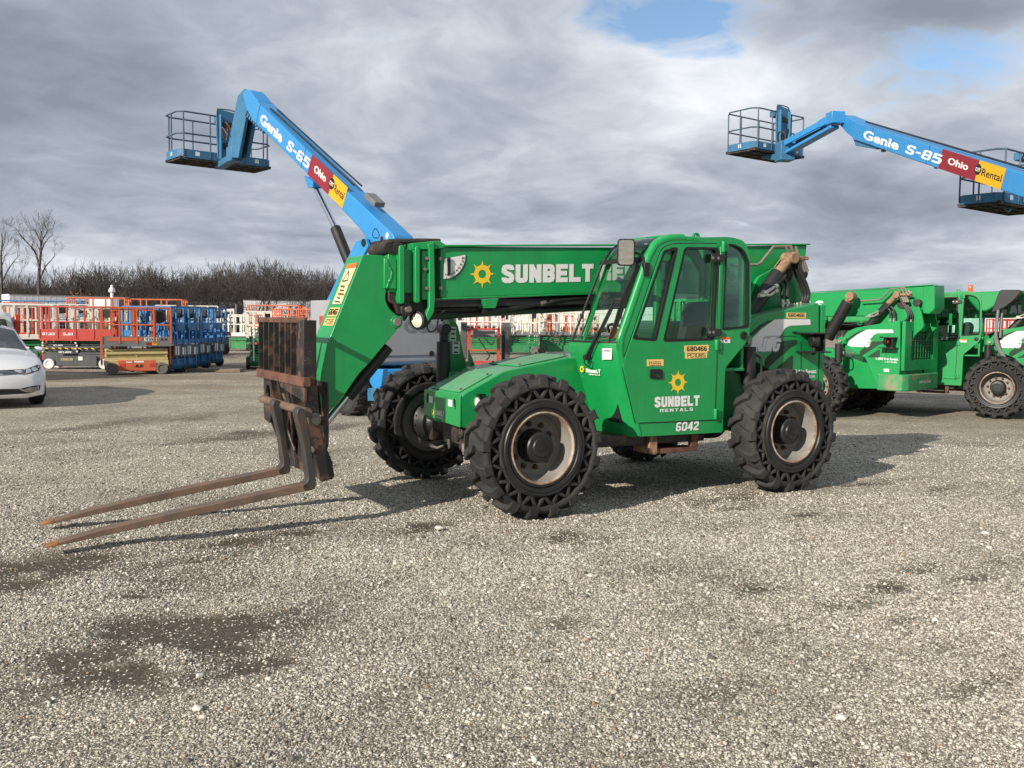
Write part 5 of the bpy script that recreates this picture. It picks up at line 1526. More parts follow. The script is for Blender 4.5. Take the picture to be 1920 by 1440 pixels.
    g = MB(); g.block('JLG', (q[0][0], V + 0.002, q[0][1]), XL, ZU, q[0][0] - q[1][0], q[2][1] - q[0][1], t=0.26, shear=0.28, thick=0.002); g.build('lettering', 'white', rb)
    V = SV + 0.001
    g = MB()
    g.plate(round_poly(S(V, (1434, 674), (1452, 656), (1468, 639), (1495, 637), (1495, 645), (1484, 650), (1440, 690), (1434, 690)), 0.02, 2), V - 0.002, V + 0.002)
    g.plate(round_poly(S(V, (1452, 694), (1484, 666), (1487, 668), (1486, 693)), 0.015, 2), V - 0.002, V + 0.002)
    g.build('side_grille', 'mesh_dark', rb)
    q = S(V, (1434, 640), (1492, 638))
    g = MB(); g.bar((q[0][0], SV + 0.002, q[0][1] + 0.05), (q[1][0], SV + 0.002, q[1][1] + 0.045), 0.006, 0.004); g.box((S(V, (1490, 623))[0][0], SV + 0.006, S(V, (1490, 623))[0][1]), (0.06, 0.012, 0.018))
    q = S(V, (1502, 640), (1502, 716)); g.bar((q[0][0], SV + 0.001, q[0][1]), (q[1][0], SV + 0.001, q[1][1]), 0.006, 0.004, up=(0, 1, 0)); g.build('panel_seam', 'ink', rb)
    V = SV + 0.002; q = S(V, (1475, 586), (1511, 597))
    g = MB(); g.plate([(q[0][0], q[0][1]), (q[1][0], q[0][1]), (q[1][0], q[1][1]), (q[0][0], q[1][1])], V - 0.001, V + 0.0012); g.build('number_label', 'tag_yellow', rb)
    g = MB(); g.block('680466', (q[0][0] - 0.02, V + 0.0012, q[1][1] + 0.012), XL, ZU, (q[0][0] - q[1][0]) * 0.84, (q[0][1] - q[1][1]) * 0.68, t=0.17, thick=0.0012); g.build('label_print', 'ink', rb)
    # tail lamp in its guard
    q = S(SV + 0.10, (1515, 625), (1539, 625), (1539, 660), (1515, 660))
    g = MB(); g.box(((q[0][0] + q[1][0]) / 2, SV + 0.10, q[0][1]), (0.26, 0.20, 0.016)); g.box(((q[0][0] + q[1][0]) / 2, SV + 0.10, q[3][1]), (0.30, 0.20, 0.016)); g.box((q[1][0], SV + 0.08, (q[0][1] + q[3][1]) / 2), (0.02, 0.16, q[0][1] - q[3][1]))
    c_ = Vector(((q[0][0] + q[1][0]) / 2 + 0.02, SV + 0.12, (q[0][1] + q[3][1]) / 2 + 0.015)); g.lathe([(0, -0.05), (0.06, -0.04), (0.075, 0.02), (0.07, 0.03)], c_, (-1, 0.3, 0), 18); g.cyl(c_ - Vector((0, 0, 0.14)), c_, 0.02, n=8)
    tl = g.build('tail_lamp', 'black_plastic', T, bevel=0.004)
    g = MB(); g.lathe([(0.035, 0.031), (0.02, 0.04), (0.0, 0.042)], c_, (-1, 0.3, 0), 18); g.build('lens', 'red_lens', tl)
    # lift cylinder with pins, its lines and hoses
    LV = 0.46
    q = S(LV, (1393, 607), (1458, 512), (1481, 484))
    g = MB(); g.cyl((q[0][0], LV, q[0][1]), (q[1][0], LV, q[1][1]), 0.074, n=24); g.cyl((q[0][0] - 0.02, LV + 0.05, q[0][1] + 0.1), (q[1][0] - 0.06, LV + 0.06, q[1][1] - 0.02), 0.018, n=8); lc = g.build('lift_cylinder', 'black', T, bevel=0.008)
    g = MB(); g.cyl((q[1][0], LV, q[1][1]), (q[2][0], LV, q[2][1]), 0.050, n=16); g.cyl((q[2][0], LV - 0.08, q[2][1]), (q[2][0], LV + 0.08, q[2][1]), 0.062, n=16)
    q3 = S(LV, (1475, 500), (1490, 480), (1505, 490), (1500, 505)); g.plate(round_poly(q3, 0.02, 2), LV - 0.20, LV - 0.09); g.box((q[2][0] - 0.12, LV - 0.03, q[2][1] + 0.005), (0.24, 0.14, 0.04)); g.build('rod_end', 'tan_steel', lc, bevel=0.006)
    g = MB(); g.cyl((q[0][0], LV + 0.02, q[0][1] - 0.06), (q[0][0], LV + 0.10, q[0][1] - 0.06), 0.04, n=16); g.build('pin', 'pin', lc)
    g = MB()
    for k, off in enumerate((0, 5, 10)):
        p = S(LV - 0.05 + 0.05 * k, (1484 + off, 486), (1492 + off, 512), (1502 + off, 535), (1506 + off, 556), (1500 + off * 0.6, 572), (1484, 579 - off * 0.1), (1470, 580))
        g.tube(spline([(a, LV - 0.05 + 0.05 * k, b) for a, b in p], 5), 0.021, 8)
    for k in range(2):
        p = S(LV + 0.02, (1452 - 9 * k, 535 + 4 * k), (1463 - 9 * k, 522 + 4 * k), (1472 - 9 * k, 526 + 4 * k), (1476 - 9 * k, 540), (1476 - 9 * k, 560))
        g.tube(spline([(a, LV + 0.02, b) for a, b in p], 6), 0.020, 8)
    g.build('hose', 'hose', T)
    g = MB()
    p = S(0.44, (1378, 497), (1427, 496), (1434, 492), (1458, 462), (1491, 461), (1498, 478)); g.tube([(a, 0.38, b) for a, b in p], 0.016, 8)
    for k in range(3):
        p = S(0.42, (1474 + 9 * k, 462), (1484 + 7 * k, 486), (1490 + 6 * k, 494)); g.tube([(a, 0.42, b) for a, b in p], 0.014, 7)
        p = S(LV - 0.05, (1486 + 5 * k, 492), (1492 + 5 * k, 510)); g.tube([(a, LV + 0.03, b) for a, b in p], 0.024, 8)
    g.build('hydraulic_pipe', 'hose_tan', T)
    g = MB()
    for a, b in ((1467, 562), (1476, 561)):
        g = MB(); p = S(LV + 0.02, (a, b), (a, b + 14)); g.cyl((p[0][0], LV + 0.02, p[0][1]), (p[1][0], LV + 0.02, p[1][1]), 0.021, n=10); p = S(LV + 0.02, (a, b + 5), (a, b + 9)); g.cyl((p[0][0], LV + 0.02, p[0][1]), (p[1][0], LV + 0.02, p[1][1]), 0.030, n=6); g.build('hose_fitting', 'fitting', T)
    for pts in (((1430, 548), (1440, 546), (1452, 538)), ((1423, 554), (1444, 553), (1452, 547))):
        g = MB(); p = S(LV + 0.12, *pts)
        for i in range(2): g.cyl((p[i][0], LV + 0.12, p[i][1]), (p[i + 1][0], LV + 0.12, p[i + 1][1]), 0.016, n=8)
        g.cyl((p[0][0], LV + 0.12, p[0][1]), (p[0][0] - 0.06, LV + 0.12, p[0][1]), 0.024, n=6); g.lathe([(0.0, 0), (0.024, 0.0), (0.024, 0.04), (0.0, 0.04)], (p[2][0], LV + 0.12, p[2][1]), (-1, 0, 0.4), 8); g.build('hose_fitting', 'fitting', T)
    for k in range(5):
        g = MB(); p = S(LV, (1484 + 7 * k, 572 - k))[0]; g.cyl((p[0], LV - 0.02, p[1] - 0.03), (p[0], LV - 0.02, p[1] + 0.015), 0.018, n=6); g.build('hose_fitting', 'fitting', T)
    g = MB(); q = S(0.5, (1410, 600), (1500, 585)); g.box(((q[0][0] + q[1][0]) / 2, 0.42, (q[0][1] + q[1][1]) / 2 - 0.05), (0.9, 0.2, 0.10)); g.build('valve_block', 'grime', T, bevel=0.01)
    # axle lock cylinder standing in front of the rear wheel
    AV = 0.86
    q = S(AV, (1404, 650), (1402, 720), (1400, 770))
    g = MB(); g.cyl((q[0][0], AV, q[0][1]), (q[1][0], AV, q[1][1]), 0.072, n=22); g.cyl((q[1][0], AV, q[1][1]), (q[1][0], AV, 0.72), 0.045, n=14)
    g.tube(spline([(q[0][0] - 0.07, AV + 0.03, q[0][1] - 0.08), (q[0][0] - 0.13, AV + 0.03, q[0][1] - 0.12), (q[0][0] - 0.14, AV + 0.03, q[0][1] - 0.28), (q[0][0] - 0.07, AV + 0.03, q[0][1] - 0.32)]), 0.014, 7)
    g.build('axle_cylinder', 'black', T, bevel=0.008)
    q = S(AV, (1406, 640))[0]
    g = MB(); g.lathe([(0.0, 0.0), (0.075, 0.0), (0.075, 0.10), (0.0, 0.10)], (q[0], AV - 0.14, q[1]), (0, 1, 0), 22); g.box((q[0] - 0.02, 0.74, q[1]), (0.12, 0.10, 0.12)); bs = g.build('cylinder_boss', 'green', T, bevel=0.008)
    g = MB(); g.cyl((q[0], AV - 0.05, q[1]), (q[0], AV + 0.0, q[1]), 0.03, n=14); g.build('pin', 'pin', bs)


TELE = make_telehandler()
add_cab(TELE)
add_rear(TELE)

# ------------------------------------------------------------------ two more telehandlers behind on the right
def park_copy(cx, cy, ang, label):
    """cx, cy: where the middle of the rear axle stands; ang: heading, turned away from the camera"""
    u = Vector((-math.cos(ang), math.sin(ang), 0))
    c = copy_tree(TELE)
    p = Vector((cx, cy, -0.13)) + u * WB
    c.location = p
    c.rotation_euler = (0, 0, math.atan2(u.y, u.x))
    tag(c, label)
    for o in (TELE, c):
        o['group'] = 'green telehandlers parked in the yard'
    return c


TELE2 = park_copy(7.02, 18.45, R(45), 'green telehandler showing its rear hood with a mesh grille and scraped bumper, second from front')
TELE3 = park_copy(9.95, 18.95, R(33), 'green telehandler at the right edge with an orange beacon on its cab roof')
# the rearmost one wears a beacon and a dark roof visor over its rear window
def only(root, kind):
    return [o for o in root.children if o.name.split('.')[0] == kind]


# the second one is a longer model: its cab and front end stand further forward
for o in TELE2.children:
    k = o.name.split('.')[0]
    if k in ('chassis', 'boom', 'belly_frame'):
        o.scale.x = 1.22; o.location.x = 0.82
    elif (k == 'wheel' and o.location.x < -1) or k == 'rear_axle':
        o.location.x += 0.5
    elif k in ('cab', 'front_axle', 'front_cover', 'top_cover', 'nose_plate', 'axle_mount', 'hydraulic_fitting', 'headlight', 'levelling_tower', 'levelling_cylinder', 'boom_head', 'fork_carriage') or (k == 'wheel' and o.location.x > -1):
        o.location.x += 0.9


def strip(parent, kinds):
    for o in list(parent.children):
        if o.name.split('.')[0] in kinds:
            for c in list(o.children_recursive): bpy.data.objects.remove(c)
            bpy.data.objects.remove(o)


strip(only(TELE2, 'rear_body')[0], ('number_label', 'label_print'))
cab3 = only(TELE3, 'cab')[0]
strip(cab3, ('number_label', 'instruction_label', 'lettering', 'sun_emblem', 'number_outline', 'label_print', 'serial_label'))
strip(only(TELE3, 'rear_body')[0], ('number_label', 'label_print'))
g = MB(); g.lathe([(0, 0), (0.055, 0.0), (0.055, 0.03), (0.045, 0.035), (0.045, 0.13), (0.03, 0.155), (0, 0.16)], (-2.2, 0.62, 2.435), (0, 0, 1), 16)
g.build('beacon', 'beacon', cab3)
# on these two the lettering sits further back along the boom
for root, dx in ((TELE3, -1.05),):
    for o in only(root, 'boom')[0].children:
        if o.name.split('.')[0] in ('lettering', 'sun_emblem'):
            o.location.x += dx; o.location.z -= dx * -0.045 * (1 if dx else 0)
g = MB(); g.plate(round_poly([(-2.20, 2.43), (-2.20, 2.30), (-2.40, 2.05), (-2.56, 2.06), (-2.78, 2.22), (-2.80, 2.45)], 0.05), 0.30, 0.97); g.build('roof_extension', 'green', cab3, bevel=0.03)
g = MB(); g.plate(round_poly([(-2.76, 2.47), (-2.62, 2.02), (-2.84, 2.12), (-3.02, 2.28), (-3.12, 2.42), (-3.10, 2.47)], 0.05), 0.29, 0.98); g.build('roof_visor', 'black_plastic', cab3, bevel=0.03)
g = MB(); g.cyl((-2.75, 0.95, 2.30), (-2.72, 0.95, 1.55), 0.03, n=10); g.cyl((-2.80, 0.80, 2.30), (-2.78, 0.80, 1.55), 0.03, n=10); g.tube(spline([(-2.72, 0.95, 1.55), (-2.78, 0.98, 1.35), (-2.9, 1.0, 1.15), (-2.95, 1.0, 1.0)]), 0.04, 8)
g.build('exhaust_pipe', 'grey_mid', TELE3)

F2 = Frame(TELE2.location.x, TELE2.location.y, (math.cos(TELE2.rotation_euler.z), math.sin(TELE2.rotation_euler.z)))
q = [(a, b + 0.13) for a, b in F2.s(0.52, (1552, 634), (1590, 566), (1596, 556))]
g = MB(); g.cyl((q[0][0], 0.52, q[0][1]), (q[1][0], 0.52, q[1][1]), 0.115, n=22); g.build('boom_cylinder', 'black', TELE2, bevel=0.01)
g = MB(); g.cyl((q[1][0], 0.52, q[1][1]), (q[2][0], 0.52, q[2][1]), 0.07, n=14); g.lathe([(0, -0.09), (0.085, -0.09), (0.085, 0.09), (0, 0.09)], (q[2][0], 0.52, q[2][1]), (0, 1, 0), 16); g.build('rod_end', 'tan_steel', TELE2, bevel=0.006)
g = MB(); g.plate(round_poly([(-3.90, 2.50), (-4.10, 2.52), (-4.12, 2.08), (-4.02, 1.98), (-3.90, 2.0)], 0.02), -0.24, 0.24); g.build('boom_end_cover', 'green', TELE2, bevel=0.012)
g = MB(); g.lathe([(0, 0), (0.085, 0.0), (0.085, 0.02), (0, 0.03)], (-3.62, 0.245, 2.34), (0, 1, 0), 20); g.build('boom_pin', 'pin', TELE2)

# ------------------------------------------------------------------ blue boom lifts
def add_platform(root, c, yaw, L=2.44, W=0.91, grime=True):
    """work platform: deck, toe boards, rails, gate posts and the control console; c is the middle of the deck underside"""
    mt = Matrix.Translation(c) @ Matrix.Rotation(yaw, 4, 'Z')
    T = lambda x, y, z: tuple(mt @ Vector((x, y, z)))
    hx, hy = L / 2, W / 2
    def put(fn, name, mat, parent, **kw):
        k = MB(); fn(k); g = MB(); g.add(k.v, k.f, mt); return g.build(name, mat, parent, **kw)
    pl = put(lambda k: [k.box((0, 0, 0.03), (L - 0.02, W - 0.02, 0.03))] + [k.bar((-hx + 0.02, y, 0), (hx - 0.02, y, 0), 0.045, 0.05) for y in (-hy + 0.03, -hy * 0.35, hy * 0.35, hy - 0.03)] + [k.bar((x, -hy + 0.02, -0.002), (x, hy - 0.02, -0.002), 0.04, 0.045) for x in np.linspace(-hx + 0.05, hx - 0.05, 6)], 'platform', 'deck', root)
    oct_ = [(-hx + 0.14, -hy), (hx - 0.14, -hy), (hx, -hy + 0.14), (hx, hy - 0.14), (hx - 0.14, hy), (-hx + 0.14, hy), (-hx, hy - 0.14), (-hx, -hy + 0.14)]
    def toe(k):
        for i in range(8):
            a, b = oct_[i], oct_[(i + 1) % 8]
            k.bar((a[0], a[1], 0.12), (b[0], b[1], 0.12), 0.012, 0.20)
    put(toe, 'toe_board', 'blue_dirty', pl)
    def rails(k):
        for z in (0.60, 1.12):
            k.tube([(a, b, z) for a, b in oct_], 0.021, 8, closed=True)
    put(rails, 'guard_rail', 'rail_steel', pl)
    for x, y in ((-hx + 0.12, -hy), (-hx * 0.35, -hy), (hx * 0.40, -hy), (hx - 0.12, -hy), (hx - 0.12, hy), (hx * 0.3, hy), (-hx * 0.4, hy), (-hx + 0.12, hy), (-hx, 0), (hx, 0)):
        put(lambda k: k.cyl((x, y, 0.05), (x, y, 1.12), 0.019, n=8), 'rail_post', 'rail_steel', pl)
    def console(k):
        k.plate(round_poly([(-0.26, 0.06), (0.24, 0.06), (0.30, 0.70), (0.32, 1.24), (-0.24, 1.30), (-0.30, 0.9)], 0.03), -hy - 0.06, -hy - 0.02)
        k.box((0, -hy + 0.10, 1.08), (0.48, 0.26, 0.16))
        k.box((-0.21, -hy - 0.10, 0.6), (0.03, 0.12, 1.1)); k.box((0.21, -hy - 0.10, 0.6), (0.03, 0.12, 1.1))
    cs = put(console, 'control_console', 'blue_dirty', pl, bevel=0.012)
    put(lambda k: (k.box((0.02, -hy - 0.075, 0.92), (0.30, 0.03, 0.12)), k.box((0.0, -hy - 0.08, 0.40), (0.22, 0.06, 0.14))), 'console_panel', 'grime', pl)
    put(lambda k: k.tube(spline([(-0.26, -hy - 0.05, 0.7), (-0.27, -hy - 0.05, 1.22), (-0.18, -hy - 0.04, 1.30), (0.18, -hy - 0.04, 1.30), (0.27, -hy - 0.05, 1.20), (0.26, -hy - 0.05, 0.7)], 4), 0.016, 7), 'console_guard', 'rail_steel', pl)
    put(lambda k: (k.box((-hx * 0.62, -hy - 0.008, 0.13), (0.11, 0.004, 0.10)), k.box((hx * 0.66, -hy - 0.008, 0.13), (0.11, 0.004, 0.10)), k.box((-hx - 0.008, 0.0, 0.13), (0.004, 0.09, 0.10))), 'label', 'white', pl)
    return pl


def boom_writing(boom, A, xd, yd, V, edges, model):
    """lettering along a boom flank: A start point, edges = distances of the fields from A, hgt = height of the flank"""
    P = lambda s, t: Vector((A[0], V, A[1])) + xd * s + yd * t
    h = edges['h']
    g = MB()
    s0, s1 = edges['name']
    g.text('Genie', P(s0, h * 0.22), xd, yd, s1 - s0, h * 0.52, bold=0.035, thick=0.004)
    g.build('lettering', 'white', boom); g = MB()
    0 and g.bar(P(s0 + (s1 - s0) * 0.70, h * 0.80), P(s0 + (s1 - s0) * 0.74, h * 0.90), h * 0.04, 0.002, up=xd.cross(yd))
    s0, s1 = edges['model']
    g.block(model, P(s0, h * 0.22), xd, yd, s1 - s0, h * 0.48, t=0.20, shear=0.16, thick=0.004, gap=0.10)
    g.build('lettering', 'white', boom)
    m0, m1, m2 = edges['fields']
    def field(a, b, mat, nm, lo=0.015, hi=0.985, lift=0.003):
        k = MB(); n = xd.cross(yd) * lift
        k.add([P(a, h * lo) + n, P(b, h * lo) + n, P(b, h * hi) + n, P(a, h * hi) + n], [(0, 1, 2, 3)]); return k.build(nm, mat, boom)
    field(m0, m1, 'maroon', 'name_field'); field(m1, m2, 'cat_yellow', 'name_field')
    g = MB(); g.text('Ohio', P(m0 + (m1 - m0) * 0.22, h * 0.36), xd, yd, (m1 - m0) * 0.55, h * 0.34, bold=0.03, thick=0.005); g.build('lettering', 'white', boom)
    g = MB(); c = P(m1 + 0.02, h * 0.56); n = xd.cross(yd)
    r = h * 0.255
    g.add([c + n * 0.005] + [c + n * 0.005 + xd * (r * math.cos(a)) + yd * (r * math.sin(a)) for a in np.linspace(0, 2 * math.pi, 28, endpoint=False)], [(0, 1 + i, 1 + (i + 1) % 28) for i in range(28)]); g.build('round_badge', 'ink', boom)
    g = MB(); g.block('CAT', c + n * 0.002 - xd * r * 0.72 - yd * r * 0.34, xd, yd, r * 1.44, r * 0.68, t=0.22, thick=0.005); g.build('lettering', 'white', boom)
    g = MB(); g.add([c + n * 0.0085 - xd * r * 0.30 - yd * r * 0.36, c + n * 0.0085 + xd * r * 0.30 - yd * r * 0.36, c + n * 0.0085 + yd * r * 0.1], [(0, 1, 2)]); g.build('badge_mark', 'cat_yellow', boom)
    g = MB(); g.text('Rental', P(m1 + r + 0.05, h * 0.34), xd, yd, (m2 - m1) - r - 0.10, h * 0.34, bold=0.012, thick=0.005); g.build('lettering', 'ink', boom)
    g = MB()
    for i in range(7):
        for tz in (0.14, 0.82):
            if (i + int(tz * 10)) % 2: g.bar(P(m1 + r * 0.6 + (m2 - m1 - r) * i / 7, h * tz), P(m1 + r * 0.6 + (m2 - m1 - r) * i / 7, h * (tz + 0.08)), 0.018, 0.001, up=n)
    if g.v: g.build('field_marks', 'gold_mark', boom)


def add_undercarriage(T, tyre_r=0.50):
    g = MB(); g.plate(round_poly([(-1.45, -0.55), (1.45, -0.55), (1.45, 0.55), (-1.45, 0.55)], 0.08), 0.42, 0.78, 'z'); g.box((1.25, 0, 0.52), (0.35, 1.9, 0.26)); g.box((-1.25, 0, 0.52), (0.35, 1.9, 0.26)); g.cyl((0, 0, 0.75), (0, 0, 0.98), 0.55, n=28)
    g.build('chassis', 'blue', T, bevel=0.03)
    for x in (-1.25, 1.25):
        for s in (-1, 1):
            w = MB(); w.lathe([(0.28, -0.16), (0.44, -0.175), (0.49, -0.14), (tyre_r, -0.05), (tyre_r, 0.05), (0.49, 0.14), (0.44, 0.175), (0.28, 0.16)], (x, s * 1.05, tyre_r), (0, 1, 0), 40, closed=True)
            for k in range(20):
                a = 2 * math.pi * k / 20
                for q in (-1, 1):
                    w.bar((x + math.cos(a) * 0.495, s * 1.05 + q * 0.01, tyre_r + math.sin(a) * 0.495), (x + math.cos(a + 0.16) * 0.485, s * 1.05 + q * 0.165, tyre_r + math.sin(a + 0.16) * 0.485), 0.06, 0.05, up=(math.cos(a), 0, math.sin(a)))
            wh = w.build('wheel', 'rubber', T)
            w = MB(); w.lathe([(0.28, -0.15), (0.28, 0.15), (0.24, 0.13), (0.22, 0.03), (0.10, 0.02), (0.09, 0.10), (0.0, 0.11)] if s > 0 else [(0.28, 0.15), (0.28, -0.15), (0.24, -0.13), (0.22, -0.03), (0.10, -0.02), (0.09, -0.10), (0.0, -0.11)], (x, s * 1.05, tyre_r), (0, 1, 0), 28); w.build('rim', 'blue', wh)


def add_turret(T, tail=-1.33, fore=0.16, z0=0.84, z1=1.98):
    g = MB()
    # tail hood across the full width, side hoods running forward
    g.plate(round_poly([(tail, -1.2), (fore, -1.2), (fore, -0.42), (tail + 0.62, -0.42), (tail + 0.62, 0.42), (fore, 0.42), (fore, 1.2), (tail, 1.2)], [0.2, 0.3, 0.03, 0.03, 0.03, 0.03, 0.3, 0.2], 6), z0 + 0.16, z1, 'z')
    hood = g.build('engine_hood', 'hood_grey', T, bevel=0.19, seg=6)
    g = MB(); g.plate(round_poly([(tail + 0.02, -1.18), (fore - 0.02, -1.18), (fore - 0.02, 1.18), (tail + 0.02, 1.18)], 0.16, 5), z0, z0 + 0.30, 'z'); g.build('counterweight', 'hood_grey', T, bevel=0.08, seg=4)
    g = MB(); g.box((tail / 2 + fore / 2, 0, z0 + 0.305), (fore - tail - 0.03, 2.36, 0.018)); g.build('hood_joint', 'ink', hood)
    g = MB(); g.text('Genie', (tail - 0.002, 0.05, 1.42), (0, -1, 0), ZU, 0.95, 0.24, bold=0.03, thick=0.004); g.build('embossed_name', 'hood_mark', hood)
    g = MB(); g.plate(round_poly([(-1.05, 1.62), (-0.75, 1.62), (-0.75, 1.74), (-1.05, 1.74)], 0.04), tail - 0.006, tail + 0.02, 'x'); g.lathe([(0.05, 0), (0.05, 0.01), (0, 0.012)], (tail - 0.004, -0.55, z0 + 0.20), (-1, 0, 0), 16); g.build('hood_latch', 'ink', hood)
    g = MB(); g.box((-0.45, 1.203, 1.62), (0.16, 0.004, 0.16)); g.build('red_label', 'red_frame', hood)
    g = MB(); g.box((-0.22, 1.203, 1.22), (0.16, 0.004, 0.14)); g.build('label', 'white', hood)
    g = MB(); g.box((0.45, 0, 0.98), (1.6, 0.9, 0.14)); g.plate(round_poly([(fore + 0.02, 0.42), (0.95, 0.42), (0.95, 0.98), (fore + 0.02, 1.15)], 0.05), 0.70, 1.14, 'z'); g.plate(round_poly([(fore + 0.02, -0.42), (0.95, -0.42), (0.95, -0.98), (fore + 0.02, -1.15)], 0.05), 0.70, 1.14, 'z'); g.build('turntable', 'blue', T, bevel=0.03)
    return hood


# ---- the one in the middle, boom raised to the left
L65 = Frame(-2.75, 17.8, (-0.64, 0.77))
T65 = thing('boom_lift', 'blue boom lift with S-65 on its raised boom, grey hood behind the front telehandler', 'boom lift', L65.O, L65.rz, 'blue boom lifts raised over the yard')
add_undercarriage(T65); add_turret(T65)
s6 = L65.s
BV6 = 0.21
bo = s6(BV6, (479, 188), (586, 292), (652, 360), (738, 441), (739, 452), (724, 477), (704, 479), (692, 458), (678, 433), (616, 366), (574, 324), (470, 223))
g = MB(); g.plate(round_poly(bo, [0, 0, 0, 0.05, 0.05, 0.06, 0.06, 0.04, 0, 0, 0, 0], 3), -BV6, BV6); boom6 = g.build('boom', 'blue', T65, bevel=0.02)
g = MB(); q = s6(BV6 - 0.03, (484, 190), (471, 221), (462, 206), (455, 180), (457, 168), (466, 168)); g.plate(round_poly(q, 0.05, 3), -0.17, 0.17); g.build('boom_tip', 'blue', boom6, bevel=0.015)
# teeth of the hose carrier under the tip and the hatch on the base
g = MB()
for k in range(9):
    q = s6(0.1, (464 + 4 * k, 213 + 4.0 * k))[0]; g.box((q[0], 0.10, q[1]), (0.10, 0.10, 0.07), (0, 0.7, 0))
g.build('cable_track', 'blue_dirty', boom6)
hat = s6(BV6, (706, 428), (712, 438), (711, 447), (700, 447), (697, 438), (702, 428))
g = MB(); g.plate(round_poly(hat, 0.04), BV6 + 0.0005, BV6 + 0.003, holes=[inset(round_poly(hat, 0.04), 0.018)]); q = s6(BV6, (716, 448), (686, 452)); g.lathe([(0.05, 0), (0.05, 0.004), (0, 0.005)], (q[0][0], BV6, q[0][1]), (0, 1, 0), 12); g.build('boom_hatch', 'ink', boom6)
g = MB(); q = s6(BV6, (726, 442))[0]; g.box((q[0], BV6 + 0.002, q[1]), (0.10, 0.004, 0.09), (0, 0.8, 0)); g.build('label', 'white', boom6)
A = Vector(s6(BV6, (470, 223))[0]); B = Vector(s6(BV6, (616, 366))[0]); C_ = Vector(s6(BV6, (479, 188))[0])
xd2 = (B - A).normalized(); yd2 = Vector((-xd2.y, xd2.x))
if yd2.y < 0: yd2 = -yd2
xd6, yd6 = Vector((xd2.x, 0, xd2.y)), Vector((yd2.x, 0, yd2.y))
al = lambda fr, V, px, py: (Vector(fr(V, (px, py))[0]) - A).dot(xd2)
h6 = (C_ - A).dot(yd2)
boom_writing(boom6, A, xd6, yd6, BV6 + 0.001, {'h': h6, 'name': (al(s6, BV6, 488, 226), al(s6, BV6, 527, 272)), 'model': (al(s6, BV6, 536, 279), al(s6, BV6, 577, 318)), 'fields': (al(s6, BV6, 581, 308), al(s6, BV6, 620, 350), al(s6, BV6, 646, 376))}, 'S-65')
# seams, straps and lines along the boom
g = MB()
up6 = lambda t, z: (A.x + xd2.x * t + yd2.x * z, A.y + xd2.y * t + yd2.y * z)
Lb = 6.2
p0_, p1_ = up6(0.5, h6 * 1.03), up6(4.6, h6 * 1.05)
for yy in (-0.12, 0.05): g.tube([(p0_[0], yy, p0_[1]), (p1_[0], yy, p1_[1])], 0.020, 6)
g.build('boom_cable', 'hose', boom6)
g = MB()
for t in (0.32, 2.75):
    a_, b_ = up6(t, 0.0), up6(t, h6)
    g.bar((a_[0], BV6 + 0.0015, a_[1]), (b_[0], BV6 + 0.0015, b_[1]), 0.012, 0.003, up=(0, 1, 0))
g.build('boom_seam', 'ink', boom6)
a_ = up6(5.35, h6 * 1.13); g = MB(); g.box((a_[0], 0.0, a_[1]), (0.42, 0.22, 0.10), (0, math.atan2(-xd2.y, xd2.x), 0)); g.build('cable_cover', 'grey_mid', boom6, bevel=0.01)
# jib arm hanging from the tip and the platform rotator
q = s6(0.12, (447, 180), (459, 166), (468, 180), (466, 200), (448, 296), (424, 296))
g = MB()
for a, b in ((0.06, 0.14), (-0.14, -0.06)): g.plate(round_poly(q, 0.03, 2), a, b)
jib = g.build('jib_arm', 'blue_dirty', T65, bevel=0.012)
q = s6(0.0, (461, 192), (452, 230), (441, 290))
g = MB(); g.tube([(a, 0, b) for a, b in q], 0.06, 8); g.tube(spline([(q[0][0] + 0.1, 0.05, q[0][1]), (q[1][0] + 0.15, 0.02, q[1][1]), (q[2][0] + 0.1, -0.05, q[2][1])]), 0.03, 7); g.build('jib_cylinder', 'grime', jib)
# platform: corners of the deck read off the photo, all at one height
zf = 5.56
cor = [L65.loc(ground(px, py, zf)) for px, py in ((330, 291), (507, 313), (310, 307), (486, 326))]
cc = (cor[0] + cor[1] + cor[2] + cor[3]) / 4
ang = math.atan2((cor[1] - cor[0]).y, (cor[1] - cor[0]).x)
add_platform(T65, (cc.x, cc.y, zf), ang, 2.44, 0.95)
q = s6(0.0, (440, 290))[0]
g = MB(); g.bar((q[0] - 0.05, 0, q[1] - 0.05), (cc.x, cc.y, zf - 0.03), 0.22, 0.16); g.box((q[0], 0.0, q[1]), (0.3, 0.3, 0.34)); g.build('platform_mount', 'blue_dirty', T65, bevel=0.02)
g = MB(); k = Vector((q[0] - 0.15, 0.12, q[1] + 0.5)); g.tube(spline([k, k + Vector((0.1, 0.1, 0.2)), k + Vector((0.25, 0.0, 0.1)), k + Vector((0.2, 0.05, -0.2))]), 0.02, 6); g.tube(spline([k + Vector((0, 0.1, -.1)), k + Vector((0.2, 0.16, 0.1)), k + Vector((0.35, 0.05, -0.1))]), 0.018, 6); g.build('platform_hose', 'rust', T65)
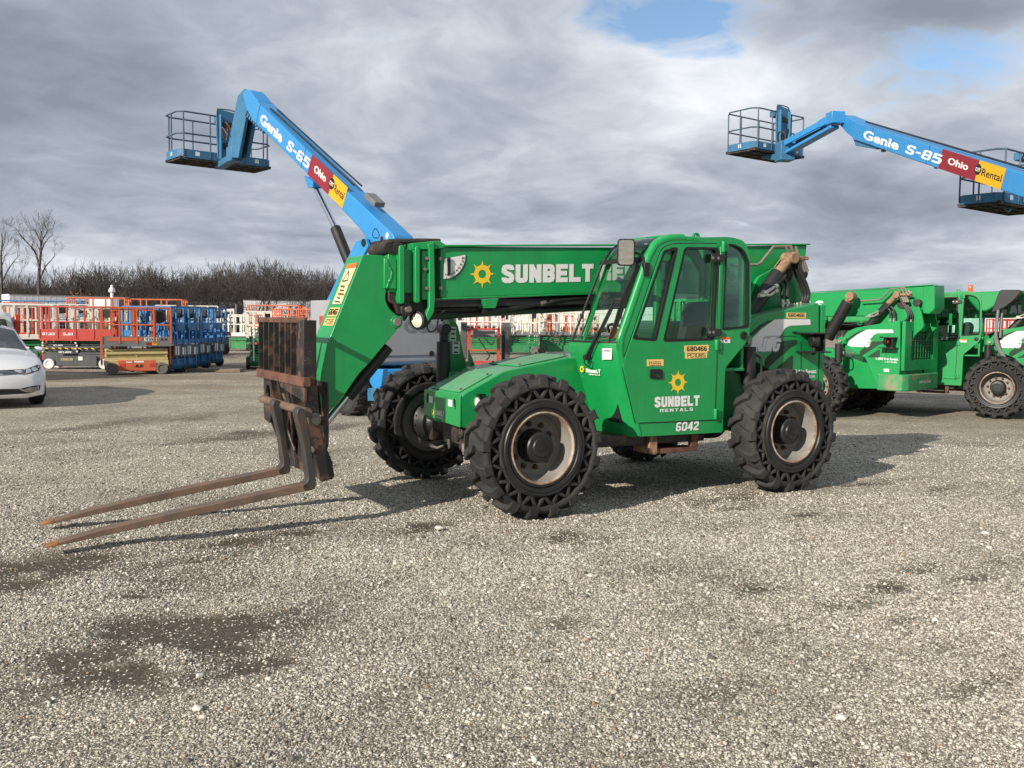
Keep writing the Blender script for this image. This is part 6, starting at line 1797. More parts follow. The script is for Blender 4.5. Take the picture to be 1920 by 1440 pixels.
# lift cylinder and the upright carrying the boom
q = s6(0.0, (588, 345), (629, 428), (668, 525))
g = MB(); g.cyl((q[0][0], 0, q[0][1]), (q[1][0], 0, q[1][1]), 0.055, n=16); g.build('lift_rod', 'chrome', T65)
g = MB(); g.cyl((q[1][0], 0, q[1][1]), (q[2][0], 0, q[2][1]), 0.105, n=20); g.build('lift_cylinder', 'black', T65, bevel=0.01)
q = s6(0.06, (573, 330), (590, 340), (590, 352), (580, 352))
g = MB(); g.plate(round_poly(q, 0.03), -0.10, 0.10); g.build('cylinder_bracket', 'blue', boom6, bevel=0.01)
q = s6(0.28, (670, 453), (687, 446), (693, 462), (662, 520), (632, 580), (615, 640), (575, 640), (602, 590), (636, 520))
g = MB()
for a, b in ((0.25, 0.31), (-0.31, -0.25)): g.plate(round_poly(q, 0.05, 3), a, b)
g.build('upright', 'blue', T65, bevel=0.012)
g = MB(); q = s6(0.315, (682, 455), (641, 545)); g.cyl((q[0][0], -0.32, q[0][1]), (q[0][0], 0.33, q[0][1]), 0.07, n=16); g.cyl((q[1][0], -0.32, q[1][1]), (q[1][0], 0.33, q[1][1]), 0.10, n=16); g.build('pivot_pin', 'ink', T65)
g = MB(); q = s6(1.0, (690, 692), (718, 692), (714, 725), (700, 730), (692, 715)); g.plate(q, 0.90, 1.0); g.build('fender_plate', 'blue', T65, bevel=0.01)
g = MB(); q = s6(1.05, (688, 728), (715, 726), (714, 752), (689, 752)); g.plate(q, 0.75, 1.05); g.build('battery_tray', 'blue_dirty', T65, bevel=0.01)

# ---- the one reaching in from the right
u8 = Vector((-0.15, 0.99, 0)).normalized()
P8 = at_depth(1603, 245, 23.6)
O8 = Vector((P8.x, P8.y, 0)) - u8 * 9.4 - Vector((-u8.y, u8.x, 0)) * 0.26
L85 = Frame(O8.x, O8.y, u8)
T85 = thing('boom_lift', 'blue boom lift with S-85 on its long boom reaching in from the right, knuckled jib', 'boom lift', L85.O, L85.rz, 'blue boom lifts raised over the yard')
add_undercarriage(T85); add_turret(T85)
s8 = L85.s
BV8 = 0.26
ul, ll, ur, lr = s8(BV8, (1603, 230), (1598, 261), (1919, 326), (1919, 371))
def extend(a, b, U):
    t = (U - a[0]) / (b[0] - a[0]); return (U, a[1] + (b[1] - a[1]) * t)
g = MB(); g.plate(round_poly([ul, extend(ul, ur, -1.35), extend(ll, lr, -1.35), ll], [0, 0.1, 0.1, 0], 3), -BV8, BV8); boom8 = g.build('boom', 'blue', T85, bevel=0.02)
q = s8(BV8 - 0.05, (1566, 217), (1574, 215), (1606, 229), (1600, 259), (1588, 250), (1572, 232))
g = MB(); g.plate(round_poly(q, 0.05, 3), -0.2, 0.2); g.build('boom_tip', 'blue', boom8, bevel=0.02)
q = s8(BV8, (1596, 262), (1640, 276), (1638, 280), (1600, 273)); g = MB(); g.plate(q, -0.1, 0.2); g.build('hose_tray', 'blue_dirty', boom8, bevel=0.006)
g = MB()
for px, py in ((1653, 282), (1753, 313)):
    g = MB(); q = s8(BV8, (px, py))[0]; g.box((q[0], BV8 - 0.05, q[1]), (0.08, 0.08, 0.06)); g.build('wear_pad', 'ink', boom8)
A = Vector(ll); xd2 = (Vector(lr) - Vector(ll)).normalized(); yd2 = Vector((-xd2.y, xd2.x))
if yd2.y < 0: yd2 = -yd2
xd8, yd8 = Vector((xd2.x, 0, xd2.y)), Vector((yd2.x, 0, yd2.y))
h8 = (Vector(s8(BV8, (1760, 275))[0]) - A).dot(yd2) * 0.97
boom_writing(boom8, A, xd8, yd8, BV8 + 0.001, {'h': h8, 'name': (al(s8, BV8, 1617, 264), al(s8, BV8, 1684, 282)), 'model': (al(s8, BV8, 1696, 288), al(s8, BV8, 1763, 306)), 'fields': (al(s8, BV8, 1763, 298), al(s8, BV8, 1832, 322), al(s8, BV8, 1881, 338))}, 'S-85')
g = MB()
for t in (0.9, 3.4):
    a_, b_ = A + xd2 * t, A + xd2 * t + yd2 * h8
    g.bar((a_.x, BV8 + 0.0015, a_.y), (b_.x, BV8 + 0.0015, b_.y), 0.012, 0.003, up=(0, 1, 0))
g.build('boom_seam', 'ink', boom8)
a_, b_ = A + xd2 * 0.2 + yd2 * (h8 * 1.1), A + xd2 * 6.5 + yd2 * (h8 * 1.13)
g = MB(); g.tube([(a_.x, 0.1, a_.y), (b_.x, 0.1, b_.y)], 0.022, 6); g.build('boom_cable', 'hose', boom8)
# platform and jib
zf8 = 1.626 + 4.85
cor = [L85.loc(ground(px, py, zf8)) for px, py in ((1366, 291), (1459, 307), (1503.5, 293), (1409, 274))]
cc8 = (cor[0] + cor[1] + cor[2] + cor[3]) / 4
ang8 = math.atan2((cor[1] - cor[0]).y, (cor[1] - cor[0]).x)
add_platform(T85, (cc8.x, cc8.y, zf8), ang8, (cor[1] - cor[0]).length, max(0.85, min(1.05, (cor[3] - cor[0]).length)))
tip = L85.loc(at_depth(1566, 222, 24.4)); foot = L85.loc(at_depth(1472, 272, (L85.O + L85.u * cc8.x + L85.v * cc8.y).y - 1.0))
sd = (foot - tip).cross(Vector((0, 0, 1))).normalized()
g = MB()
for s in (-1, 1):
    g.bar(tip + sd * 0.13 * s, foot + sd * 0.13 * s, 0.05, 0.16)
g.bar(tip + (foot - tip) * 0.02, tip + (foot - tip) * 0.22, 0.32, 0.20); g.box(tip, (0.36, 0.36, 0.30))
jib8 = g.build('jib_arm', 'blue', T85, bevel=0.015)
g = MB(); dn = Vector((0, 0, -0.26)); g.bar(tip + dn * 0.8, foot + dn, 0.26, 0.08); g.build('jib_link', 'blue', jib8, bevel=0.01)
g = MB(); g.cyl(tip + (foot - tip) * 0.18 + dn * 0.4, tip + (foot - tip) * 0.75 + dn * 0.35, 0.05, n=12); g.build('jib_cylinder', 'grime', jib8)
g = MB(); g.box(foot + Vector((0, 0, -0.18)), (0.42, 0.42, 0.52)); g.bar(foot + Vector((0, 0, -0.36)), (cc8.x, cc8.y, zf8 - 0.02), 0.26, 0.16); g.build('platform_mount', 'blue_dirty', T85, bevel=0.02)
g = MB()
for k in range(3): g.tube(spline([foot + Vector((0.1, 0.15 - 0.1 * k, 0.05)), foot + Vector((0.0, 0.2 - 0.14 * k, 0.32 + 0.05 * k)), foot + Vector((-0.15, 0.1, 0.30)), foot + Vector((-0.2, 0.05, 0.0))]), 0.02, 6)
g.build('platform_hose', 'hose', T85)
q = extend(ll, lr, -0.9); g = MB()
for s in (-1, 1): g.plate(round_poly([(-1.5, 1.0), (-0.3, 1.0), (-0.7, q[1] + 0.35), (-1.3, q[1] + 0.45)], 0.06), s * 0.33 - 0.03, s * 0.33 + 0.03)
g.build('upright', 'blue', T85, bevel=0.01)
q1 = extend(ll, lr, 2.2); g = MB(); g.cyl((0.2, 0, 1.1), (q1[0], 0, q1[1]), 0.11, n=18); g.build('lift_cylinder', 'black', T85)

# ---- a third platform showing behind that boom; its machine stands beyond the right edge
zf9 = 1.626 + 2.62
nearl = ground(1827, 379, zf9); nr = ground(1911, 394, zf9); d9 = Vector((nr.x - nearl.x, nr.y - nearl.y, 0)).normalized()
if d9.x < 0: d9 = -d9
side9 = Vector((-d9.y, d9.x, 0))
c9 = nearl + d9 * 1.60 - side9 * (-0.1)
L95 = Frame(c9.x + 7.2, c9.y - 4.5, Vector((-7.2, 4.5, 0)))
T95 = thing('boom_lift', 'blue boom lift whose platform shows behind the S-85 boom at the right edge', 'boom lift', L95.O, L95.rz, 'blue boom lifts raised over the yard')
add_undercarriage(T95); add_turret(T95)
lc = L95.loc(Vector((c9.x, c9.y, zf9)))
add_platform(T95, lc, math.atan2(d9.y, d9.x) - L95.rz, 2.44, 0.95)
g = MB(); g.bar((-1.0, 0, 2.4), (lc.x - 0.6, lc.y, zf9 + 0.7), 0.42, 0.52); boom9 = g.build('boom', 'blue', T95, bevel=0.02)
g = MB(); g.bar((lc.x - 0.6, lc.y, zf9 + 0.7), (lc.x, lc.y, zf9 - 0.02), 0.24, 0.2); g.build('platform_mount', 'blue_dirty', T95, bevel=0.02)
g = MB()
for s in (-1, 1): g.plate([(-1.5, 1.0), (-0.3, 1.0), (-0.7, 2.6), (-1.3, 2.7)], s * 0.30 - 0.03, s * 0.30 + 0.03)
g.build('upright', 'blue', T95, bevel=0.01)

# ------------------------------------------------------------------ scissor lifts and other small lifts
def make_scissor(name, label, loc, axis, L=1.86, W=0.78, deck=0.97, top=1.97, rail='orange_frame', board='grey_mid', arms='cream_yellow', base='orange_frame',
                 wheel_mat='rubber_grey', wheel_r=0.17, board_h=0.22, posts=5, rail_r=0.02, group='scissor lifts parked in rows', ext=True, cat='scissor lift'):
    T = thing(name, label, cat, (loc[0], loc[1], loc[2] if len(loc) > 2 else 0), math.atan2(axis[1], axis[0]), group)
    hx, hy = L / 2, W / 2
    g = MB(); g.plate(round_poly([(-hx + 0.20, 0.10), (hx - 0.20, 0.10), (hx - 0.06, 0.24), (hx - 0.06, deck * 0.47), (-hx + 0.06, deck * 0.47), (-hx + 0.06, 0.24)], 0.04), -hy + 0.10, hy - 0.10)
    g.build('chassis', base, T, bevel=0.015)
    g = MB()
    for s in (-1, 1): g.plate(round_poly([(-hx + 0.48, 0.10), (hx - 0.48, 0.10), (hx - 0.48, deck * 0.42), (-hx + 0.48, deck * 0.42)], 0.04), s * (hy - 0.11), s * (hy - 0.01))
    g.build('battery_tray', base, T, bevel=0.015)
    for x in (-hx + 0.26, hx - 0.26):
        for s in (-1, 1):
            g = MB(); g.lathe([(0.0, -0.055), (wheel_r * 0.9, -0.055), (wheel_r, -0.04), (wheel_r, 0.04), (wheel_r * 0.9, 0.055), (wheel_r * 0.6, 0.055), (wheel_r * 0.55, 0.035), (0.0, 0.045)] if s > 0 else [(0.0, 0.055), (wheel_r * 0.9, 0.055), (wheel_r, 0.04), (wheel_r, -0.04), (wheel_r * 0.9, -0.055), (wheel_r * 0.6, -0.055), (wheel_r * 0.55, -0.035), (0.0, -0.045)], (x, s * (hy - 0.05), wheel_r), (0, 1, 0), 20)
            g.build('wheel', wheel_mat, T)
    g = MB()
    zs = np.linspace(deck * 0.50, deck - 0.20, 4)
    for i, z in enumerate(zs):
        for s in (-1, 1):
            g.bar((-hx + 0.08, s * (hy - 0.14 - 0.06 * (i % 2)), z), (hx - 0.08, s * (hy - 0.14 - 0.06 * (i % 2)), z + 0.015), 0.05, 0.075)
        for x in (-hx + 0.12, 0, hx - 0.12): g.cyl((x, -hy + 0.12, z), (x, hy - 0.06, z), 0.025, n=8)
    g.build('scissor_arms', arms, T, bevel=0.006)
    g = MB(); g.box((0, 0, deck - 0.03), (L - 0.02, W - 0.02, 0.05)); pf = g.build('platform', board, T)
    g = MB()
    for s in (-1, 1): g.box((0, s * (hy - 0.005), deck + board_h / 2 - 0.08), (L, 0.015, board_h))
    for s in (-1, 1): g.box((s * (hx - 0.005), 0, deck + 0.06 - 0.06), (0.015, W - 0.04, 0.14))
    g.build('toe_board', board, pf)
    g = MB()
    rng = [(-hx, -hy), (hx, -hy), (hx, hy), (-hx, hy)]
    for z in (top, deck + (top - deck) * 0.52): g.tube([(a, b, z) for a, b in rng], rail_r, 7, closed=True)
    for s in (-1, 1):
        for x in np.linspace(-hx, hx, posts): g.bar((x, s * hy, deck), (x, s * hy, top), rail_r * 2.0)
    if ext:
        for s in (-1, 1):
            for x in np.linspace(-hx * 0.7, hx * 0.55, 3): g.bar((x, s * (hy - 0.05), deck), (x, s * (hy - 0.05), top - 0.05), rail_r * 2.0)
            g.bar((-hx * 0.7, s * (hy - 0.05), top - 0.06), (hx * 0.55, s * (hy - 0.05), top - 0.06), rail_r * 2)
    g.build('guard_rail', rail, pf)
    for s in (-1, 1):
        for y in (-0.16, 0.16):
            g = MB(); g.bar((s * hx, y, 0.28), (s * hx, y, top), 0.045); g.build('ladder_post', rail, T)
    g = MB(); g.plate(round_poly([(hx - 0.42, top - 0.34), (hx - 0.12, top - 0.30), (hx - 0.10, top - 0.05), (hx - 0.42, top - 0.05)], 0.03), hy - 0.20, hy - 0.03); g.build('control_box', 'black_plastic', pf, bevel=0.01)
    return T


CARD = lambda T, x, y, z, w_, h_, mat, nm, body=None, tmat='white', bold=0.03, blk=False: _card(T, x, y, z, w_, h_, mat, nm, body, tmat, bold, blk)


def _card(T, x, y, z, w_, h_, mat, nm, body, tmat, bold, blk):
    """a sign plate on the near flank (local -y face) with its writing"""
    if mat:
        g = MB(); g.box((x + w_ / 2, y - 0.003, z + h_ / 2), (w_, 0.006, h_)); g.build(nm, mat, T)
    if body:
        g = MB()
        (g.block if blk else g.text)(body, (x + w_ * 0.06, y - 0.0065, z + h_ * 0.14), (1, 0, 0), ZU, w_ * 0.88, h_ * 0.72, **({'t': 0.2} if blk else {'bold': bold}))
        g.build('lettering', tmat, T)


# orange lift with the yellow arms, in front of its group
p = ground(256, 701)
J = make_scissor('scissor_lift', 'orange railed scissor lift with pale yellow arms and orange battery tray', p, (0.90, 0.43), rail='orange_frame', board='grey_mid', arms='cream_yellow', base='cream_yellow', deck=0.90, top=1.93, board_h=0.28, wheel_mat='rubber_grey', wheel_r=0.175)
for s in (-1,):
    g = MB(); g.plate(round_poly([(-0.52, 0.11), (0.52, 0.11), (0.52, 0.42), (-0.52, 0.42)], 0.03), -0.40, -0.375); g.build('battery_cover', 'orange_frame', J, bevel=0.008)
    g = MB(); g.box((-0.40, -0.403, 0.27), (0.16, 0.01, 0.10)); g.box((0.40, -0.403, 0.27), (0.16, 0.01, 0.10)); g.build('cover_grip', 'red_frame', J, bevel=0.004)
    CARD(J, -0.10, -0.402, 0.20, 0.26, 0.11, None, '', 'JLG', 'ink', blk=True)
    CARD(J, -0.30, -0.402, 0.345, 0.16, 0.035, 'white', 'label'); CARD(J, -0.08, -0.402, 0.35, 0.26, 0.05, 'white', 'label')
    CARD(J, -0.78, -0.392, 0.97, 0.92, 0.10, 'orange_frame', 'name_plate', None); CARD(J, 0.20, -0.392, 0.97, 0.34, 0.10, 'white', 'number_plate', '193069', 'ink', blk=True)
    CARD(J, 0.60, -0.392, 0.98, 0.24, 0.08, None, '', 'JLG', 'ink', blk=True); CARD(J, 0.25, -0.392, 0.85, 0.16, 0.08, 'maroon', 'label'); CARD(J, 0.41, -0.392, 0.85, 0.14, 0.08, 'cat_yellow', 'label')
g = MB(); g.lathe([(0, -0.1), (0.16, -0.09), (0.20, 0), (0.16, 0.1), (0, 0.12)], (0.62, -0.2, 1.68), (0, 1, 0), 12); g.tube(spline([(0.62, -0.3, 1.6), (0.4, -0.34, 1.4), (0.2, -0.3, 1.5), (0.1, -0.3, 1.7)]), 0.02, 6); g.build('cable_bundle', 'black_plastic', J)
# red lift
p = ground(152, 691)
K = make_scissor('scissor_lift', 'red railed scissor lift with dark grey base and white wheels beside the white car', p, (0.985, 0.10), L=2.2, W=0.81, deck=0.98, top=1.97, rail='red_frame', board='red_frame', arms='grey_lift', base='grey_lift', wheel_mat='white_paint', wheel_r=0.165, board_h=0.36, posts=5, rail_r=0.022, ext=False)
CARD(K, -1.04, -0.412, 1.05, 0.45, 0.12, None, '', 'SKYJACK', 'white', blk=True); CARD(K, -0.40, -0.412, 1.05, 0.34, 0.12, None, '', 'SJIII', 'white', blk=True)
CARD(K, -0.75, -0.30, 0.72, 0.34, 0.06, None, '', 'SKYJACK', 'white', blk=True); CARD(K, -0.55, -0.42, 0.50, 0.45, 0.08, 'grey_lift', 'name_plate', 'SKYJACK', 'white', blk=True)
CARD(K, -0.50, -0.402, 0.26, 0.42, 0.10, None, '', '128038', 'cream_yellow', blk=True); CARD(K, 0.06, -0.402, 0.28, 0.13, 0.12, 'white', 'label')
g = MB()
for k in range(8): g.box((-0.92 + 0.2 * k, -0.335, 0.655), (0.10, 0.004, 0.03), (0, 0.3, 0))
g.build('hazard_marks', 'yellow', K)
g = MB()
for k in range(4): g.cyl((0.0 - 0.04 * (k % 2), -0.34, 0.56 + 0.09 * k), (0.0 - 0.04 * (k % 2), -0.30, 0.56 + 0.09 * k), 0.028, n=12)
for k in range(4): g.cyl((-1.04, -0.34, 0.56 + 0.09 * k), (-1.04, -0.30, 0.56 + 0.09 * k), 0.028, n=12)
g.build('arm_pins', 'white', K)
# blue lifts one behind the other
BL = ['blue scissor lift directly behind the orange railed one, name on its long flank', 'second of the row of blue scissor lifts, standing behind the first one', 'third of the row of blue scissor lifts, cream rails showing behind it', 'last of the row of blue scissor lifts, nearest to the open gravel']
for k, (px, py) in enumerate(((329, 699), (351, 697), (376, 692), (402, 687))):
    e = ground(px, py); ax = Vector((0.93, -0.37, 0))
    c = e - ax * 0.72
    B_ = make_scissor('scissor_lift', BL[k], c, ax, L=1.84, W=0.76, deck=0.95, top=1.98, rail='blue_lift', board='blue_lift', arms='grey_mid', base='blue_lift', wheel_mat='rubber_dusty', board_h=0.40, rail_r=0.024)
    CARD(B_, -0.65, -0.39, 1.0, 0.48, 0.15, None, '', 'Genie', 'white'); CARD(B_, -0.05, -0.39, 1.0, 0.62, 0.14, None, '', 'GS-1930', 'white')
    g = MB(); g.box((0.925, 0, 0.68), (0.02, 0.60, 0.34)); g.build('end_panel', 'grey_lift', B_); g = MB(); g.box((0.937, -0.15, 0.68), (0.006, 0.16, 0.26)); g.box((0.937, 0.14, 0.66), (0.006, 0.14, 0.22)); g.build('label', 'white', B_)
    g = MB(); g.box((0.9, 0.0, 1.38), (0.12, 0.30, 0.22)); g.build('entry_panel', 'blue_lift', B_, bevel=0.02)

# lifts further back: one builder, many colours
FAR = [
    (30, 682, (0.9, 0.42), 'cream', 'green_old', 'cream', 2.4, 0.95, 2.05, 'cream railed lift with green base half hidden behind the white car roof'),
    (66, 678, (0.9, 0.42), 'cream', 'green_old', 'cream', 2.4, 1.0, 2.10, 'cream railed lift with green base to the right of the white car roof'),
    (104, 675, (0.9, 0.42), 'cream', 'green_old', 'green_old', 2.4, 1.0, 2.12, 'green and cream scissor lift behind the end of the red railed lift'),
    (12, 680, (0.95, 0.2), 'red_frame', 'grey_lift', 'red_frame', 2.0, 1.0, 2.05, 'dark red railed lift at the left edge behind the white car'),
    (48, 676, (0.95, 0.2), 'red_frame', 'grey_lift', 'red_frame', 1.2, 1.05, 2.15, 'narrow dark red railed lift above the white car mirror'),
    (70, 665, (0.96, 0.1), 'blue_lift', 'blue_lift', 'blue_lift', 4.0, 1.5, 2.34, 'long blue lift whose thin top rails show before the left trailer'),
    (188, 669, (0.97, 0.1), 'orange_frame', 'grey_lift', 'cream', 2.3, 1.55, 2.45, 'tall orange lift with a black box on its rail, above the red lift'),
    (290, 667, (0.97, 0.1), 'orange_frame', 'grey_lift', 'cream', 2.6, 1.6, 2.45, 'tall orange lift above the blue lifts, before the second trailer'),
    (150, 676, (0.95, 0.3), 'cream', 'green_old', 'cream', 2.2, 0.95, 2.0, 'cream lift seen through the rails of the red lift'),
    (215, 674, (0.95, 0.3), 'cream_yellow', 'grey_lift', 'cream_yellow', 2.0, 0.95, 2.0, 'pale yellow lift seen between the red and orange rails'),
    (180, 672, (0.95, 0.3), 'white_paint', 'green_old', 'cream', 1.8, 0.95, 2.0, 'white railed lift with green base seen through the rails of the red lift'),
    (240, 672, (0.95, 0.3), 'cream', 'grey_lift', 'white_paint', 2.0, 0.95, 2.02, 'cream railed lift seen through the orange rails'),
    (300, 668, (0.95, 0.3), 'cream', 'green_old', 'cream', 2.2, 0.95, 2.05, 'cream railed lift behind the first blue lift'),
    (352, 666, (0.95, 0.3), 'cream', 'grey_lift', 'cream', 2.6, 1.0, 2.20, 'cream railed lift whose top rail crosses above the blue row'),
    (395, 664, (0.95, 0.3), 'cream', 'grey_lift', 'red_frame', 1.8, 0.95, 2.0, 'cream lift showing between the last two blue lifts'),
    (448, 657, (0.98, -0.18), 'cream', 'green_old', 'white_paint', 2.2, 0.85, 1.85, 'cream railed lift with bright green base standing alone left of the carriage'),
    (500, 657, (0.98, -0.18), 'cream', 'green_old', 'white_paint', 2.2, 0.9, 1.95, 'cream lift with green base partly behind the fork backrest'),
    (486, 690, (0.25, -0.97), 'cream', 'green_old', 'green_old', 1.9, 0.95, 1.88, 'green scissor lift seen end on, left of the fork backrest'),
    (520, 664, (0.97, -0.1), 'orange_frame', 'orange_frame', 'orange_frame', 2.4, 1.35, 2.3, 'orange lift with orange control box showing over the fork backrest'),
    (566, 668, (0.97, -0.1), 'orange_frame', 'grey_lift', 'red_frame', 2.2, 1.2, 2.1, 'orange railed lift between the backrest and the grey engine hood'),
    (905, 664, (0.97, 0.05), 'cream', 'green_old', 'grey_mid', 2.6, 1.05, 2.15, 'cream railed lift with green base behind the red mast lift'),
    (962, 664, (0.97, 0.05), 'cream', 'green_old', 'grey_mid', 2.6, 1.05, 2.13, 'cream railed lift with green base and white wheels, left of the wheel row'),
    (1052, 663, (0.97, 0.05), 'cream', 'green_old', 'grey_mid', 2.6, 1.05, 2.15, 'cream railed green lift to the right of the wheel row'),
    (1125, 663, (0.97, 0.05), 'cream', 'green_old', 'grey_mid', 2.6, 1.05, 2.15, 'cream railed green lift seen through the windscreen'),
    (1195, 662, (0.97, 0.05), 'cream', 'green_old', 'grey_mid', 2.6, 1.05, 2.15, 'cream railed green lift seen through the cab door window'),
    (1268, 662, (0.97, 0.05), 'cream', 'green_old', 'grey_mid', 2.6, 1.05, 2.15, 'cream railed green lift seen behind the driver seat'),
    (1006, 656, (0.25, 0.97), 'cream', 'green_old', 'green_old', 2.4, 1.0, 2.1, 'green lift seen end on in the row of black wheels'),
    (1020, 655, (0.25, 0.97), 'orange_frame', 'green_old', 'orange_frame', 2.4, 1.0, 2.05, 'orange railed lift end on behind the row of black wheels'),
    (920, 652, (0.97, 0.05), 'red_frame', 'grey_lift', 'red_frame', 2.6, 1.0, 2.1, 'red railed lift deep behind the first cream one under the boom'),
    (985, 651, (0.97, 0.05), 'cream', 'grey_lift', 'cream_yellow', 2.6, 1.0, 2.1, 'cream lift with yellow boards deep behind the wheel row'),
    (1085, 650, (0.97, 0.05), 'orange_frame', 'grey_lift', 'orange_frame', 2.6, 1.0, 2.1, 'orange railed lift deep behind the right cream one under the boom'),
    (1895, 668, (0.97, 0.05), 'red_frame', 'grey_lift', 'red_frame', 2.4, 1.0, 2.05, 'red railed lift showing under the boom at the right edge'),
]
for px, py, ax, rail, base, board, L, deck, top, lab in FAR:
    p = ground(px, py)
    far_ = make_scissor('scissor_lift', lab, p, ax, L=L, W=0.9 if L > 2.3 else 0.8, deck=deck, top=top, rail=rail, board=board, arms='grey_lift' if base != 'green_old' else 'green_old', base=base,
                        wheel_mat='rubber_grey' if base == 'green_old' and px > 900 else 'rubber', wheel_r=0.20, board_h=0.17, posts=7 if L > 2.3 and deck < 1.15 else 4, rail_r=0.026, ext=deck < 1.15)
# white masts rising from the tall orange lift
p = ground(212, 667)
g = MB(); g.cyl((0, 0, 0.0), (0, 0, 2.75), 0.07, n=10); g.lathe([(0, 2.72), (0.14, 2.74), (0.14, 2.86), (0.06, 2.95), (0.06, 3.05), (0, 3.06)], (0, 0, 0), (0, 0, 1), 12); g.box((-0.45, 0, 2.3), (0.9, 0.3, 0.36)); g.box((0, 0, 0.06), (1.2, 0.8, 0.12))
mst = g.build('light_tower', 'white_paint', bevel=0.02); mst.location = (p.x, p.y, 0); tag(mst, 'white mast of a light tower standing up behind the tall orange rails', 'light tower')

# red mast lift behind the hood of the front telehandler
p = ground(908, 698)
RM = thing('mast_lift', 'red vertical mast lift with grey side panels behind the telehandler hood', 'mast lift', p, math.atan2(0.06, 1.0), 'red mast lifts')
g = MB(); g.box((0, 0, 0.20), (1.45, 0.8, 0.22)); g.build('chassis', 'red_frame', RM, bevel=0.03)
for x in (-0.5, 0.5):
    for s in (-1, 1):
        g = MB(); g.lathe([(0, -0.05), (0.15, -0.05), (0.16, 0.0), (0.15, 0.05), (0, 0.05)], (x, s * 0.38, 0.16), (0, 1, 0), 18); g.build('wheel', 'rubber_grey', RM)
g = MB()
for x in (-0.52, -0.48, 0.42, 0.46): g.bar((x, -0.38, 0.3), (x, -0.38, 1.42), 0.05)
for z in (1.40, 0.72, 0.36): g.bar((-0.54, -0.38, z), (0.48, -0.38, z), 0.05)
for x in (-0.5, 0.44): g.bar((x, 0.36, 0.3), (x, 0.36, 1.42), 0.05)
g.bar((-0.54, 0.36, 1.40), (0.48, 0.36, 1.40), 0.05)
for s in (-0.5, 0.44): g.bar((s, -0.38, 1.40), (s, 0.36, 1.40), 0.05)
g.build('guard_rail', 'red_frame', RM, bevel=0.004)
for c_, s_ in (((0.68, 0.02, 1.0), (0.26, 0.50, 1.22)), ((-0.66, 0.1, 1.02), (0.20, 0.44, 1.18))):
    g = MB(); g.box(c_, s_); g.build('side_panel', 'grey_lift', RM, bevel=0.01)
g = MB(); g.box((0.60, -0.235, 0.80), (0.10, 0.012, 0.8)); g.build('panel_recess', 'ink', RM)
g = MB(); g.plate(round_poly([(-0.36, 1.10), (0.05, 1.20), (0.32, 1.12), (0.32, 1.36), (-0.36, 1.38)], 0.04), -0.2, 0.2); g.build('control_box', 'grey_mid', RM, bevel=0.02)
g = MB(); g.tube(spline([(-0.2, -0.3, 1.1), (0.0, -0.32, 0.8), (0.15, -0.3, 0.55), (0.05, -0.3, 0.4)]), 0.02, 6); g.tube(spline([(0.0, -0.3, 1.1), (0.2, -0.32, 0.9), (0.3, -0.3, 1.0)]), 0.015, 6); g.build('cable', 'black_plastic', RM)
CARD(RM, -0.45, -0.40, 0.13, 0.28, 0.10, None, '', '2116', 'white', blk=True); CARD(RM, -0.05, -0.40, 0.14, 0.42, 0.10, None, '', 'SKYJACK', 'white', blk=True)
p = ground(790, 698)
R2 = copy_tree(RM); R2.location = (p.x, p.y, 0); tag(R2, 'red mast lift showing low under the grey hood of the boom lift')

# ------------------------------------------------------------------ vehicles
def car_ring(keys, X):
    """cross-section of the body at station X from the key sections"""
    xs = [k[0] for k in keys]
    i = max(j for j in range(len(xs)) if xs[j] <= X + 1e-9); i = min(i, len(xs) - 2)
    t = (X - xs[i]) / (xs[i + 1] - xs[i])
    a, b = np.array(keys[i][1:]), np.array(keys[i + 1][1:])
    zb, ws, zm, wm, zs, wsh, zt, wt, zc = a + (b - a) * t
    half = [(0, zb), (ws * 0.7, zb), (ws, zb + 0.05), (wm, zm), (wm * 0.995, (zm + zs) / 2), (wsh, zs), (wsh + (wt - wsh) * 0.5, zs + (zt - zs) * 0.5), (wt, zt), (wt * 0.72, zt + (zc - zt) * 0.62), (wt * 0.38, zt + (zc - zt) * 0.92), (0, zc)]
    return half


def add_body(T, keys, n=46, name='body', mat='car_body'):
    xs = np.unique(np.concatenate([np.linspace(keys[0][0], keys[-1][0], n), [k[0] for k in keys]]))
    rings = []
    for X in xs:
        h = car_ring(keys, X)
        ring = [(X, y, z) for y, z in h] + [(X, -y, z) for y, z in h[-2:0:-1]]
        rings.append(ring)
    g = MB(); g.loft(rings)
    return g, g.build(name, mat, T, smooth=60)


def conform(bvh, poly, dirn, start, lift, sub=3):
    """lay a flat outline (on the plane across dirn through start) onto a body"""
    bm = bmesh.new()
    vs = [bm.verts.new((p[0], p[1], 0)) for p in poly]
    bm.faces.new(vs)
    bmesh.ops.triangulate(bm, faces=bm.faces[:])
    for _ in range(sub):
        bmesh.ops.subdivide_edges(bm, edges=bm.edges[:], cuts=1)
    bmesh.ops.triangulate(bm, faces=bm.faces[:])
    d = Vector(dirn)
    out = []
    for v in bm.verts:
        o = Vector((start, v.co.x, v.co.y)) if abs(d.x) > 0.5 else Vector((v.co.x, start, v.co.y))
        hit = bvh.ray_cast(o, d)
        q = hit[0] if hit[0] is not None else o + d * 1.0
        out.append(q - d * lift)
    fs = [tuple(v.index for v in f.verts) for f in bm.faces]
    bm.verts.index_update()
    fs = [tuple(v.index for v in f.verts) for f in bm.faces]
    bm.free()
    return out, fs


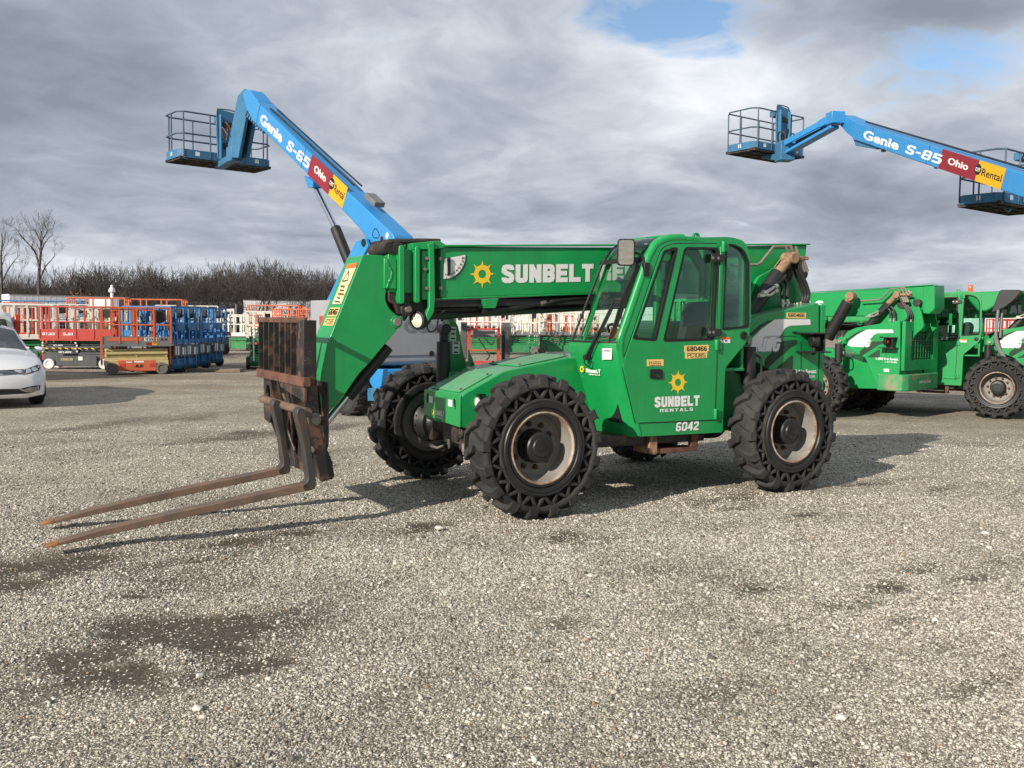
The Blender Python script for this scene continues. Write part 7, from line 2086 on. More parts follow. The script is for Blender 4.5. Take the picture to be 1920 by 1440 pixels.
#         X     zb    ws    zm    wm    zs    wsh   zt    wt    zc
SEDAN = [(-2.44, 0.42, 0.62, 0.60, 0.74, 0.92, 0.66, 1.00, 0.60, 1.02),
         (-2.36, 0.30, 0.74, 0.56, 0.83, 0.96, 0.76, 1.06, 0.66, 1.08),
         (-1.75, 0.22, 0.84, 0.55, 0.905, 0.97, 0.82, 1.13, 0.66, 1.16),
         (-0.95, 0.20, 0.86, 0.55, 0.917, 0.96, 0.84, 1.38, 0.58, 1.44),
         (-0.30, 0.20, 0.86, 0.55, 0.917, 0.95, 0.85, 1.42, 0.59, 1.485),
         (0.25, 0.20, 0.86, 0.55, 0.917, 0.94, 0.85, 1.375, 0.60, 1.455),
         (0.60, 0.20, 0.86, 0.55, 0.917, 0.93, 0.85, 1.20, 0.66, 1.275),
         (1.06, 0.20, 0.86, 0.55, 0.917, 0.93, 0.85, 0.97, 0.76, 1.045),
         (1.20, 0.20, 0.86, 0.55, 0.915, 0.92, 0.85, 0.94, 0.78, 1.01),
         (1.75, 0.20, 0.86, 0.53, 0.91, 0.86, 0.83, 0.885, 0.74, 0.945),
         (2.12, 0.19, 0.85, 0.50, 0.885, 0.78, 0.80, 0.815, 0.66, 0.865),
         (2.30, 0.18, 0.80, 0.46, 0.82, 0.70, 0.72, 0.745, 0.56, 0.785),
         (2.40, 0.19, 0.72, 0.42, 0.72, 0.62, 0.62, 0.67, 0.46, 0.70),
         (2.44, 0.24, 0.60, 0.40, 0.62, 0.56, 0.52, 0.60, 0.38, 0.62)]
CARF = Frame(-10.45, 18.42, (0.56, -0.83))
CAR = thing('parked_car', 'white sedan facing the camera at the left edge, only its left half in the picture', 'car', CARF.O, CARF.rz)
bod, bo_ = add_body(CAR, SEDAN)
bvh = BVHTree.FromPolygons([Vector(p) for p in bod.v], bod.f)


def front_patch(poly, lift, name, mat, parent=bo_, mirror=True, sub=3):
    for s in ((1, -1) if mirror else (1,)):
        v, f = conform(bvh, [(p[0] * s, p[1]) for p in poly], (-1, 0, 0), 3.2, lift, sub)
        g = MB(); g.add(v, f); o = g.build(name, mat, parent, smooth=50)
    return o


def add_wheels_car(T, xs, hw, r, wd=0.225):
    for x in xs:
        for s in (-1, 1):
            g = MB(); g.lathe([(r * 0.66, -wd / 2), (r * 0.92, -wd / 2), (r, -wd / 2 + 0.03), (r, wd / 2 - 0.03), (r * 0.92, wd / 2), (r * 0.66, wd / 2)], (x, s * (hw - wd / 2 + 0.01), r), (0, 1, 0), 32, closed=True)
            w_ = g.build('wheel', 'rubber', T)
            g = MB(); q = wd / 2 * s
            g.lathe([(r * 0.66, q), (r * 0.62, q * 0.8), (r * 0.55, q * 0.5), (r * 0.2, q * 0.75), (0, q * 0.8)], (x, s * (hw - wd / 2 + 0.01), r), (0, 1, 0), 24); g.build('rim', 'steel', w_)


add_wheels_car(CAR, (-1.40, 1.40), 0.905, 0.33)
# wheel arches: dark housings round each wheel
for x in (-1.40, 1.40):
    for s in (-1, 1):
        g = MB(); g.plate([(x + 0.39 * math.cos(a), max(0.16, 0.34 + 0.39 * math.sin(a))) for a in np.linspace(-0.5, math.pi + 0.5, 26)], s * 0.915, s * 0.921); g.build('wheel_arch', 'car_dark', bo_)
# windscreen and side glass: sheets standing just proud of the pillars
def glass_sheet(x0, x1, i0, i1, n, lift, name, mat, both=True, frac=0.0):
    rings = []
    for X in sorted(set([x0, x1] + [float(q) for q in BODYX if x0 < q < x1])):
        h = car_ring(SEDAN, X)
        if both:
            pts = [(y, z) for y, z in h[i0:]] + [(-y, z) for y, z in h[i0:-1][::-1]]
            rings.append([(X + lift * 0.6, y * (1 - frac), z + lift) for y, z in pts])
        else:
            rings.append([(X, y + lift, z) for y, z in h[i0:i1]])
    g = MB(); g.loft(rings, cap=False, closed=False)
    return g.build(name, mat, bo_, smooth=60)


M['car_window'] = surf('dark_car_window', (0.030, 0.036, 0.036), 0.06, var=0.6, vscale=2.2, coat=0.6, second=(0.085, 0.095, 0.09), cut=(0.52, 0.60), sscale=2.0)
BODYX = np.unique(np.concatenate([np.linspace(SEDAN[0][0], SEDAN[-1][0], 46), [k[0] for k in SEDAN]]))
glass_sheet(0.30, 1.04, 7, None, 9, 0.010, 'windscreen', 'car_window', frac=0.055)
for s in (1, -1):
    rings = []
    for X in [float(q) for q in BODYX if -1.36 < q < 0.72]:
        h = car_ring(SEDAN, X)
        a, b = Vector(h[5]), Vector(h[7])
        rings.append([(X, s * (p.x + 0.006), p.y) for p in (a + (b - a) * 0.10, a + (b - a) * 0.5, a + (b - a) * 0.90)])
    g = MB(); g.loft(rings, cap=False, closed=False); g.build('side_window', 'car_window', bo_, smooth=60)
g = MB(); g.box((0.92, 0.55, 1.035), (0.06, 0.42, 0.02), (0, 0.5, 0)); g.build('paper_on_dash', 'white', bo_)
front_patch([(0.0, 0.60), (0.46, 0.615), (0.50, 0.70), (0.0, 0.685)], 0.004, 'grille', 'car_dark', sub=4)
for z in (0.612, 0.637, 0.662, 0.686):
    front_patch([(0.0, z), (0.475, z + 0.012), (0.48, z + 0.019), (0.0, z + 0.007)], 0.012, 'grille_bar', 'chrome', sub=4)
front_patch([(0.46, 0.605), (0.60, 0.625), (0.745, 0.665), (0.79, 0.76), (0.72, 0.765), (0.51, 0.70)], 0.005, 'headlight', 'lamp_shell', sub=4)
front_patch([(0.765, 0.68), (0.78, 0.685), (0.795, 0.755), (0.77, 0.76)], 0.010, 'indicator', 'amber')
front_patch([(0.47, 0.61), (0.54, 0.622), (0.54, 0.632), (0.48, 0.626)], 0.010, 'indicator', 'amber')
for yc, zc, r in ((0.57, 0.675, 0.045), (0.67, 0.70, 0.05)):
    front_patch([(yc + r * math.cos(a), zc + r * 0.8 * math.sin(a)) for a in np.linspace(0, 2 * math.pi, 16, endpoint=False)], 0.009, 'lamp_lens', 'chrome', sub=2)
front_patch([(0.0, 0.255), (0.55, 0.27), (0.74, 0.32), (0.76, 0.41), (0.60, 0.40), (0.40, 0.355), (0.0, 0.365)], 0.004, 'lower_grille', 'car_dark', sub=4)
front_patch([(0.46, 0.335), (0.55, 0.315), (0.70, 0.335), (0.715, 0.385), (0.56, 0.375)], 0.010, 'fog_light', 'steel', sub=3)
front_patch([(0.38, 0.362), (0.47, 0.315), (0.55, 0.292), (0.72, 0.318), (0.72, 0.33), (0.55, 0.305), (0.475, 0.33), (0.42, 0.37)], 0.013, 'chrome_strip', 'chrome', sub=3)
front_patch([(0.0, 0.19), (0.60, 0.20), (0.70, 0.225), (0.0, 0.215)], 0.006, 'lip', 'car_body', sub=3)
for s in (1, -1):
    g = MB()
    g.loft([[(x, s * (y0 + dy), z0 + dz) for dy, dz in ((0, -0.05 * k), (0.10 * k, -0.055 * k), (0.20 * k, -0.02 * k), (0.20 * k, 0.03 * k), (0.08 * k, 0.062 * k), (0, 0.05 * k))] for x, k, y0, z0 in ((0.52, 0.7, 0.90, 1.0), (0.58, 1.0, 0.88, 1.0), (0.66, 0.92, 0.885, 1.0), (0.70, 0.55, 0.92, 1.0))])
    g.bar((0.58, s * 0.82, 0.95), (0.60, s * 0.92, 0.97), 0.05, 0.03)
    g.build('mirror', 'car_body', bo_, bevel=0.015, seg=3)
g = MB(); g.box((0.05, 0.0, 1.462), (0.5, 0.7, 0.012)); g.build('sunroof', 'car_window', bo_)
g = MB(); g.plate([(1.06, -0.74), (1.06, 0.74), (1.12, 0.74), (1.12, -0.74)], 1.0, 1.004, 'z'); 

# white van-shaped car behind it, tail lamps to the camera
VAN = [(-2.2, 0.45, 0.70, 0.65, 0.84, 1.05, 0.82, 1.62, 0.66, 1.72), (-2.0, 0.30, 0.80, 0.60, 0.92, 1.05, 0.90, 1.72, 0.70, 1.80), (0.6, 0.28, 0.82, 0.60, 0.93, 1.05, 0.91, 1.68, 0.70, 1.78), (1.5, 0.28, 0.82, 0.58, 0.93, 1.02, 0.88, 1.06, 0.76, 1.12), (2.3, 0.30, 0.76, 0.52, 0.82, 0.82, 0.70, 0.90, 0.56, 0.95)]
vp = at_depth(-32, 600, 25.0)
V2 = thing('parked_van', 'white people carrier with a red tail lamp standing behind the white sedan', 'van', (vp.x - 0.4, vp.y, 0), math.atan2(0.8, -0.6))
vb, vbo = add_body(V2, VAN, 24)
add_wheels_car(V2, (-1.4, 1.4), 0.92, 0.34)
for s in (1, -1):
    g = MB(); g.plate(round_poly([(-2.17, 1.52), (-2.02, 1.20), (-1.85, 1.25), (-1.78, 1.62), (-2.1, 1.70)], 0.03), s * 0.78, s * 0.90); g.build('tail_lamp', 'red_lens', vbo, bevel=0.02)
    g = MB(); g.plate(round_poly([(-1.7, 1.12), (0.9, 1.12), (0.6, 1.60), (-1.6, 1.62)], 0.06), s * 0.86, s * 0.875); g.build('side_window', 'car_window', vbo)
g = MB(); g.plate(round_poly([(-0.62, 1.15), (0.62, 1.15), (0.56, 1.58), (-0.56, 1.58)], 0.05), -2.24, -2.21, 'x'); g.build('rear_window', 'car_window', vbo)


# trailers and trucks in front of the wood
def make_trailer(label, x, y, ax, L, H=4.1, skin='trailer_skin', name='trailer'):
    T = thing(name, label, 'trailer', (x, y, 0), math.atan2(ax[1], ax[0]), 'white trailers in front of the wood')
    g = MB(); g.box((L / 2, 1.3, (H + 1.15) / 2), (L, 2.6, H - 1.15)); b = g.build('box', skin, T, bevel=0.04)
    g = MB()
    for k in range(int(L / 0.6)): g.box((0.4 + 0.6 * k, -0.004, (H + 1.15) / 2), (0.05, 0.02, H - 1.4))
    g.build('panel_ribs', skin, b)
    g = MB(); g.bar((0, -0.012, H - 0.05), (L, -0.012, H - 0.05), 0.03, 0.10); g.bar((0, -0.012, 1.2), (L, -0.012, 1.2), 0.03, 0.14); g.build('edge_rail', 'steel', b)
    g = MB(); g.box((-0.02, 0.65, (H + 1.2) / 2), (0.04, 1.15, H - 1.35)); g.box((-0.02, 1.95, (H + 1.2) / 2), (0.04, 1.15, H - 1.35)); g.build('door', 'white_paint', T, bevel=0.02)
    for k in (0.12, 0.20):
        for s in (0.25, 2.35):
            g = MB(); g.lathe([(0, -0.25), (0.45, -0.25), (0.5, -0.2), (0.5, 0.2), (0.45, 0.25), (0, 0.25)], (L * k, s, 0.5), (0, 1, 0), 20); g.build('wheel', 'rubber', T)
    g = MB(); g.box((L / 2, 1.3, 1.08), (L * 0.96, 1.0, 0.18)); g.box((L * 0.8, 0.5, 0.55), (0.15, 0.15, 1.0)); g.box((L * 0.8, 2.1, 0.55), (0.15, 0.15, 1.0)); g.build('frame', 'black', T)
    return T


for lab, px, py, d, ax, L, skin in (
        ('grey white trailer at far left before the wood, white doors at its left end', 18, 596, 99, (0.72, 0.69), 12.5, 'trailer_skin'),
        ('grey white trailer between the second tall orange lift and the black pickup', 324, 598, 124, (0.72, 0.69), 10.5, 'trailer_skin'),
        ('bright white trailer behind the fork backrest and the grey engine hood', 458, 600, 116, (0.955, 0.30), 15, 'white_paint'),
        ('white trailer seen in the gap under the boom behind the red mast lift', 840, 602, 95, (0.97, 0.2), 11, 'white_paint'),
        ('white trailer seen in the gap under the boom behind the cream lifts', 1040, 604, 88, (0.97, 0.2), 12, 'white_paint'),
        ('white trailer low between the telehandlers at the right edge', 1820, 612, 70, (0.97, 0.2), 12, 'white_paint')):
    p = at_depth(px, py, d)
    make_trailer(lab, p.x, p.y, ax, L, H=4.05 if px < 700 else 3.3, skin=skin)


def make_truck(label, px, d, ax, cabmat, group='trucks parked before the wood'):
    p = at_depth(px, 600, d)
    T = thing('truck', label, 'truck', (p.x, p.y, 0), math.atan2(ax[1], ax[0]), group)
    g = MB(); g.plate(round_poly([(0, 0.7), (2.3, 0.7), (2.3, 1.6), (1.5, 1.7), (1.2, 2.75), (0, 2.85)], 0.12), -1.15, 1.15); c = g.build('cab', cabmat, T, bevel=0.08)
    g = MB(); g.plate(round_poly([(1.56, 1.72), (1.28, 2.6), (1.30, 2.6), (1.62, 1.72)], 0.0), -0.95, 0.95)
    for s in (1, -1): g.plate(round_poly([(0.25, 1.75), (1.3, 1.75), (1.08, 2.5), (0.25, 2.55)], 0.06), s * 1.14, s * 1.165)
    g.build('window', 'car_window', c)
    g = MB(); g.box((-2.2, 0, 0.85), (4.6, 0.9, 0.22)); g.build('frame', 'black', T)
    for x in (1.5, -2.6, -3.7):
        for s in (-1, 1):
            g = MB(); g.lathe([(0, -0.15), (0.46, -0.15), (0.5, -0.1), (0.5, 0.1), (0.46, 0.15), (0, 0.15)], (x, s, 0.5), (0, 1, 0), 20); g.build('wheel', 'rubber', T)
    g = MB(); g.cyl((-0.15, 1.0, 0.9), (-0.15, 1.0, 3.3), 0.08, n=10); g.build('exhaust_stack', 'steel', T)
    return T


make_truck('white and red lorry cab left of the bright white trailer', 440, 108, (-0.95, -0.3), 'white_paint')
make_truck('white lorry cab in the gap under the boom beside the red mast lift', 862, 80, (-0.9, -0.4), 'white_paint')
make_truck('white lorry cab with dark windows in the gap under the boom near the windscreen', 1030, 70, (-0.8, -0.6), 'white_paint')
PK = thing('pickup', 'black pickup with a closed cab before the second grey white trailer', 'pickup', at_depth(404, 600, 100) * Vector((1, 1, 0)) if False else (at_depth(404, 600, 100).x, 100, 0), math.atan2(0.15, 0.99))
pb, pbo = add_body(PK, [(-2.7, 0.6, 0.8, 0.8, 0.95, 1.15, 0.9, 1.2, 0.8, 1.22), (-0.9, 0.5, 0.85, 0.8, 0.98, 1.25, 0.95, 1.35, 0.85, 1.38), (-0.8, 0.5, 0.85, 0.8, 0.98, 1.25, 0.95, 1.95, 0.72, 2.02), (0.7, 0.5, 0.85, 0.8, 0.98, 1.25, 0.95, 1.95, 0.72, 2.02), (1.4, 0.5, 0.85, 0.8, 0.98, 1.25, 0.92, 1.32, 0.82, 1.38), (2.7, 0.5, 0.8, 0.8, 0.9, 1.1, 0.8, 1.18, 0.7, 1.22)], 20, 'body', 'black')
add_wheels_car(PK, (-1.8, 1.8), 0.95, 0.42, 0.28)

# steel plate lying on the gravel
p = ground(405, 697)
g = MB(); g.box((0, 0, 0.05), (1.6, 0.55, 0.10)); o = g.build('plank', 'timber', bevel=0.01); o.location = (p.x, p.y, 0); o.rotation_euler = (0, 0, 0.05); tag(o, 'old brown timber lying on the gravel to the right of the blue lifts', 'timber')

# ------------------------------------------------------------------ trees
def grow(mb, p, d, L, r, depth, rnd, spread=0.55, up=0.25, minr=0.012, sides=5):
    """one bare limb and what grows from it"""
    n = 4 if depth > 2 else 3
    pts, rs = [p.copy()], [r]
    q, dd = p.copy(), d.copy()
    for i in range(n):
        dd = (dd + Vector((rnd.gauss(0, 0.10), rnd.gauss(0, 0.10), rnd.gauss(0.02, 0.08)))).normalized()
        q = q + dd * (L / n)
        pts.append(q.copy()); rs.append(max(minr * 0.6, r * (1 - 0.42 * (i + 1) / n)))
    mb.tube(pts, rs, sides if depth > 2 else 3)
    if depth == 0:
        return
    kids = rnd.choice((2, 3)) if depth > 1 else rnd.choice((2, 3, 3))
    for k in range(kids + (1 if depth > 3 else 0)):
        at = 1.0 if k == 0 else rnd.uniform(0.40, 0.98)
        f = at * n; i = min(int(f), n - 1); base = pts[i].lerp(pts[i + 1], f - i)
        sp = spread * (0.45 if k == 0 else 1.0) * rnd.uniform(0.7, 1.3)
        az = rnd.uniform(0, 2 * math.pi)
        side = dd.orthogonal().normalized(); side.rotate(Matrix.Rotation(az, 3, dd))
        nd = (dd * math.cos(sp) + side * math.sin(sp) + Vector((0, 0, up * rnd.uniform(0.2, 1)))).normalized()
        grow(mb, base, nd, L * rnd.uniform(0.62, 0.84), rs[i + 1] * (0.85 if k == 0 else 0.62), depth - 1, rnd, spread, up, minr, sides)


def bare_tree(seed, H, depth=6, spread=0.5, up=0.3, trunk_r=None, minr=0.012, lean=(0, 0)):
    rnd = random.Random(seed)
    mb = MB()
    grow(mb, Vector((0, 0, 0)), Vector((lean[0], lean[1], 1)).normalized(), H * 0.30, trunk_r or H * 0.016, depth, rnd, spread, up, minr)
    top = max(v[2] for v in mb.v)
    k = H / top
    mb.v = [(a * k, b * k, c * k) for a, b, c in mb.v]
    return mb


def hero_tree(label, px, d, spec, top_px):
    """a large tree: every main limb drawn from the photo as a polyline (pixels), twigs grown on it"""
    base = at_depth(px, 600, d); base.z = 0
    T = thing('bare_tree', label, 'tree', base, 0, 'tall bare trees at the left')
    rnd = random.Random(px + 5)
    tr = MB(); cr = MB()
    off = Vector((base.x, base.y, 0))
    for i, (pts, r0, r1, tw) in enumerate(spec):
        P = [at_depth(a, b, d + (0 if i == 0 else rnd.uniform(-1.5, 1.5))) - off for a, b in pts]
        if i == 0:
            P[0].z = 0
        P = spline(P, 3)
        rs = list(np.linspace(r0 * 0.8, r1 * 0.8, len(P)))
        (tr if i == 0 else cr).tube(P, rs, 6)
        for k in range(int(tw * 0.7)):
            f = rnd.uniform(0.42 if i == 0 else 0.2, 1.0) * (len(P) - 1); j = min(int(f), len(P) - 2)
            q = P[j].lerp(P[j + 1], f - j); dr = (P[j + 1] - P[j]).normalized()
            sd = dr.orthogonal().normalized(); sd.rotate(Matrix.Rotation(rnd.uniform(0, 6.28), 3, dr))
            nd = (dr * 0.8 + sd * rnd.uniform(0.4, 0.9) + Vector((0, 0, 0.35))).normalized()
            grow(cr, q, nd, rnd.uniform(0.7, 1.25), max(0.020, rs[j] * 0.26), 3, rnd, 0.5, 0.25, 0.013, 4)
    tr.build('trunk', 'bark', T, fix=False, weld=False); cr.build('crown', 'bark', T, fix=False, weld=False)
    return T


D0 = 112
hero_tree('tall bare forked tree standing above the wood behind the left trailer', 71, D0, [
    ([(72, 575), (73, 520), (75, 490), (77, 468), (76, 450), (78, 432)], 0.30, 0.06, 16),
    ([(74, 505), (68, 478), (58, 462), (46, 450), (36, 438), (30, 428)], 0.17, 0.035, 14),
    ([(78, 470), (84, 456), (92, 446), (100, 440)], 0.10, 0.03, 9), ([(77, 465), (80, 450), (86, 440), (90, 430)], 0.10, 0.03, 9),
    ([(76, 455), (70, 440), (66, 430)], 0.08, 0.03, 8), ([(73, 530), (84, 502), (96, 488), (104, 476)], 0.13, 0.03, 8), ([(84, 502), (82, 490), (76, 484)], 0.05, 0.025, 3), ([(60, 463), (62, 450), (58, 440)], 0.06, 0.02, 6)], 424)
hero_tree('tall bare tree cut by the left edge of the picture', 2, D0 + 3, [
    ([(2, 580), (3, 520), (2, 480), (4, 455), (3, 436)], 0.26, 0.05, 14), ([(4, 528), (14, 508), (26, 490), (37, 478)], 0.13, 0.03, 8), ([(3, 500), (8, 486), (12, 472)], 0.08, 0.03, 6), ([(3, 470), (8, 455), (9, 440)], 0.07, 0.03, 7), ([(2, 520), (-8, 490), (-14, 470)], 0.12, 0.03, 6)], 430)
for lab, px, top, d, seed in (
        ('slender bare tree with one thin stem rising over the wood right of the tall one', 118, 482, 118, 4), ('bare tree with a rounded top above the wood over the second trailer', 455, 484, 120, 12),
        ('bare tree leaning right over the wood near the raised boom', 500, 486, 121, 13), ('thin upright bare tree left of the raised boom cylinder', 535, 489, 121, 23),
        ('narrow bare tree just left of the blue upright', 590, 492, 122, 31), ('bare tree between the white car and the tall forked tree', 42, 478, 119, 8),
        ('thin bare tree over the orange rails', 300, 486, 124, 41)):
    p = at_depth(px, 600, d)
    H = at_depth(px, top, d).z
    T = thing('bare_tree', lab, 'tree', (p.x, p.y, 0), seed, 'bare trees standing out of the wood')
    m_ = bare_tree(seed, H, 5, 0.42, 0.42, minr=0.022)
    m_.build('branches', 'bark', T, fix=False, weld=False)

# dry brown leafed tree inside the wood
p = at_depth(150, 600, 116); T = thing('leafy_tree', 'small tree still holding dry tan leaves before the dark wood', 'tree', (p.x, p.y, 0))
m_ = bare_tree(77, 4.6, 4, 0.6, 0.2, minr=0.02); m_.build('trunk', 'bark', T, fix=False, weld=False)
lf = MB(); rnd = random.Random(5)
for k in range(900):
    a, b, r = rnd.uniform(0, 6.28), rnd.uniform(-0.4, 1.4), 2.1 * rnd.uniform(0.55, 1.0)
    c = Vector((math.cos(a) * math.cos(b) * r, math.sin(a) * math.cos(b) * r, 3.7 + math.sin(b) * r * 0.75))
    u_ = Vector((rnd.gauss(0, 1), rnd.gauss(0, 1), rnd.gauss(0, 1))).normalized() * 0.16; v_ = u_.orthogonal().normalized() * 0.12
    lf.add([c - u_, c + v_, c + u_, c - v_], [(0, 1, 2, 3)])
lf.build('crown', 'tan_shrub', T, fix=False, weld=False)


def wood():
    """the far wood: many bare trees of a few kinds as one mass"""
    protos = []
    for s in range(9):
        m = bare_tree(100 + s, 10.0, 5 if s < 6 else 4, 0.52 + 0.03 * s, 0.22, minr=0.028, trunk_r=0.17)
        V = np.array(m.v, dtype=np.float32)
        tri = []
        for f in m.f:
            for k in range(1, len(f) - 1): tri.append((f[0], f[k], f[k + 1]))
        protos.append((V, np.array(tri, dtype=np.int32)))
    VV, FF, o = [], [], 0
    def put(x, y, H, rot, w_=1.0):
        nonlocal o
        V, Fc = protos[RNG.integers(0, len(protos))]
        k = H / 10.0
        c, s = math.cos(rot), math.sin(rot)
        P = np.stack([(V[:, 0] * c - V[:, 1] * s) * k * w_ + x, (V[:, 0] * s + V[:, 1] * c) * k * w_ + y, V[:, 2] * k], 1)
        VV.append(P); FF.append(Fc + o); o += len(P)
    for row in range(9):
        Y = 116 + row * 4.2
        x0, x1 = -0.66 * Y, 0.62 * Y
        n = int((x1 - x0) / (2.5 if row < 5 else 2.1))
        for i in range(n):
            x = x0 + (x1 - x0) * (i + RNG.uniform(-0.5, 0.5)) / n
            px = 960 + FPX * x / Y
            topy = np.interp(px, [-100, 60, 110, 200, 330, 400, 480, 620, 760, 1000, 1300, 2000], [520, 512, 508, 497, 500, 497, 494, 503, 520, 540, 552, 560])
            topy += 7 * math.sin(px * 0.021 + 0.6) + 5 * math.sin(px * 0.057 + row)
            H = at_depth(max(0, min(1920, px)), topy + RNG.uniform(-9, 22), Y).z
            put(x, Y + RNG.uniform(-2, 2), max(4.0, H), RNG.uniform(0, 6.28), RNG.uniform(0.75, 1.1))
    for i in range(560):                                   # undergrowth
        Y = RNG.uniform(110, 126); x = RNG.uniform(-0.66, 0.62) * Y
        put(x, Y, RNG.uniform(2.2, 5.0), RNG.uniform(0, 6.28), 1.7)
    V = np.concatenate(VV); Fc = np.concatenate(FF)
    me = bpy.data.meshes.new('wood')
    me.vertices.add(len(V)); me.vertices.foreach_set('co', V.ravel())
    me.loops.add(len(Fc) * 3); me.loops.foreach_set('vertex_index', Fc.ravel())
    me.polygons.add(len(Fc)); me.polygons.foreach_set('loop_start', np.arange(0, len(Fc) * 3, 3, dtype=np.int32))
    me.update(calc_edges=True)
    me.materials.append(M['bark_dark'])
    ob = bpy.data.objects.new('wood', me); COL.objects.link(ob)
    tag(ob, 'dark bare wood along the horizon behind the yard', 'wood', kind='stuff')
    print('wood faces', len(Fc))


wood()
# low bank of leaf litter under the trees
g = MB()
xs = np.linspace(-110, 110, 60)
g.loft([[(x, y, z + (0.5 * math.sin(x * 0.7) + 0.4 * math.sin(x * 1.9)) * (z > 0)) for x in xs] for y, z in ((150, 0.0), (152, 6.0), (158, 6.8), (175, 0.0))], cap=False, closed=False)
hb = g.build('hill', 'bark_dark'); tag(hb, 'dark wooded rise behind the trees', kind='structure')

# ------------------------------------------------------------------ loose gravel near the camera
def pebble_material():
    m = bpy.data.materials.new('pebbles')
    m.use_nodes = True
    t = NT(m.node_tree)
    rnd = t.n('ShaderNodeAttribute', attribute_name='tone').outputs['Fac']
    c = t.ramp(rnd, [(0.0, (0.115, 0.103, 0.085)), (0.20, (0.235, 0.215, 0.178)), (0.46, (0.405, 0.378, 0.320)), (0.72, (0.55, 0.52, 0.452)), (0.93, (0.66, 0.63, 0.56)), (0.986, (0.72, 0.70, 0.64)), (0.991, (0.38, 0.23, 0.14)), (1.0, (0.36, 0.22, 0.13))])
    co = t.n('ShaderNodeTexCoord').outputs['Object']
    c = t.mix(1.0, c, t.ramp(t.noise(co, 150, 3, 0.6), [(0.3, 0.8), (0.7, 1.15)]), 'MULTIPLY')
    c = t.mix(1.0, c, t.ramp(t.noise(co, 0.62, 7, 0.66), [(0.34, 0.74), (0.52, 1.0), (0.70, 1.10)]), 'MULTIPLY')
    p = t.n('ShaderNodeBsdfPrincipled', {'Base Color': c, 'Roughness': 0.85, 'Specular IOR Level': 0.3})
    t.n('ShaderNodeOutputMaterial', {'Surface': p.outputs[0]})
    return m


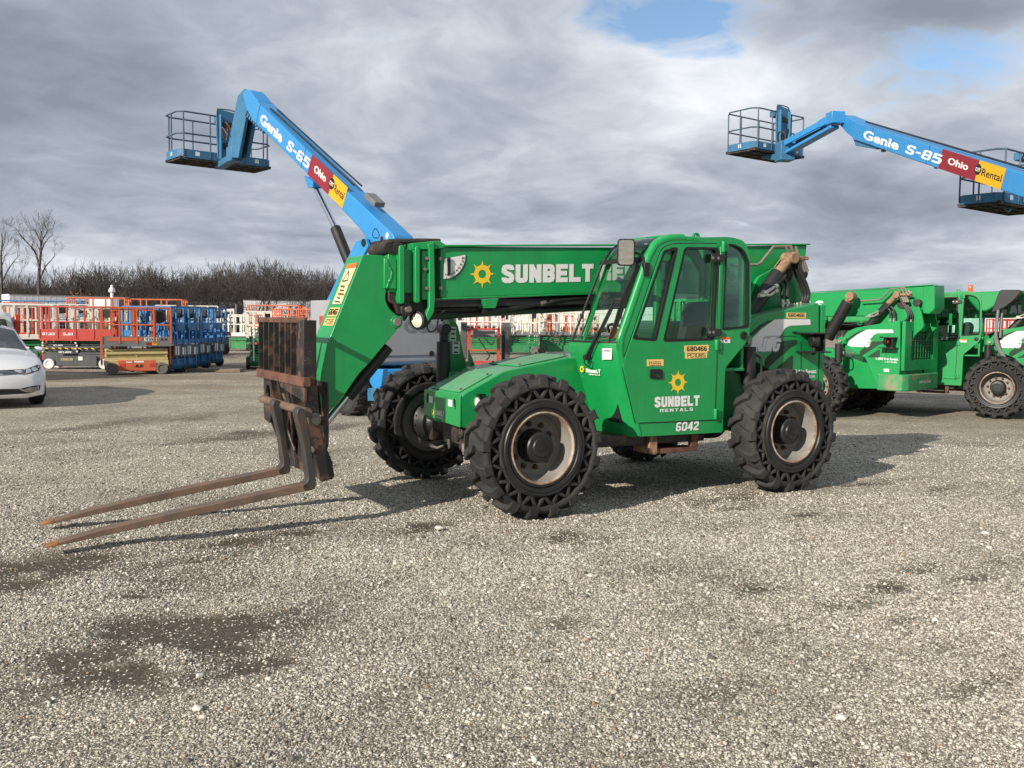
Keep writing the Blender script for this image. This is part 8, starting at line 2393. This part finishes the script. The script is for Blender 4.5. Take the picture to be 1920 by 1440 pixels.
def pebbles(count):
    # base shapes: squashed, knocked-about icosahedra
    bm = bmesh.new(); bmesh.ops.create_icosphere(bm, subdivisions=1, radius=1)
    V0 = np.array([v.co[:] for v in bm.verts]); F0 = np.array([[v.index for v in f.verts] for f in bm.faces]); bm.free()
    shapes = [V0 * (1 + RNG.uniform(-0.28, 0.28, (len(V0), 1))) * RNG.uniform(0.75, 1.25, (1, 3)) for _ in range(24)]
    # positions: even in area, thinning with distance, inside the view
    n = int(count * 7.5)
    y = np.sqrt(RNG.uniform(2.3 ** 2, 15.0 ** 2, n))
    x = RNG.uniform(-0.62, 0.62, n) * y
    keep = RNG.random(n) < np.clip((9.5 - y) / 5.0, 0.0, 1) + 0.22 * np.clip((15.0 - y) / 7.0, 0, 1)
    x, y = x[keep], y[keep]
    s = soil_mask(x, y)
    cl = vnoise(x, y, 1.3, 21)
    keep = RNG.random(len(x)) < np.clip(1.0 - 1.15 * s, 0.04, 1) * np.clip(0.45 + 0.9 * cl, 0, 1)
    x, y = x[keep][:count], y[keep][:count]
    k = len(x)
    size = 0.0035 * np.exp(RNG.normal(0.15, 0.38, k)) * (0.75 + 0.055 * y)
    size = np.where(RNG.random(k) < 0.007, size * 1.8, size)
    size = np.clip(size, 0.0024, 0.018)
    z = relief(x, y) + size * 0.25
    a, b, c = RNG.uniform(0, 2 * np.pi, (3, k))
    ca, sa, cb, sb = np.cos(a), np.sin(a), np.cos(b * 0.12), np.sin(b * 0.12)
    which = RNG.integers(0, len(shapes), k)
    P = np.stack(shapes)[which] * size[:, None, None]
    P[:, :, 2] *= RNG.uniform(0.5, 0.85, (k, 1))
    X, Y, Z = P[..., 0].copy(), P[..., 1].copy(), P[..., 2].copy()
    Y, Z = Y * cb[:, None] - Z * sb[:, None], Y * sb[:, None] + Z * cb[:, None]
    P[..., 0] = X * ca[:, None] - Y * sa[:, None] + x[:, None]
    P[..., 1] = X * sa[:, None] + Y * ca[:, None] + y[:, None]
    P[..., 2] = Z + z[:, None]
    nv, nf = len(V0), len(F0)
    F = (F0[None] + (np.arange(k) * nv)[:, None, None]).reshape(-1, 3)
    me = bpy.data.meshes.new('gravel')
    me.vertices.add(k * nv); me.vertices.foreach_set('co', P.reshape(-1).astype(np.float32))
    me.loops.add(len(F) * 3); me.loops.foreach_set('vertex_index', F.ravel().astype(np.int32))
    me.polygons.add(len(F)); me.polygons.foreach_set('loop_start', np.arange(0, len(F) * 3, 3, dtype=np.int32))
    me.update(calc_edges=True)
    at = me.attributes.new('tone', 'FLOAT', 'POINT')
    at.data.foreach_set('value', np.repeat(RNG.random(k), nv).astype(np.float32))
    me.materials.append(pebble_material())
    o = bpy.data.objects.new('gravel', me)
    COL.objects.link(o)
    tag(o, 'loose grey and white gravel stones on the yard', 'gravel', kind='stuff')


pebbles(300000)

# a few larger stones one can tell apart
STONES = [('large white stone on the damp soil patch in front of the near front tyre', 823, 991, 0.034, 'stone'),
          ('pale stone beside the brown soil smear to the right of the near front tyre', 1108, 1081, 0.026, 'stone'),
          ('small bluish white stone far right on the open gravel', 1236, 1040, 0.026, 'stone'),
          ('flat pale grey stone at the lower right of the gravel', 1577, 1347, 0.026, 'stone'),
          ('white stone on the right beside a thin soil streak', 1847, 1001, 0.034, 'stone'),
          ('bluish white lump lying below the white stone on the right', 1855, 1028, 0.03, 'stone'),
          ('long white stone below the dark rut at lower left', 370, 1330, 0.026, 'stone'),
          ('white stone just under the dark rut at lower left', 375, 1268, 0.022, 'stone')]
for lab, px, py, r, cat in STONES:
    g = ground(px, py); r *= 0.78
    mb = MB()
    bm = bmesh.new(); bmesh.ops.create_icosphere(bm, subdivisions=2, radius=1)
    vs = []
    for v_ in bm.verts:
        k = 1 + 0.35 * (math.sin(v_.co.x * 5 + px) * math.cos(v_.co.y * 4 + py) * 0.6)
        vs.append((v_.co.x * r * 1.3 * k, v_.co.y * r * k, v_.co.z * r * 0.62 * k))
    mb.add(vs, [[q.index for q in f_.verts] for f_ in bm.faces]); bm.free()
    o = mb.build('stone', 'stone', smooth=25)
    o.location = (g.x, g.y, r * 0.25)
    o.rotation_euler = (0, 0, px)
    tag(o, lab, cat, 'larger stones lying on the gravel')
